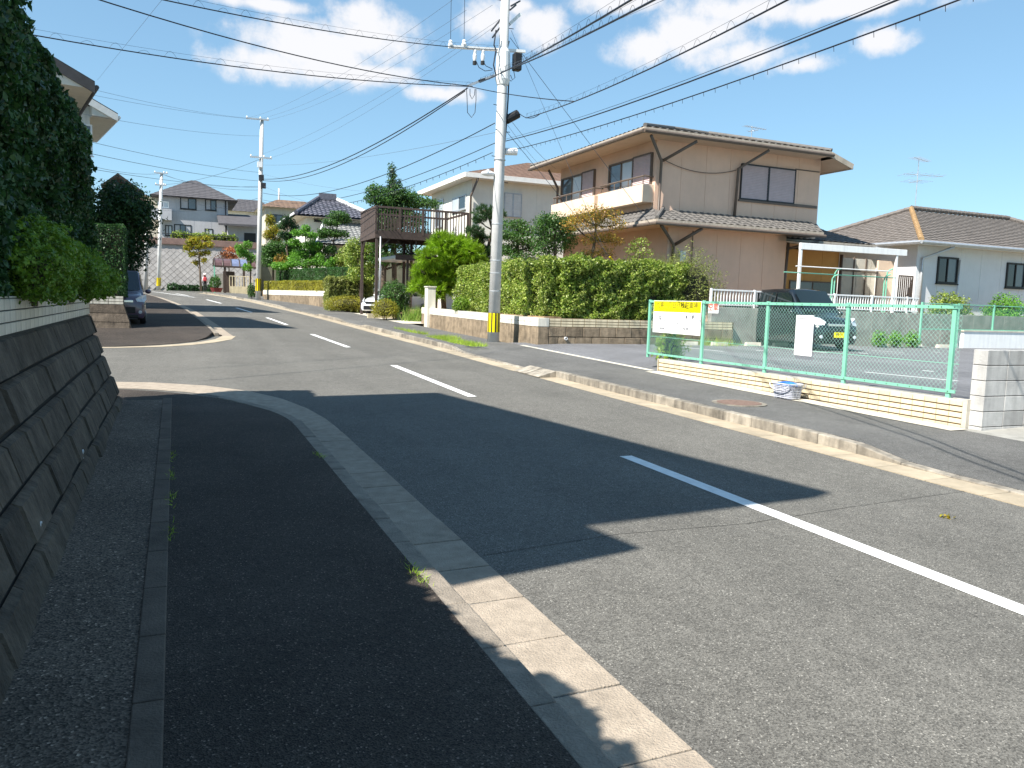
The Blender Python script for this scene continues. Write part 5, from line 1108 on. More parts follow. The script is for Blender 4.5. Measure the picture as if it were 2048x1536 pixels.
u0, z1_ = fWS.px(933, 388); u1, z0_ = fWS.px(905, 418); window(WH, fWS, u0, u1, z0_-.2, z1_, 'galv', ('glass_dark', 'glass_curtain'), .06); 
a = fWS.px(880, 420); window(WH, fWS, a[0]-.7, a[0]+.8, a[1]-1.0, a[1]+.6, 'galv', ('glass_curtain', 'glass_mid'), .06)
# ---------------------------------------------------------------- timber deck on posts
mat('deck_brown', (.07, .050, .042), .75, .25, 6, .3, 40, island=.15)
dy = 36.5; dx0 = float(atY(752, 470, dy)[0]); dx1 = float(atY(935, 475, dy)[0]); zf_ = float(atY(752, 470, dy)[2]); ztp = float(atY(752, 411, dy)[2]); dy2 = float(atX(722, 470, dx0)[1])
DK = thing('raised_deck', 'dark brown raised deck on tall posts above the white car', 'deck', (dx0, dy, .8))
gz_ = zr(37)+.13
for p in ((dx0+.06, dy+.06), (dx0+.06, dy2-.06), (dx0+2.2, dy+1.8), (dx1-.1, dy+.1), (dx0+2.2, dy2-.06), (dx1-.1, dy2)): MB().box(p[0]-.06, p[0]+.06, p[1]-.06, p[1]+.06, gz_-.1, zf_).build('post', 'deck_brown', DK)
for p, q in (((dx0, dy), (dx1, dy)), ((dx0, dy2), (dx1, dy2)), ((dx0, dy), (dx0, dy2)), ((dx1, dy), (dx1, dy2))):
    MB().bar(V(*p, zf_+.05), V(*q, zf_+.05), .08, .34).build('beam', 'deck_brown', DK); MB().bar(V(*p, ztp-.04), V(*q, ztp-.04), .08, .09).build('top_rail', 'deck_brown', DK)
mb = None
x = dx0
for k in range(int((dy2-dy)/.15)): MB().box(dx0+.05, dx1-.05, dy+.05+k*.15, dy+.19+k*.15, zf_+.1, zf_+.14).build('floor_board', 'deck_brown', DK)
for y in np.arange(dy+.08, dy2, .13): MB().box(dx0-.02, dx0+.02, y-.06, y+.06, zf_+.2, ztp-.06).build('side_board', 'deck_brown', DK)
for x in np.arange(dx0+.1, dx1, .14): MB().box(x-.02, x+.02, dy-.02, dy+.02, zf_+.2, ztp-.06).build('picket', 'deck_brown', DK)
for x in np.arange(dx0+.1, dx1, .16): MB().box(x-.02, x+.02, dy2-.02, dy2+.02, zf_+.2, ztp-.06).build('picket', 'deck_brown', DK)
for x in np.linspace(dx0, dx1, 5): MB().box(x-.05, x+.05, dy-.05, dy+.05, zf_+.1, ztp-.02).build('rail_post', 'deck_brown', DK)
for (x, y), (sx, sy) in (((dx0+.06, dy+.06), (1, 0)), ((dx0+.06, dy2-.06), (0, -1)), ((dx0+2.2, dy+1.8), (1, 0)), ((dx0+2.2, dy+1.8), (-1, 0))): MB().bar((x, y, zf_-.75), (x+.7*sx, y+.7*sy, zf_-.05), .06, .06).build('brace', 'deck_brown', DK)
pipe(DK, [(dx0+.2, dy-.06, zf_-.05), (dx0+.2, dy-.05, gz_+.2)], .035, 'galv', 'drain_pipe'); pipe(DK, [(dx0+2.4, dy+1.7, zf_-.05), (dx0+2.4, dy+1.7, gz_+1.2)], .035, 'galv', 'drain_pipe')
# carport roof under it and the silver car
CP = thing('carport_roof', 'low grey flat carport roof beside the raised deck', 'carport', (11, 37.5, gz_)); cy = 36.9; a = atY(773, 515, 40); b = atY(858, 512, cy)
zc_ = float(atY(815, 512, cy)[2]); xa, xb = float(atY(792, 512, cy)[0]), float(atY(880, 512, cy)[0])
MB().box(xa, xb, cy, cy+4.2, zc_-.14, zc_+.02).build('roof', 'galv', CP, bevel=.02); MB().box(xa-.03, xb, cy-.04, cy, zc_-.2, zc_+.05).build('fascia', 'deck_brown', CP)
for p in ((float(atY(815, 600, cy)[0]), cy+.1), (xb-.1, cy+.1), (xb-.1, cy+4)): MB().box(p[0]-.05, p[0]+.05, p[1]-.05, p[1]+.05, gz_-.1, zc_-.12).build('post', 'deck_brown', CP)
def sedan(name, label, loc, rot, paint):
    W_ = 1.69; h = W_/2
    pr = [(0, .24, .50, .62, h*.72, h*.55), (.08, .2, .56, .72, h*.88, h*.66), (.35, .19, .66, .84, h*.97, h*.76), (.95, .19, .82, .96, h, h*.80), (1.15, .19, .88, 1.0, h, h*.82), (1.6, .19, .90, 1.27, h, h*.78), (2.0, .19, .92, 1.46, h, h*.72), (2.5, .19, .93, 1.52, h, h*.70), (3.1, .2, .95, 1.49, h, h*.70), (3.6, .22, .96, 1.38, h*.98, h*.68), (3.85, .24, .95, 1.12, h*.95, h*.74), (3.95, .3, .75, .9, h*.9, h*.8)]
    t, Q = car(name, label, pr, W_, loc, rot, paint, (.78, 3.25), .29)
    rows = []
    for k in range(5):
        f = k/4; x0, y0, z0, x1, y1, z1 = 1.12, h*.76, 1.03, 2.0, h*.66, 1.465; rows.append([Q(x0+(x1-x0)*f-.05, (y0+(y1-y0)*f)*s, z0+(z1-z0)*f+.03) for s in np.linspace(-1, 1, 7)])
    MB().add([p for r in rows for p in r], [(i*7+j, i*7+j+1, i*7+j+8, i*7+j+7) for i in range(4) for j in range(6)]).build('windscreen', 'glass_car', t, smooth=True)
    for s in (1, -1):
        ym = lambda z: s*(h*.955+.012+(h*.74+.02-h*.955-.012)*((z-.93)/.5))
        for pts in ([(1.5, .98), (2.35, .98), (2.35, 1.42), (2.0, 1.38)], [(2.42, .98), (3.3, .99), (3.15, 1.40), (2.42, 1.42)]): quadpart(t, 'side_window', 'glass_car', [Q(x, ym(z), z) for x, z in pts])
        MB().sphere(Q(1.5, s*(h+.09), 1.0), 1, 10, 7, (.1, .1, .07)).build('mirror', paint, t, smooth=True)
        hl = [(.02, .50, .60), (.06, .50, .70), (.40, .72, .83), (.46, .80, .80), (.30, .80, .66)]; c = np.mean(hl, 0)*V(1, s, 1)
        MB().add([Q(x-.05, y*s, z+.03) for x, y, z in hl]+[Q(c[0]-.09, c[1], c[2]+.05)], [(i, (i+1) % 5, 5) for i in range(5)]).build('headlight', 'lamp', t)
    ex, ey = Q(1, 0, 0)-Q(0, 0, 0), Q(0, 1, 0)-Q(0, 0, 0); MB().obox(Q(.0, 0, .36), ex*.04, ey*.5, V(0, 0, .09)).build('lower_grille', 'car_black', t); MB().obox(Q(-.02, 0, .62), ex*.03, ey*.4, V(0, 0, .04)).build('upper_grille', 'car_black', t)
    return t
c = atY(744, 619, 38.7); sedan('parked_car', 'silver compact car parked under the raised deck', (float(c[0]), 38.7, zr(38.7)+.15), math.radians(40), 'paint_silver')
# ---------------------------------------------------------------- garden wall of the tan house (corner at the lot entrance)
GWx = lambda y: 10.0-.04*(y-22)
GW = thing('garden_wall', 'low stone garden wall with cream tile coping around the tall hedge', 'wall', (10.2, 22, .45))
zS, zTt = 1.0, 1.26
# lot side: stone blocks + tiles
fy0 = 21.5; MB().box(10.02, 17.2, fy0+.03, fy0+.5, .2, zTt-.02).build('core', 'stone_joint', GW)
for c in range(3):
    z1_ = zS-.30*c; z0_ = z1_-.30; x = 10.35-(.25 if c % 2 else 0)
    while x < 17.2:
        a, b = max(x, 10.35), min(x+.58, 17.2)
        if b-a > .06: MB().box(a+.007, b-.007, fy0-.005+random.uniform(-.008, .008), fy0+.1, z0_+.007, z1_-.007).build('stone_block', 'stone_tan', GW, bevel=.015)
        x += .58
MB().box(9.98, 10.35, fy0-.012, fy0+.4, .2, zS).build('corner_pier', 'stone_tan', GW, bevel=.02)
tile_face(GW, (10.35, fy0+.01, zS+.004), 3, 17, (.40, 0, 0), (0, 0, .085), (0, -1, 0), 'tile_cream', gap=.018, th=.014); MB().box(10.0, 17.2, fy0+.012, fy0+.35, zS+.002, zTt-.002).build('tile_bed', 'grout', GW)
MB().box(9.97, 10.345, fy0-.015, fy0+.36, zS+.003, zTt+.002).build('corner_coping', 'tile_white', GW, bevel=.01)
# street side: rough stone with smooth white coping in two courses
y = 21.9
while y < 31.4:
    x0, x1 = GWx(y), GWx(y+.95); 
    MB().hexa([(x0-.03, y+.005, .1), (x0+.35, y+.005, .1), (x1+.35, y+.945, .1), (x1-.03, y+.945, .1), (x0, y+.005, zS+.02*(y-22)*.6), (x0+.35, y+.005, zS+.02*(y-22)*.6), (x1+.35, y+.945, zS+.02*(y+.95-22)*.6), (x1, y+.945, zS+.02*(y+.95-22)*.6)]).build('stone_base', 'stone_tan', GW)
    for k in range(2):
        z0_ = zS+.02*(y-22)*.6+.13*k+.003; MB().hexa([(x0-.012, y+.003, z0_), (x0+.33, y+.003, z0_), (x1+.33, y+.947, z0_+.011), (x1-.012, y+.947, z0_+.011), (x0-.012, y+.003, z0_+.122), (x0+.33, y+.003, z0_+.122), (x1+.33, y+.947, z0_+.133), (x1-.012, y+.947, z0_+.133)]).build('coping_tile', 'tile_white', GW)
    y += .95
MB().box(10.3, 10.9, 21.8, 31.5, .3, 1.3).build('soil_bed', 'soil', GW)
pm = atX(1332/1, 683, 12.2); wp = atY(1131, 677, fy0); MB().lathe((wp[0], fy0-.02, wp[2]), (0, -1, 0), [(-.1, .05), (.03, .05), (.031, .035), (-.05, .034)], 14).build('weep_pipe', 'white_plastic', GW)
GP = thing('gate_pillar', 'white gate pillar beside the bright pine at the end of the garden wall', 'pillar', (9.6, 31.7, .6))
q = atX(858, 575, 9.62); MB().box(9.5, 9.86, q[1]-.19, q[1]+.19, .4, q[2]).build('pillar', 'tile_white', GP, bevel=.015); MB().box(9.47, 9.89, q[1]-.22, q[1]+.22, q[2], q[2]+.05).build('cap', 'tile_white', GP, bevel=.01)
# ---------------------------------------------------------------- hedges of the tan house
hedge('boundary_hedge', 'long trimmed leafy hedge above the tiled garden wall by the parking lot', 11.0, 15.6, 21.95, 23.3, 1.22, 3.12, 2600, .075, 'lf_hedge', 'tan house hedges', rough=.17, faces='xyXZ', inner=.35, seed=21, spread=.95)
hedge('boundary_hedge', 'trimmed leafy hedge running beside the street from the utility pole', 10.45, 11.6, 22.2, 30.6, 1.28, 3.02, 2000, .075, 'lf_hedge', 'tan house hedges', rough=.16, faces='xyYZ', inner=.35, seed=23, spread=.95)
c = atY(1385, 560, 22.4); shrub('loose_shrub', 'overgrown pale feathery shrub at the hedge end beside the white railing', (c[0], 22.5, 2.25), (1.15, .7, 1.35), 9000, .07, 'lf_twohedge', rough=.25, seed=8, inner=.5, aspect=.3)
t_ = tuft('grass_plume', 'pale dry grass plumes rising above the hedge', (float(atY(1330, 520, 22.9)[0]), 22.9, 2.75), 500, .75, .012, 'lf_twohedge', r=.45, up=1.5)
# ---------------------------------------------------------------- trees and pines in the gardens
def clump_px(lst, Y, k=1.0):
    out = []
    for px, py, rx, rz in lst:
        c = atY(px, py, Y+random.uniform(-.25, .25)); D = (c-EYE)@_n(ray(1024, 768)); s = D/F; out.append((c, (rx*s*k, rx*s*k*.9, rz*s*k)))
    return out
def tree_px(name, label, base, Y, zb, trunk, cl, n, size, m, **kw):
    b = atY(*base, Y); tr = [atY(a, b_, Y) for a, b_ in trunk]; return tree(name, label, (b[0], Y, zb), tr, clump_px(cl, Y), n, size, m, **kw)
# bright pine by the gate
tree_px('pine_tree', 'bright lime green long-needled pine leaning by the gate pillar', (890, 610), 32.6, .9, ((885, 570), (878, 530), (884, 500)), [(885, 490, 26, 15), (915, 488, 24, 14), (938, 505, 24, 15), (862, 515, 26, 16), (900, 515, 30, 17), (932, 528, 24, 14), (848, 545, 22, 16), (878, 545, 26, 16), (908, 548, 24, 15), (840, 572, 18, 12), (868, 580, 24, 15), (895, 575, 18, 13), (880, 475, 14, 8), (955, 520, 14, 9)], 17000, .1, 'lf_pine', r0=.13, needle=(.27, .022, .5, .4), rough=.25, inner=.45, seed=31, cat='pine tree', barkm='bark')
# cloud-pruned pine behind the pole
tree_px('cloud_pine', 'dark cloud-pruned pine with flat needle pads in front of the white house', (985, 540), 33.5, 1.3, ((975, 500), (985, 460), (975, 425)), [(972, 425, 24, 13), (958, 440, 14, 7), (995, 428, 16, 9), (950, 463, 18, 9), (962, 476, 16, 7), (1000, 470, 18, 9), (948, 492, 20, 9), (975, 505, 22, 11), (1003, 500, 18, 10), (955, 520, 20, 11)], 26000, .08, 'lf_pine_dark', r0=.10, needle=(.15, .014, .55, .8), rough=.15, inner=.5, seed=35, cat='pine tree')
tree_px('garden_tree', 'fresh green layered tree between the pole and the round shrub', (1035, 540), 31.5, 1.3, ((1035, 500), (1035, 460)), [(1030, 450, 30, 12), (1050, 462, 22, 10), (1018, 470, 24, 10), (1040, 480, 30, 12), (1060, 492, 20, 12), (1020, 500, 26, 12), (1045, 515, 32, 14)], 4200, .10, 'lf_mid', r0=.09, seed=40)
tree_px('round_tree', 'dense rounded dark green tree with reddish twigs above the hedge', (1110, 560), 27.5, 1.3, ((1110, 520), (1110, 480)), [(1105, 470, 40, 38), (1085, 450, 22, 22), (1130, 475, 28, 32), (1085, 490, 25, 28), (1110, 440, 26, 16), (1138, 450, 16, 16)], 4600, .085, 'lf_mid', r0=.1, seed=42, rough=.18)
tree_px('autumn_tree', 'yellow and orange tinted tree in front of the balconies', (1180, 560), 24.6, 1.25, ((1182, 520), (1190, 480), (1192, 450)), [(1190, 425, 30, 16), (1160, 432, 24, 14), (1215, 432, 30, 16), (1235, 450, 20, 12), (1145, 450, 22, 14), (1185, 450, 32, 14), (1210, 475, 26, 12), (1180, 478, 22, 12), (1230, 482, 20, 10), (1205, 505, 28, 13), (1175, 508, 18, 10)], 3400, .085, 'lf_autumn', r0=.075, seed=44, rough=.35, aspect=.35)
tree_px('young_maple', 'small young maple with yellow green leaves beside the downpipe', (1275, 560), 23.6, 1.25, ((1277, 530), (1280, 500)), [(1280, 488, 22, 8), (1265, 500, 18, 7), (1290, 505, 18, 7), (1275, 515, 22, 8), (1262, 522, 14, 6), (1285, 480, 12, 5)], 2600, .075, 'lf_hedge', r0=.04, seed=46, rough=.4)
# conifer and broadleaf behind the deck
tree_px('conifer', 'pointed dark conifer rising above the raised deck', (790, 600), 42.5, 1.0, ((788, 500), (787, 400), (785, 340)), [(784, 345, 9, 18), (788, 368, 16, 16), (785, 390, 24, 16), (790, 415, 30, 16), (785, 440, 30, 18), (785, 470, 32, 18)], 3000, .13, 'lf_pine_dark', r0=.16, seed=50, rough=.3)
tree_px('garden_tree', 'broad green camellia tree behind the raised deck', (765, 610), 42.6, .9, ((768, 540), (775, 460), (780, 420)), [(750, 382, 20, 14), (770, 395, 28, 18), (805, 392, 26, 18), (830, 402, 28, 14), (860, 408, 20, 10), (745, 400, 16, 10), (790, 420, 40, 18), (820, 440, 32, 18), (760, 440, 26, 18), (765, 475, 30, 22), (800, 480, 30, 20), (765, 512, 26, 20), (840, 470, 20, 14), (815, 515, 26, 22)], 4200, .12, 'lf_mid', r0=.16, seed=52, rough=.3)
tree_px('garden_tree', 'olive green tree leaning left of the deck posts', (722, 610), 43.0, .9, ((720, 560), (715, 520)), [(712, 490, 20, 14), (728, 505, 20, 16), (705, 515, 18, 14), (722, 535, 24, 18), (740, 525, 18, 18), (735, 555, 20, 16), (710, 550, 16, 14), (742, 495, 12, 14)], 4200, .11, 'lf_hedge', r0=.09, seed=54, rough=.3)
def shrub_px(name, label, px, py, Y, rx, rz, n, size, m, zb=None, ry=None, **kw):
    c = atY(px, py, Y); s = ((c-EYE)@_n(ray(1024, 768)))/F
    if zb is not None: tp = c[2]+rz*s; c[2] = (tp+zb)/2; rz = (tp-zb)/2/s
    return shrub(name, label, c, (rx*s, (ry or rx*.8)*s, rz*s), n, size, m, z0=zb, **kw)
shrub_px('round_hedge', 'rounded dark green clipped shrub beside the silver car', 790, 588, 35.2, 32, 26, 5200, .07, 'lf_mid', rough=.1, seed=60, zb=.75)
shrub_px('azalea', 'low spreading yellow-green azalea at the foot of the deck post', 770, 612, 34.6, 27, 13, 3600, .05, 'lf_olive', rough=.15, seed=61, zb=.75)
shrub_px('azalea', 'small yellow-green azalea on the soil below the street hedge', 922, 612, 28.3, 17, 17, 2600, .05, 'lf_azalea', rough=.2, seed=62, zb=1.25)
tuft('daylily_clump', 'arching strap-leaved plants beside the white gate pillar', gp(833, 642, .14)+V(.1, 0, 0), 420, .7, .04, 'lf_lily', r=.33, up=1.0)
hedge('trimmed_hedge', 'pale green trimmed hedge left of the deck posts', float(atY(652, 580, 44)[0]), float(atY(738, 580, 44)[0]), 43.2, 45.0, zr(44), float(atY(700, 556, 44)[2]), 1300, .08, 'lf_twohedge', rough=.08, faces='xXyZ', seed=64, inner=.15)
a = atY(655, 610, 42); shrub_px('azalea', 'long low yellow-green azalea border in front of the pale hedge', 695, 608, 42.3, 46, 16, 5200, .05, 'lf_olive', rough=.12, seed=65, zb=zr(42)+.1, ry=22)
# low tile edging at the driveway and pale paving by the gate
struct(grid('gate_paving', [[(8.9+xo(y)*.6, y, zr(y)+.138), (9.5, y, zr(y)+.145), (13.5, y, zr(y)+.16)] for y in frange(32.0, 41.5, .8)], 'conc_pale'))
ET = thing('edging_wall', 'ankle-high cream tile edging in front of the low azalea', 'wall', (10, 34, .7)); a, b = gp(735, 636, .13), gp(822, 638, .13); MB().bar(a+V(0, 0, .1), b+V(0, 0, .1), .18, .22).build('kerb', 'tile_cream', ET)
# grass at the kerb
GR = struct(mkobj('grass_verge', npmesh('grass_verge', np.concatenate([needles(np.stack([7.45+RNG.random(n)*w, y0+RNG.random(n)*(y1-y0), np.array([zr(y)+.13 for y in np.full(n, (y0+y1)/2)])], 1), np.tile(V(0, 0, 1), (n, 1)), .14, .012, .5) for n, w, y0, y1 in ((1800, .5, 20.3, 24.5), (500, .9, 23.6, 24.6), (500, .25, 25, 29))]), 3), 'lf_grass')); GR['kind'] = 'stuff'; GR['label'] = 'bright grass tufts growing behind the right kerb'
P = np.concatenate([np.stack([np.full(50, 1.22)+RNG.normal(0, .02, 50), y+RNG.normal(0, .09, 50), np.full(50, zr(y)+.105)], 1) for y in (4.05, 4.2, 7.4)]+[np.stack([np.full(30, -.04)+RNG.normal(0, .012, 30), y+RNG.normal(0, .12, 30), np.full(30, zr(y)+.11)], 1) for y in (5.3, 6.2, 6.9, 7.6)])
o = mkobj('kerb_weeds', npmesh('kerb_weeds', needles(P, np.tile(V(0, 0, .6), (len(P), 1)), .045, .006, .6), 3), 'lf_grass'); o['kind'] = 'stuff'; o['label'] = 'tiny weeds in the pavement joints'
# ---------------------------------------------------------------- two-tier hedge and Japanese house on the right, farther up
A_, B_ = V(8.75, 46.0), V(5.55, 57.5); Lh = float(np.linalg.norm(B_-A_)); ah = math.atan2(B_[1]-A_[1], B_[0]-A_[0])
def place(t):
    old = Vector(t.location); t.rotation_euler = (0, 0, ah); t.location = Vector((A_[0], A_[1], 0))+Matrix.Rotation(ah, 3, 'Z') @ old; return t
def zpx(py, px=600, Y=51): return float(atY(px, py, Y)[2])
zc1, zc2, zh1, zh2 = zpx(591), zpx(581), zpx(561), zpx(534)
t = thing('tiered_garden_wall', 'low stained stone wall with white coping under the two-tier hedge', 'wall', (0, 0, 0))
for k in range(8):
    x0, x1 = Lh*k/8, Lh*(k+1)/8; MB().box(x0+.01, x1-.01, -.5, -.1, .7, zc1).build('stone_base', 'stone_tan', t); MB().box(x0+.004, x1-.004, -.52, -.08, zc1, zc2).build('coping', 'tile_white', t)
place(t)
place(hedge('clipped_hedge', 'low yellow-green clipped hedge tier above the white coping', 0, Lh, -1.0, -.12, zc2-.1, zh1, 1500, .06, 'lf_olive', rough=.03, faces='xXyYZ', inner=.05, seed=70))
place(hedge('clipped_hedge', 'dark green box-cut hedge tier behind the yellow-green tier', 0, Lh, -2.2, -1.0, zc2-.1, zh2, 1300, .06, 'lf_boxwood', rough=.03, faces='xXyYZ', inner=.06, seed=71))
struct(MB().hexa([(A_[0]+.6, A_[1], .5), (30, A_[1], .5), (30, 75, .5), (B_[0]+.6, 75, .5), (A_[0]+.6, A_[1], zc2-.02), (30, A_[1], zc2-.02), (30, 75, zc2-.02), (B_[0]+.6, 75, zc2-.02)]).build('garden_plot', 'soil'))
JH = thing('house', 'traditional white walled house with dark tiled hip roof behind garden trees', 'house', (14, 62, 1.9))
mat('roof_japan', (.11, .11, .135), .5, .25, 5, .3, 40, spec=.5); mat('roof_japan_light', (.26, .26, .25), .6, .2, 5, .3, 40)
jy = 61.0; jc = atY(592, 428, jy); ez = float(jc[2]); ex = float(jc[0]); jr = atY(760, 432, jy); EW = float(jr[0]-jc[0]); lf = atX(537, 437, ex); ED = float(lf[1]-jy); ED = max(8, min(ED, 22)); d = min(EW, ED)*.5
rz = float(atY(640, 399, jy+d)[2])-ez
A0, A1, A2, A3 = V(ex, jy, ez), V(ex+EW, jy, ez), V(ex+EW, jy+ED, ez), V(ex, jy+ED, ez); 
rl, rr_ = atY(638, 398, jy+d), atY(672, 398, jy+d); B0 = V(rl[0], jy+d, ez+rz); B1 = V(rr_[0], jy+d, ez+rz)
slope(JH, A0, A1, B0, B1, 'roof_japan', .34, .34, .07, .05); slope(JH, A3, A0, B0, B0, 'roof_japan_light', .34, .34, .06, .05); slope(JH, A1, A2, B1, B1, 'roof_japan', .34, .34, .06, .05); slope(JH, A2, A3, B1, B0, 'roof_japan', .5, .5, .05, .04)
MB().add([A0-V(0, 0, .06), A1-V(0, 0, .06), A2-V(0, 0, .06), A3-V(0, 0, .06), B0-V(0, 0, .06), B1-V(0, 0, .06)], [(0, 1, 5, 4), (1, 2, 5), (2, 3, 4, 5), (3, 0, 4)]).build('roof_deck', 'roof_japan', JH)
ridge(JH, A0+V(0, 0, .12), B0+V(0, 0, .15), 'roof_japan', .16); ridge(JH, A3+V(0, 0, .12), B0+V(0, 0, .15), 'white_paint', .14); ridge(JH, A1+V(0, 0, .12), B1+V(0, 0, .15), 'white_paint', .14); MB().bar(B0+V(0, 0, .25), B1+V(0, 0, .25), .35, .5).build('ridge_cap', 'roof_japan', JH)
MB().box(ex+.9, ex+EW-.9, jy+.9, jy+ED-.9, 1.5, ez-.02).build('wall', 'wall_cream', JH); MB().add([A0-V(0, 0, .1), A1-V(0, 0, .1), A2-V(0, 0, .1), A3-V(0, 0, .1)], [(3, 2, 1, 0)]).build('soffit', 'soffit', JH)
fJ = Face((0, jy+.9, 0), (1, 0, 0), (0, -1, 0)); a = fJ.px(628, 441); mb = MB(); fJ.box(mb, a[0], a[0]+1.5, a[1]-.1, a[1]+.1, 0, .12); mb.build('vent_slot', 'black', JH)
# lower lean-to roof in front
q0, q1 = atY(655, 440, jy-.2), atY(770, 440, jy-.2); r0_, r1_ = atY(628, 486, jy-3.2), atY(770, 478, jy-3.2)
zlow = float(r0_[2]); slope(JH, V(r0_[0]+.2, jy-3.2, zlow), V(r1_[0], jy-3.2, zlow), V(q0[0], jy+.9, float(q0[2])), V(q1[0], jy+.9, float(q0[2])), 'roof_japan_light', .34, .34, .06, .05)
MB().add([V(r0_[0]+.2, jy-3.2, zlow-.06), V(r1_[0], jy-3.2, zlow-.06), V(q1[0], jy+.9, float(q0[2])-.08), V(q0[0], jy+.9, float(q0[2])-.08)], [(0, 1, 2, 3)]).build('roof_deck', 'roof_japan', JH); MB().bar(V(r0_[0]+.15, jy-3.25, zlow), V(q0[0]-.1, jy+.85, float(q0[2])), .12, .16).build('bargeboard', 'white_paint', JH)
MB().box(r0_[0]+1.2, r1_[0], jy-2.3, jy+1, 1.5, zlow+.15).build('wall', 'wall_cream', JH); fJ2 = Face((0, jy-2.3, 0), (1, 0, 0), (0, -1, 0)); a, b = fJ2.px(676, 530), fJ2.px(690, 530)
mb = MB(); fJ2.box(mb, a[0], b[0], 1.5, float(atY(685, 510, jy-2.3)[2]), 0, .05); mb.build('door', 'deck_brown', JH); MB().box(fJ2.px(640, 500)[0], fJ2.px(720, 500)[0], jy-2.45, jy-2.3, float(atY(690, 508, jy-2.3)[2]), float(atY(690, 508, jy-2.3)[2])+.1).build('door_canopy', 'fascia_white', JH)
# garden trees of that house
def niwaki(label, base, Y, cl, m, seed, n=5200, size=.12, r0=.08, **kw): return tree_px('garden_pine' if kw.get('needle') else 'garden_tree', label, base, Y, zc2-.1, [(base[0]+2, base[1]-20), (base[0]-1, (base[1]+cl[0][1])/2), (cl[0][0], cl[0][1]+6)], cl, n, size, m, r0=r0, seed=seed, rough=.28, **kw)
niwaki('blue-green cloud-pruned tree in front of the hip roof', (574, 535), 57.5, [(575, 442, 14, 10), (565, 452, 10, 8), (588, 455, 10, 8), (570, 470, 14, 9), (585, 468, 9, 7)], 'lf_pine_dark', 80)
niwaki('fresh green layered tree in the middle of the garden', (610, 535), 56.5, [(612, 458, 10, 8), (597, 466, 14, 7), (622, 470, 14, 7), (588, 485, 12, 8), (608, 492, 14, 8), (632, 492, 12, 9), (600, 508, 18, 10), (590, 520, 14, 10)], 'lf_fresh', 81, r0=.07)
niwaki('tall layered pine with flat pads before the lean-to roof', (668, 535), 56.8, [(678, 432, 20, 10), (662, 445, 18, 8), (690, 440, 12, 8), (655, 465, 20, 9), (680, 468, 18, 8), (648, 468, 12, 8), (662, 500, 12, 10), (672, 520, 18, 10)], 'lf_mid', 82, r0=.07)
niwaki('yellow tinted tree behind the concrete pole farther up', (545, 530), 60, [(540, 440, 10, 12), (548, 460, 13, 12), (538, 470, 12, 10), (555, 482, 10, 8)], 'lf_yellow', 83)
niwaki('dark rounded tree left of the garden', (545, 540), 58.5, [(550, 495, 18, 14), (535, 505, 15, 14), (560, 512, 14, 12), (540, 522, 18, 12)], 'lf_mid', 84)
niwaki('bronze leaved shrub tree under the blue-green tree', (562, 545), 57.2, [(562, 520, 12, 12), (572, 530, 12, 10)], 'lf_autumn', 85)
niwaki('low green shrub mass along the top of the box-cut hedge', (615, 545), 56.0, [(585, 528, 18, 8), (560, 532, 18, 8), (635, 525, 16, 10), (612, 528, 14, 10), (640, 515, 10, 8)], 'lf_fresh', 86, r0=.05)
niwaki('dense dark evergreen between the layered trees', (632, 540), 58.8, [(640, 478, 14, 12), (628, 490, 16, 14), (645, 500, 16, 14), (622, 510, 16, 14), (638, 520, 18, 12)], 'lf_mid', 97)
niwaki('dark bushy tree left of the fresh green layered tree', (582, 540), 59.5, [(585, 488, 16, 12), (572, 500, 14, 14), (590, 505, 16, 12), (578, 520, 18, 12)], 'lf_boxwood', 98)
niwaki('olive green bush at the lean-to corner', (690, 540), 55, [(690, 505, 12, 10), (682, 520, 14, 12), (697, 522, 12, 12)], 'lf_hedge', 99)
niwaki('rounded shrub tree beside the door', (670, 545), 55.5, [(672, 522, 14, 9), (660, 530, 12, 8)], 'lf_fresh', 87, r0=.05)
niwaki('yellowish shrub beside the deck side of the house', (705, 545), 52, [(702, 500, 14, 12), (712, 515, 14, 14), (700, 530, 12, 12)], 'lf_hedge', 88, r0=.06)
niwaki('bushy green tree behind the arched gate roof', (500, 540), 62, [(495, 490, 10, 8), (485, 505, 12, 10), (502, 515, 10, 10), (478, 495, 8, 8), (495, 535, 9, 8)], 'lf_fresh', 89, r0=.06)
# ---------------------------------------------------------------- far end of the street
fwY = 84.0; zb_f = zr(84); wt = float(atY(400, 492, fwY+1.2)[2]); mat('far_block', (.30, .285, .275), .95, .12, 1.0, .3, 20, island=.12); mat('cap_brown', (.20, .13, .11), .9, .2, 2)
FW = thing('terrace_wall', 'tall leaning grey block retaining wall below the far grey house', 'retaining wall', (2, fwY, zb_f))
xl, xr = float(atY(255, 560, fwY)[0]), float(atY(520, 560, fwY)[0])
MB().prism([(xl, fwY+.06, zb_f-.3), (xl, fwY+1.26, wt), (xl, fwY+2.4, wt), (xl, fwY+2.4, zb_f-.3)], (xr-xl, 0, 0)).build('core', 'far_block', FW, fix=True)
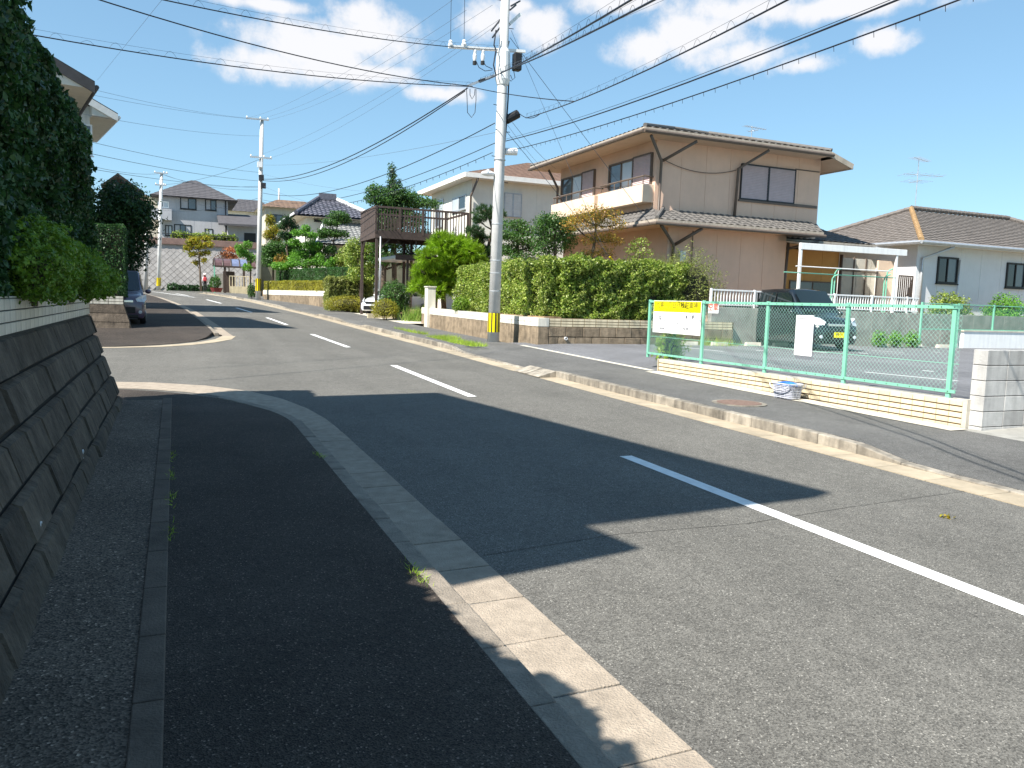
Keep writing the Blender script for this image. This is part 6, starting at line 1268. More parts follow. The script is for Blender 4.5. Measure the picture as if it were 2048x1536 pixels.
# diamond-set blocks
s_ = .62; H_ = wt-zb_f; me = None; rows_ = int(H_/(s_*.72))+1; cnt = 0
nv = _n(V(0, -H_, 1.2)); uv = _n(V(0, 1.2, H_))
mb = MB(); g = .014; hw, hh = s_*.5, s_*.5
dm = MB().add([V(hw-g, 0, 0), V(0, 0, 0)+uv*(hh-g), V(-hw+g, 0, 0), -uv*(hh-g), V(hw-2*g, 0, 0)+nv*.025, uv*(hh-2.5*g)+nv*.025, V(-hw+2*g, 0, 0)+nv*.025, -uv*(hh-2.5*g)+nv*.025], [(4, 5, 6, 7), (0, 1, 5, 4), (1, 2, 6, 5), (2, 3, 7, 6), (3, 0, 4, 7)]).mesh('wall_block'); dm.materials.append(MATS['far_block'])
k = 0; v = .3
while v < math.hypot(H_, 1.2)-.3:
    x = xl+(hw if k % 2 else 0)+.35
    while x < xr-.3 and cnt < 600:
        p = V(x, fwY+.06, zb_f)+uv*v; o = bpy.data.objects.new('wall_block', dm); COL.objects.link(o); o.parent = FW; o.matrix_parent_inverse = root_inv(FW); o.location = tuple(p); cnt += 1; x += s_
    v += hh; k += 1
MB().box(xl, xr, fwY+1.0, fwY+2.0, wt, wt+.62).build('cap', 'cap_brown', FW, bevel=.03)
struct(MB().box(-60, 60, fwY+1.4, 140, 1.5, wt+.4).build('hillside', 'ground_earth'))
FH = thing('house', 'far grey two storey house with dark hip roof above the block wall', 'house', (3, 92, wt))
mat('wall_grey', (.42, .42, .44), .9, .06, 1.5, .2, 60, stain=.08); mat('roof_far', (.085, .08, .085), .85, .2, 3, .2, 30)
hy = 90.0; q = atY(330, 398, hy-.7); r = atY(476, 397, hy-.7); l = atY(290, 400, hy-.7); ez = float(atY(400, 396, hy-.7)[2]); xL, xR = float(atY(300, 398, hy-.7)[0]), float(r[0]); ap = atY(388, 361, hy+4.5)
A0, A1, A2, A3 = V(xL, hy-.7, ez), V(xR, hy-.7, ez), V(xR, hy+9.7, ez), V(xL, hy+9.7, ez); B0 = V(ap[0]-.3, hy+4.5, float(ap[2])); B1 = B0+V(.6, 0, 0)
for p, q2, r2, s2 in ((A0, A1, B0, B1), (A3, A0, B0, B0), (A1, A2, B1, B1), (A2, A3, B1, B0)): slope(FH, p, q2, r2, s2, 'roof_far', .5, .6, .02, .03)
MB().add([A0-V(0, 0, .05), A1-V(0, 0, .05), A2-V(0, 0, .05), A3-V(0, 0, .05), B0-V(0, 0, .05), B1-V(0, 0, .05)], [(0, 1, 5, 4), (1, 2, 5), (2, 3, 4, 5), (3, 0, 4), (3, 2, 1, 0)]).build('roof_deck', 'roof_far', FH)
xw0_, xw1_ = float(atY(318, 430, hy)[0]), float(atY(456, 430, hy)[0]); fF = Face((0, hy, 0), (1, 0, 0), (0, -1, 0)); MB().box(xw0_, xw1_, hy, hy+9, wt, ez).build('wall', 'wall_grey', FH); panels(FH, fF, xw0_, xw1_, wt+.3, ez-.02, 'wall_grey', 1.8, .03, .02)
for (a, b), (c, d_) in (((360, 392), (393, 420)), ((410, 396), (433, 422))):
    u0, z1_ = fF.px(a, b); u1, z0_ = fF.px(c, d_); window(FH, fF, u0, u1, z0_, z1_-.1, 'black', ('glass_curtain', 'glass_mid'), .1)
for (a, b), (c, d_) in (((348, 448), (383, 472)), ((409, 457), (426, 474)), ((330, 450), (345, 472))):
    u0, z1_ = fF.px(a, b); u1, z0_ = fF.px(c, d_); window(FH, fF, u0, u1, z0_, z1_, 'black', ('glass_curtain', 'glass_mid', 'glass_curtain') if c-a > 30 else ('glass_mid', 'glass_curtain'), .09)
pipe(FH, [fF.p(fF.px(451, 400)[0], ez, .1), fF.p(fF.px(451, 400)[0], wt, .1)], .06, 'dark_metal')
# left bay with balcony and porch wing on the right
xb0 = float(atY(290, 430, hy-1)[0]); MB().box(xb0, xw0_+.05, hy+1, hy+8, wt, ez-.1).build('wall', 'wall_beige', FH); MB().box(xb0+.3, xw0_+1.2, hy-1.0, hy, float(atY(310, 440, hy)[2]), float(atY(310, 418, hy)[2])).build('balcony', 'wall_grey', FH); u0, z1_ = fF.px(305, 398); u1, z0_ = fF.px(338, 416); window(FH, Face((0, hy-.02, 0), (1, 0, 0), (0, -1, 0)), u0+.5, u1, z0_, z1_-.15, 'white_paint', ('glass_dark', 'glass_curtain'), .09)
pa, pb = atY(436, 448, hy-2), atY(520, 452, hy-2); MB().prism([pa+V(0, -1.2, 0), pa+V(0, 2.5, 1.3), pa+V(0, 2.5, 1.1), pa+V(0, -1.2, -.2)], pb-pa).build('porch_roof', 'roof_far', FH, fix=True); MB().box(float(pa[0])+1, float(pb[0]), hy-1.6, hy+1, wt, float(pa[2])).build('porch', 'wall_grey', FH); MB().box(float(atY(489, 470, hy-2)[0]), float(pb[0])-.4, hy-1.65, hy-1.55, wt, float(atY(489, 465, hy-2)[2])).build('garage_opening', 'black', FH)
# hedge + railing on the terrace
hz = wt+.62; TR = thing('terrace_railing', 'dark metal railing with climbing leaves on top of the far block wall', 'railing', (2, fwY+1.5, hz)); zt_r = float(atY(400, 470, fwY+1.5)[2])
for x in np.arange(xl+.5, xr-2, .5): MB().box(x-.03, x+.03, fwY+1.45, fwY+1.52, hz-.05, zt_r).build('picket', 'dark_metal', TR)
MB().box(xl+.3, xr-2, fwY+1.44, fwY+1.53, zt_r-.06, zt_r).build('top_rail', 'dark_metal', TR)
hedge('terrace_hedge', 'thin leafy hedge growing through the railing of the far terrace', float(atY(345, 480, fwY+2)[0]), float(atY(470, 480, fwY+2)[0]), fwY+1.6, fwY+2.2, hz-.1, zt_r+.15, 420, .18, 'lf_hedge', rough=.25, faces='xXyZ', inner=.5, seed=90)
# other roofs beyond
def far_house(label, pxl, pxr, pye, pyr, Y, wallm, roofm, zbase):
    a, b = atY(pxl, pye, Y), atY(pxr, pye, Y); ez = float(atY((pxl+pxr)/2, pye, Y)[2]); rz = float(atY((pxl+pxr)/2, pyr, Y+4)[2]); t = thing('house', label, 'house', ((a[0]+b[0])/2, Y+4, zbase))
    A = [V(a[0], Y, ez), V(b[0], Y, ez), V(b[0], Y+8, ez), V(a[0], Y+8, ez)]; m = (b[0]-a[0])*.3; R = [V(a[0]+m, Y+4, rz), V(b[0]-m, Y+4, rz)]
    for p, q2, r2, s2 in ((A[0], A[1], R[0], R[1]), (A[3], A[0], R[0], R[0]), (A[1], A[2], R[1], R[1]), (A[2], A[3], R[1], R[0])): slope(t, p, q2, r2, s2, roofm, .5, .6, .03, .03)
    MB().add(A, [(3, 2, 1, 0)]).build('soffit', 'soffit', t); MB().box(a[0]+.7, b[0]-.7, Y+.7, Y+7.3, zbase, ez-.01).build('wall', wallm, t)
    f = Face((0, Y+.7, 0), (1, 0, 0), (0, -1, 0))
    for k in range(2): u = a[0]+1.2+(b[0]-a[0]-3.5)*k; window(t, f, u, u+1.5, ez-2.0, ez-.8, 'dark_metal', ('glass_dark', 'glass_mid'), .08)
    return t
far_house('grey roofed house seen behind the porch of the far grey house', 445, 560, 424, 400, 108, 'wall_cream', 'roof_far', 6); far_house('brown roofed house behind the traditional tiled house', 520, 660, 417, 402, 100, 'wall_beige', 'roof_brown', 5)
far_house('house with brown roof behind the dark evergreen tree', 225, 320, 404, 388, 112, 'wall_beige', 'roof_brown', 6)
# yellow tree and shrubs at the foot of the wall, person, arched gate
tree_px('street_tree', 'yellow-green tree standing against the far block wall', (402, 572), 79.5, zr(79)-.05, ((400, 540), (398, 515), (397, 495)), [(388, 480, 13, 7), (412, 477, 12, 6), (375, 497, 9, 7), (398, 492, 13, 7), (418, 489, 10, 6), (384, 508, 8, 6), (402, 507, 9, 5), (380, 486, 8, 6), (415, 505, 7, 5), (392, 525, 7, 5), (408, 520, 6, 5)], 2300, .19, 'lf_yellow', r0=.11, seed=92, rough=.4, inner=.8)
tree_px('bare_shrub', 'orange leaved shrub above the arched gate roof', (458, 535), 80, 3.5, ((458, 515), (458, 500)), [(460, 500, 12, 6), (450, 508, 12, 5), (468, 512, 12, 6), (455, 516, 16, 5)], 1300, .2, 'lf_orange', r0=.06, seed=93, rough=.5, inner=.9)
GA = thing('arched_gate_roof', 'barrel vaulted translucent gate roof on dark posts at the street end', 'gate roof', atY(470, 585, 70)); gy = 69.0; g0 = atY(429, 531, gy); g1 = atY(512, 531, gy); zt = float(atY(470, 517, gy)[2]); z0_ = float(g0[2]); n = 8
mat('poly_blue', (.16, .19, .30), .25, .1, 3); mat('poly_brown', (.12, .07, .07), .35, .1, 3); rad = (zt-z0_); dep = 2.6
prof = [(gy+dep*(1-math.cos(math.pi*i/n))/2, z0_+rad*math.sin(math.pi*i/n)) for i in range(n+1)]; xs_ = np.linspace(g0[0], g1[0], 6)
for k in range(5):
    mb = MB(); vs = [(xs_[k]+.03, y_, z_) for y_, z_ in prof]+[(xs_[k+1]-.03, y_, z_) for y_, z_ in prof]; m_ = n+1; mb.add(vs, [(i, i+1, i+1+m_, i+m_) for i in range(n)]); mb.build('roof_panel', 'poly_blue' if k in (2, 3) else 'poly_brown', GA)
for k in range(6): MB().tube([(xs_[k], y_, z_+.01) for y_, z_ in prof], .05, 6).build('rib', 'brown_metal', GA)
MB().bar((g0[0], gy, z0_-.05), (g1[0], gy, z0_-.05), .08, .14).build('beam', 'brown_metal', GA)
for px in (450, 488): p = atY(px, 560, gy); MB().box(p[0]-.09, p[0]+.09, gy, gy+.2, zr(69)+.0, z0_).build('post', 'brown_metal', GA)
for px in (429, ): p = atY(px, 560, gy); MB().box(p[0]-.05, p[0]+.05, gy, gy+.1, zr(69), z0_).build('post', 'fence_green', GA)
SG = thing('gate_screen', 'brown panel wall under the arched gate roof', 'screen', atY(455, 585, gy+1)); a, b = atY(446, 560, gy+.9), atY(459, 560, gy+.9); MB().box(a[0], b[0]+.4, gy+.85, gy+.95, zr(69), z0_-.4).build('panel', 'deck_brown', SG); a, b = atY(430, 560, gy+2.2), atY(447, 560, gy+2.2); MB().box(a[0], b[0], gy+2.2, gy+2.3, zr(69), z0_-.6).build('panel', 'conc_grey', SG)
FG = thing('garden_railing', 'cream picket railing on a low tiled wall under the gate roof', 'railing', atY(475, 585, gy-.3)); a, b = atY(459, 570, gy-.3), atY(505, 570, gy-.3); zt = float(atY(480, 552, gy-.3)[2]); zm = float(atY(480, 573, gy-.3)[2])
MB().box(a[0], b[0], gy-.45, gy-.25, zr(69)-.1, zm).build('tile_base', 'tile_cream', FG)
for x in np.arange(a[0], b[0], .22): MB().box(x-.03, x+.03, gy-.38, gy-.32, zm, zt).build('picket', 'tile_cream', FG)
MB().box(a[0], b[0], gy-.39, gy-.31, zt-.06, zt).build('top_rail', 'tile_cream', FG)
mat('bag_dark', (.20, .035, .035), .6, .1, 8); PT = thing('flower_pot', 'dark red planter holding a small green shrub beside the gate', 'plant pot', gp(432, 583, .13)); c = atY(433, 583, 68); z = zr(68)+.12; MB().lathe((c[0], 68, z), (0, 0, 1), [(0, .35), (.30, .48), (.34, .5), (.34, .42)], 14).build('pot', 'bag_dark', PT); P, N_ = blob_pts((c[0]-.1, 68, z+.75), (.42, .42, .5), 700, .2); foliage('leaves', P, N_, .14, 'lf_mid', PT)
struct(MB().box(-.5, 14, 69.8, 84, .8, zr(69)+.10).build('garden_plot', 'conc_grey'))
shrub_px('low_shrub', 'small green shrub at the foot of the farther utility pole', 503, 578, 57.8, 8, 11, 700, .09, 'lf_mid', seed=95, zb=zr(57)+.1)
hedge('wall_foot_plants', 'dark strip of low plants along the foot of the far block wall', float(atY(335, 580, fwY-.5)[0]), float(atY(425, 580, fwY-.5)[0]), fwY-.7, fwY-.1, zb_f-.1, zb_f+.5, 260, .2, 'lf_dark', rough=.15, faces='xXyZ', seed=96, cat='plants')
# person
def person(label, base, h, face):
    t = thing('person', label, 'person', base); k = h/1.5; b = np.asarray(base, float)
    def sk(name, verts, edges, m):
        me = bpy.data.meshes.new(name); me.from_pydata([tuple(b+V(*v[:3])*k) for v in verts], edges, []); o = mkobj(name, me, m, t); md = o.modifiers.new('skin', 'SKIN'); 
        for i, v in enumerate(verts): me.skin_vertices[0].data[i].radius = (v[3]*k, v[3]*k) if len(v) == 4 else (v[3]*k, v[4]*k)
        me.skin_vertices[0].data[0].use_root = True; s = o.modifiers.new('sub', 'SUBSURF'); s.levels = s.render_levels = 2; o.data.update(); return o
    # whole figure: pelvis, spine, neck, head, arms with hands, legs with feet (seen from behind)
    vs = [(0, 0, .80, .125, .10), (0, 0, 1.0, .115, .09), (0, 0, 1.16, .135, .095), (0, 0, 1.26, .055), (0, .01, 1.33, .075, .085), (0, .015, 1.44, .085, .095),
          (.155, 0, 1.17, .05), (.20, .03, .95, .038), (.19, .10, .78, .03), (.19, .13, .70, .028), (-.155, 0, 1.17, .05), (-.20, .0, .95, .038), (-.20, .03, .76, .03), (-.20, .05, .68, .028),
          (.075, 0, .72, .085), (.08, .04, .42, .062), (.08, -.03, .08, .045), (.085, .08, .035, .035), (-.075, 0, .72, .085), (-.08, .0, .42, .062), (-.08, -.08, .09, .045), (-.085, .03, .035, .035)]
    ed = [(0, 1), (1, 2), (2, 3), (3, 4), (4, 5), (2, 6), (6, 7), (7, 8), (8, 9), (2, 10), (10, 11), (11, 12), (12, 13), (0, 14), (14, 15), (15, 16), (16, 17), (0, 18), (18, 19), (19, 20), (20, 21)]
    body = sk('body', vs, ed, 'trousers')
    sk('shirt', [(0, 0, .82, .135, .11), (0, 0, 1.0, .128, .10), (0, 0, 1.16, .148, .105), (0, 0, 1.235, .07), (.16, 0, 1.17, .06), (.205, .03, .95, .05), (.2, .08, .83, .042), (-.16, 0, 1.17, .06), (-.205, 0, .95, .05), (-.2, .02, .82, .042)], [(0, 1), (1, 2), (2, 3), (2, 4), (4, 5), (5, 6), (2, 7), (7, 8), (8, 9)], 'shirt_white')
    MB().sphere(b+V(0, .015, 1.42)*k, 1, 14, 10, (.098*k, .11*k, .12*k)).build('head', 'skin', t, smooth=True)
    MB().lathe(b+V(0, .01, 1.44)*k, (0, 0, 1), [(0, .2*k), (.012*k, .2*k), (.02*k, .115*k), (.09*k, .105*k), (.12*k, .06*k)], 20).build('hat', 'shirt_white', t, smooth=True)
    MB().box(b[0]-.135*k, b[0]+.135*k, b[1]-.26*k, b[1]-.09*k, b[2]+.88*k, b[2]+1.2*k).build('backpack', 'bag_red', t, bevel=.05*k)
    for s in (1, -1): MB().tube([b+V(.08*s, -.1, 1.19)*k, b+V(.09*s, .02, 1.27)*k, b+V(.1*s, .1, 1.1)*k, b+V(.1*s, -.08, .92)*k], .022*k, 6).build('strap', 'bag_red', t)
    for x, y in ((.085, .03), (-.085, -.02)): MB().sphere(b+V(x, y, .05)*k, 1, 10, 6, (.05*k, .11*k, .05*k)).build('shoe', 'black', t, smooth=True)
    return t
mat('trousers', (.02, .02, .022), .9, .2, 8); mat('shirt_white', (.75, .68, .68), .9, .06, 8); mat('skin', (.5, .32, .24), .6, .06, 8); mat('bag_red', (.55, .06, .07), .6, .1, 8)
pb = atY(410, 582.5, 66.5); person('person in white hat carrying a red backpack, walking away', (pb[0], 66.5, pb[2]), 34.5*((pb-EYE)@_n(ray(1024, 768)))/F, 0)
# ---------------------------------------------------------------- utility poles
PX, PY = 9.05, 22.74
PZ = zr(PY)+.12
lean = V(.028, 0, 1.0)
def ppole(z): return V(PX, PY, PZ)+V(.006, -.004, 1)*(z-PZ)
UP = thing('utility_pole', 'tall concrete utility pole with yellow and black band beside the hedge', 'utility pole', (PX, PY, PZ))
MB().tube([ppole(PZ-.2), ppole(PZ+6), ppole(PZ+13.5)], [.185, .155, .115], 20).build('shaft', 'conc_pole', UP, smooth=True)
zy0, zy1 = float(atY(986, 664, PY)[2]), float(atY(987, 626, PY)[2]); MB().tube([ppole(zy0), ppole(zy1)], [.187, .186], 20, cap=False).build('band', 'yellow', UP, smooth=True)
for k in range(10):
    a = 2*math.pi*k/10+.2; r = .188; d = V(math.cos(a), math.sin(a), 0); s = V(-d[1], d[0], 0); MB().obox((ppole(zy0)+ppole(zy1))/2+d*r, s*.02, d*.002, V(0, 0, (zy1-zy0)/2)).build('stripe', 'black', UP)
for py in (522, 547, 583, 449, 320): p = ppole(float(atY(990, py, PY)[2])); MB().lathe(p, (0, 0, 1), [(0, .18), (.025, .18)], 20).build('strap', 'galv', UP)
def apx(px, py, dY=0.): return atY(px, py, PY+dY)
# cross arm
a, b = apx(897, 93), apx(1050, 103); MB().bar(a, b, .08, .08).build('cross_arm', 'white_paint', UP)
for px, py in ((901, 93), (928, 92)): p = apx(px, py); MB().lathe(p+V(0, 0, -.02), (0, 0, 1), [(0, .05), (.06, .08), (.12, .05), (.16, .06), (.2, .03)], 12).build('insulator', 'white_plastic', UP)
for px in (950, 966): p = apx(px, 97); MB().lathe(p, (0, 0, -1), [(0, .03), (.08, .05), (.16, .045), (.2, .06), (.30, .055), (.38, .03)], 12).build('cutout_switch', 'white_plastic', UP); MB().cyl(p+V(0, 0, -.46), .06, .1, 10).build('switch_cap', 'black', UP)
MB().bar(apx(1019, 48), apx(1041, 28), .07, .09).build('upper_arm', 'white_paint', UP); MB().bar(apx(1018, 52), apx(1030, 40), .03, .03).build('arm_brace', 'galv', UP)
# transformer-ish box, closures, lamp
c = apx(1024, 234); d = _n(apx(1040, 226)-apx(1010, 242)); MB().tube([c-d*.24, c-d*.22, c+d*.22, c+d*.24], [.09, .13, .13, .09], 12).build('cable_closure', 'black', UP, smooth=False)
MB().box(*(lambda q: (q[0]-.12, q[0]+.12, q[1]-.12, q[1]+.12, q[2]-.25, q[2]+.25))(apx(1024, 125)+V(.12, -.1, 0))).build('junction_box', 'black', UP, bevel=.03)
c = apx(1020, 304); MB().tube([c-V(.16, 0, .0), c+V(.2, -.05, .02)], .11, 12).build('cable_box', 'white_plastic', UP)
c = apx(982, 347); MB().tube([apx(990, 352), c, apx(974, 345)], [.03, .06, .11], 10).build('lamp_arm', 'white_plastic', UP); MB().sphere(apx(976, 347), 1, 12, 8, (.22, .14, .08)).build('street_lamp', 'white_plastic', UP, smooth=True)
MB().lathe(ppole(float(atY(1000, 118, PY)[2])), (0, 0, 1), [(-.75, .17), (-.6, .22), (.2, .2), (.3, .15)], 18).build('collar', 'white_paint', UP)
for k in range(14):
    z = PZ+2.6+k*.75; p = ppole(z); s = 1 if k % 2 else -1; MB().tube([p, p+V(.28*s, -.05, 0)], .011, 5).build('step_bolt', 'dark_metal', UP)
for px, py, px2, py2 in ((983, 62, 1000, 40), (985, 75, 1000, 55), (1022, 12, 1040, 2), (1020, 20, 1032, 10)): MB().tube([apx(px, py, -.2), apx(px2, py2, .1)], .025, 6).build('dead_end_clamp', 'dark_metal', UP)
MB().tube([apx(*q) for q in ((1018, 82), (1012, 110), (1018, 150), (1016, 200), (1012, 260), (1008, 300))], .022, 6).build('riser_cable', 'wire_dark', UP); MB().tube([apx(*q, -.2) for q in ((992, 60), (988, 90), (992, 100), (987, 130), (992, 150))], .02, 6).build('riser_cable', 'wire_dark', UP)
for q in (((933, 175), (934, 195), (935, 225), (943, 235), (950, 225), (952, 200), (952, 178)), ((940, 178), (940, 190), (944, 198), (949, 190), (950, 178)), ((1027, 140), (1030, 155), (1025, 160), (1021, 150)), ((953, 124), (958, 135), (970, 142), (985, 140)), ((967, 124), (972, 132), (985, 138))): MB().tube([apx(a, b, -.1) for a, b in q], .010, 6).build('slack_loop', 'wire_dark', UP)
# splice cluster left of the pole
for k in range(9): a = apx(935, 172)+(apx(1000, 146)-apx(935, 172))*(.05+.09*k)+V(0, random.uniform(-.05, .05), random.uniform(-.03, .03)); MB().bar(a, a+V(.2, 0, .08), .06, .05).build('splice', ('galv', 'dark_metal')[k % 2], UP)
a, b = apx(935, 172), apx(1000, 146); MB().bar(a, b, .06, .06).build('support_arm', 'galv', UP)
# second and third pole
def far_pole(label, px0, py0, px1, py1, Y, arms, r=.17, band=True):
    b, t_ = atY(px0, py0, Y), atY(px1, py1, Y); t = thing('utility_pole', label, 'utility pole', b, None); b = np.asarray(b); MB().tube([b-V(0, 0, .3), b+(t_-b)*.5, t_], [r, r*.85, r*.7], 14).build('shaft', 'conc_pole', t, smooth=True)
    for (a0, a1), (c0, c1) in arms: MB().bar(atY(a0, a1, Y-.15), atY(c0, c1, Y-.15), .1, .1).build('cross_arm', 'galv', t); [MB().lathe(atY(q, w_, Y-.15), (0, 0, 1), [(0, .03), (.07, .06), (.14, .03)], 8).build('insulator', 'white_plastic', t) for q, w_ in ((a0+2, a1), (c0-2, c1), ((a0+c0)/2+6, (a1+c1)/2))]
    if band:
        z0 = b+(t_-b)*.035; z1 = b+(t_-b)*.105; MB().tube([z0, z1], r+.006, 14, cap=False).build('band', 'yellow', t)
        for k in range(8): a = 2*math.pi*k/8; d = V(math.cos(a), math.sin(a), 0); MB().obox((z0+z1)/2+d*(r+.008), V(-d[1], d[0], 0)*.028, d*.003, V(0, 0, np.linalg.norm(z1-z0)/2)).build('stripe', 'black', t)
    return t
U2 = far_pole('farther concrete utility pole with yellow band beside the two-tier hedge', 516, 594, 524, 238, 56.5, (((492, 236), (538, 240)), ((500, 313), (544, 317))))
for px, py in ((522, 356), (526, 372), (519, 330)): MB().box(*(lambda q: (q[0]-.16, q[0]+.16, q[1]-.3, q[1]-.1, q[2]-.18, q[2]+.18))(atY(px, py, 56.5))).build('box', 'white_plastic' if px == 519 else 'dark_metal', U2)
U3 = far_pole('distant concrete utility pole standing by the far block wall', 317, 580, 323, 345, 76, (((308, 345), (336, 347)), ((310, 369), (333, 371))), .18)
U4 = far_pole('plain pale pole in front of the far block wall', 291, 575, 294, 430, 60, (), .15, False)
U5 = far_pole('slim distant pole on the skyline behind the brown roof', 558, 420, 558, 377, 108, (), .14, False)
# round road signs
SGp = thing('road_sign', 'pair of round prohibition signs on a post beside the dark hedge', 'road sign', atY(266, 560, 50)); sY = 46.0
c = atY(266, 590, sY); MB().tube([(c[0], sY, zr(sY)), (c[0], sY, float(atY(266, 490, sY)[2]))], .04, 8).build('post', 'galv', SGp); mat('sign_red', (.50, .02, .04), .4, .05, 4); mat('sign_blue', (.02, .05, .40), .4, .05, 4)
for py, inner in ((497, 'white_paint'), (514, 'sign_blue')):
    p = atY(266, py, sY-.06); R_ = .24; d = MB().lathe(p, (0, -1, 0), [(0, R_), (.012, R_)], 24).build('disc', 'sign_red', SGp); MB().lathe(p+V(0, -.012, 0), (0, -1, 0), [(0, R_*.76), (.004, R_*.76)], 24).build('face', inner, d)
    if inner == 'sign_blue': MB().obox(p+V(0, -.018, 0), _n(V(1, 0, -1))*R_*.8, V(0, .002, 0), _n(V(1, 0, 1))*R_*.1).build('slash', 'sign_red', d)
    else: text('numeral', '7', p+V(0, -.02, -.09), (1, 0, 0), (0, 0, 1), .16, 'sign_blue', d)
# ---------------------------------------------------------------- wires
def sagline(a, b, sag, n=24): return [a+(b-a)*t-V(0, 0, sag*4*t*(1-t)) for t in np.linspace(0, 1, n)]
WN = 0
def wire(label, a, b, sag=.2, r=.012, m='wire_dark', coil=0, name='overhead_wire', ext=0.):
    """a, b world points; ext prolongs the wire beyond b"""
    a = np.asarray(a, float); b = np.asarray(b, float)
    r *= .62
    if ext: tt = 1/(1+ext); b = a+(b+V(0, 0, sag*4*tt*(1-tt))-a)*(1+ext)
    pts = sagline(a, b, sag); L = np.linalg.norm(b-a); t = thing(name, label, 'wire', a, 'overhead wires'); MB().tube(pts, r, 6).build('cable', m, t, smooth=True)
    if coil:   # spiral hanger above the cable
        mb = MB(); n = int(L/.55); q = []
        for i in range(n*8): f = i/(n*8-1); p = a+(b-a)*f-V(0, 0, sag*4*f*(1-f)); w = 2*math.pi*i/8; q.append(p+V(0, 0, max(0, math.sin(w))*.13*(.8+.3*math.sin(i*.37))))
        mb.tube(q, .0028, 4); mb.build('hanger_spiral', 'wire_dark', t); MB().tube([p+V(0, 0, .12) for p in pts], .0025, 4).build('messenger', 'wire_dark', t)
    return t
def toY(px, py, Y): return atY(px, py, Y)
def pixx(p): q = ROT.T@(np.asarray(p)-EYE); return 1024+F*q[0]/-q[2]
def on_span(a, b, sag, ext, px):
    tt = 1/(1+ext); b = a+(b+V(0, 0, sag*4*tt*(1-tt))-a)*(1+ext); return min(sagline(a, b, sag, 400)[:200], key=lambda p: abs(pixx(p)-px))
# from the near pole towards the viewer, right
wire('black overhead cable with spiral hanger rising right from the pole top arm', apx(960, 165), toY(1262, 0, 8.5), .25, .022, coil=1, ext=1.0)
wire('black overhead cable with spiral hanger just below the topmost spiral cable', apx(1000, 145), toY(1308, 0, 8.5), .25, .024, coil=1, ext=1.0)
wire('black overhead cable with spiral hanger leaving the black cable closure', apx(1052, 236), toY(1575, 0, 8.0), .55, .02, coil=1, ext=1.0)
wire('black overhead cable passing over the tan house balcony towards the pole', apx(1012, 282), toY(1795, 0, 7.0), .55, .02, ext=1.0)
wire('thin companion line above the cable over the balcony', apx(1012, 278), toY(1800, -8, 7.0), .5, .007, ext=1.0)
t = wire('lowest overhead cable hung with small clips above the tan house roof', apx(1025, 300), toY(1918, 0, 6.5), .5, .016, ext=1.0)
a, b = apx(1025, 300), toY(1918, 0, 6.5); b = a+(b+V(0, 0, .5)-a)*2
for p in sagline(a, b, .5, 90)[1:]: MB().tube([p, p+V(.01, 0, -.07)], .005, 4).build('clip', 'wire_dark', t)
wire('pale thin span wire with a white insulator knob, right of the pole', apx(1020, 130), toY(1420, -40, 10), .05, .005, 'wire_grey', ext=1.0)
p = apx(1020, 130)+(toY(1420, -40, 10)-apx(1020, 130))*.42; 
# to the left across the road
wire('black cable with spiral hanger crossing the road to the tall hedge', apx(945, 173), toY(22, 62, 19), .35, .02, coil=1, ext=.3)
wire('black cable crossing the road high towards the upper left', apx(940, 172), toY(200, 0, 17), .5, .02, ext=.5)
wire('thick cable with spiral hanger running left along the cross arm', apx(1000, 100), toY(328, 0, 16), .35, .018, coil=1, ext=.5)
wire('short cable linking the splice cluster and the right-hand spiral cable', apx(935, 172), on_span(apx(1052, 236), toY(1575, 0, 8.0), .55, 1.0, 1150), .06, .02)
wire('dropped cable joining the cable closure from the right', apx(1040, 228), on_span(apx(1052, 236), toY(1575, 0, 8.0), .55, 1.0, 1080), .12, .018)
# between the poles
P2 = lambda px, py: atY(px, py, 56.3)
wire('thick cable sagging from the near pole to the farther pole', apx(935, 176), P2(524, 358), .75, .03); wire('second thick cable just below the first sagging to the farther pole', apx(930, 182), P2(526, 361), .85, .025)
wire('cable with spiral end running from the black closure to the farther pole', apx(990, 246), P2(526, 386), .9, .022); wire('cable leaving the white cable box towards the farther pole', apx(990, 286), P2(526, 400), .8, .018)
t = wire('clip-hung cable from the white lamp arm to the farther pole', apx(985, 305), P2(526, 404), .9, .016)
for p in sagline(apx(985, 305), P2(526, 404), .9, 60)[1:40]: MB().tube([p, p+V(.01, 0, -.1)], .009, 4).build('clip', 'wire_dark', t)
for k, (pa, pb) in enumerate((((905, 0), (494, 236)), ((933, 20), (515, 238)), ((985, 10), (536, 240)), ((1000, 38), (502, 315)), ((1000, 45), (540, 316)))):
    wire(('thin high wire to the outer left insulator of the farther pole', 'thin high wire to the middle insulator of the farther pole', 'thin high wire to the right insulator of the farther pole', 'thin wire to the left end of the lower cross arm', 'thin wire to the right end of the lower cross arm')[k], apx(*pa), P2(*pb), .5, .007, 'wire_grey')
for px, py in ((901, 90), (928, 90)): wire('short vertical jumper rising from the %s cross arm insulator' % ('outer' if px == 901 else 'inner'), apx(px, py), apx(px+2, -40), 0, .012)
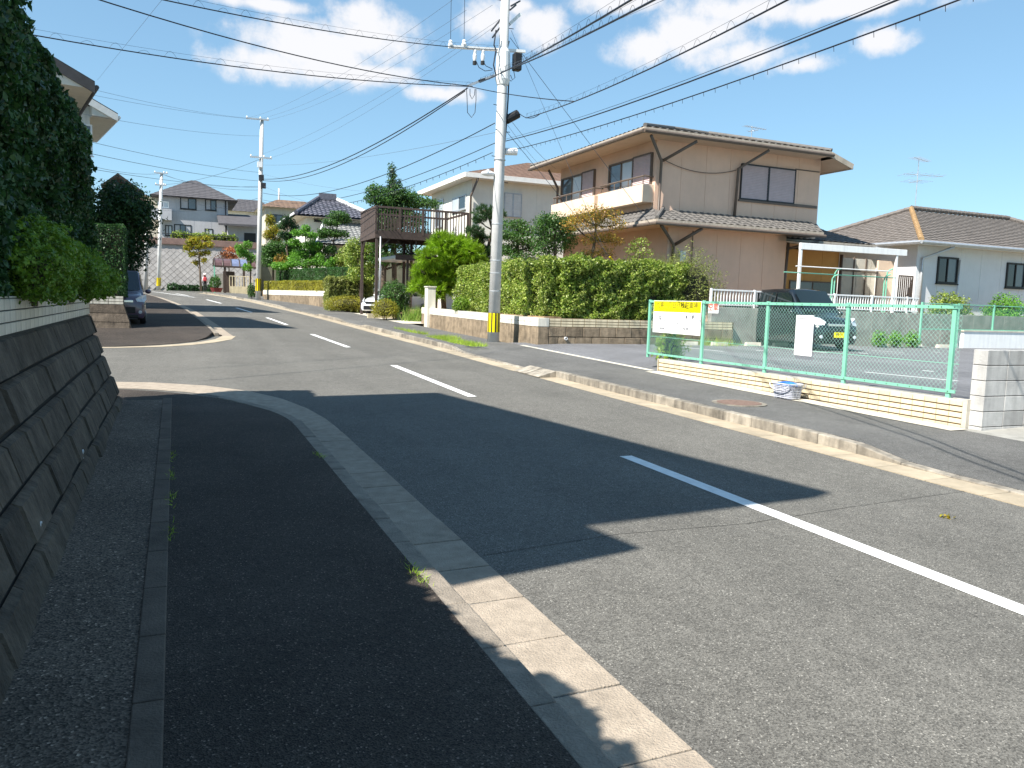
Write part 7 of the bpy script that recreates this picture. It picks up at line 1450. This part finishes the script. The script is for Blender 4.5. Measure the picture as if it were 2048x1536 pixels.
# guys and service drops
wire('thin guy wire slanting down to the tan house eave', apx(1020, 75), atY(1300, 448, 23.5), .0, .012, 'wire_grey'); wire('service wire to the tan house skirt roof', apx(1022, 60), atY(1255, 610, 22.6)*1.0, .0, .008, 'wire_grey')
GY = thing('guy_wire', 'guy wire with yellow guard tube anchored behind the hedge', 'guy wire', atY(1245, 545, 24)); a, b = apx(1012, 262), atY(1245, 545, 24.0); MB().tube([a, b], .008, 5).build('cable', 'wire_grey', GY); q = a+(b-a)*.875; MB().tube([q, a+(b-a)*1.02], .03, 8).build('guard', 'yellow', GY); MB().tube([a+(b-a)*1.0, V(*(a+(b-a)*1.08))], .01, 5).build('anchor_rod', 'galv', GY)
wire('thin drop wire to the white house', apx(1015, 250), atY(1100, 350, 33), .1, .008, 'wire_grey')
wire('drop wire to the balcony end of the tan house', apx(1025, 245), atY(1112, 338, 31), .1, .010)
# from the farther pole to the left and beyond
for k, (pa, pb, m_, r_) in enumerate((((494, 236), (195, 181), 'wire_grey', .01), ((536, 240), (195, 192), 'wire_grey', .01), ((523, 272), (238, 241), 'wire_grey', .011), ((520, 345), (195, 287), 'wire_dark', .014), ((520, 362), (195, 310), 'wire_dark', .016), ((518, 375), (195, 340), 'wire_dark', .015))):
    a, b = P2(*pa), atY(*pb, 38); wire(('upper thin wire from the farther pole towards the beige house', 'second thin wire from the farther pole towards the beige house', 'thin wire from the farther pole to the white house eave', 'dark cable from the farther pole passing behind the white house window', 'dark cable below it reaching the white house wall', 'lowest dark cable from the farther pole to the white house')[k], a, b, .25, r_, m_, ext=.3)
P3 = lambda px, py: atY(px, py, 75.8)
for k, (pa, pb) in enumerate((((522, 380), (323, 347)), ((522, 372), (325, 349)), ((520, 318), (310, 370)), ((520, 395), (322, 420)), ((520, 420), (320, 385)))): wire(('cable between the two farther poles at the top', 'second cable between the two farther poles', 'slanting wire between the cross arms of the two farther poles', 'lower cable between the two farther poles', 'crossing cable between the two farther poles')[k], P2(*pa), P3(*pb), .4, .016)
wire('cable from the distant pole to the left behind the white house', P3(322, 347), atY(195, 335, 50), .3, .018, ext=.3)
for k, (pa, pb) in enumerate((((526, 348), (840, 388)), ((526, 330), (830, 300)), ((526, 372), (730, 420)))): wire(('thin wire from the farther pole to the white house roof', 'thin wire from the farther pole rising past the conifer to the near pole', 'thin wire from the farther pole towards the raised deck')[k], P2(*pa), apx(1004, 262) if k == 1 else atY(*pb, 42), .3, .009, 'wire_grey')
wire('very thin line slanting across the sky to the beige house eave', atY(195, 160, 25), atY(330, -8, 14), .0, .004, 'wire_grey')
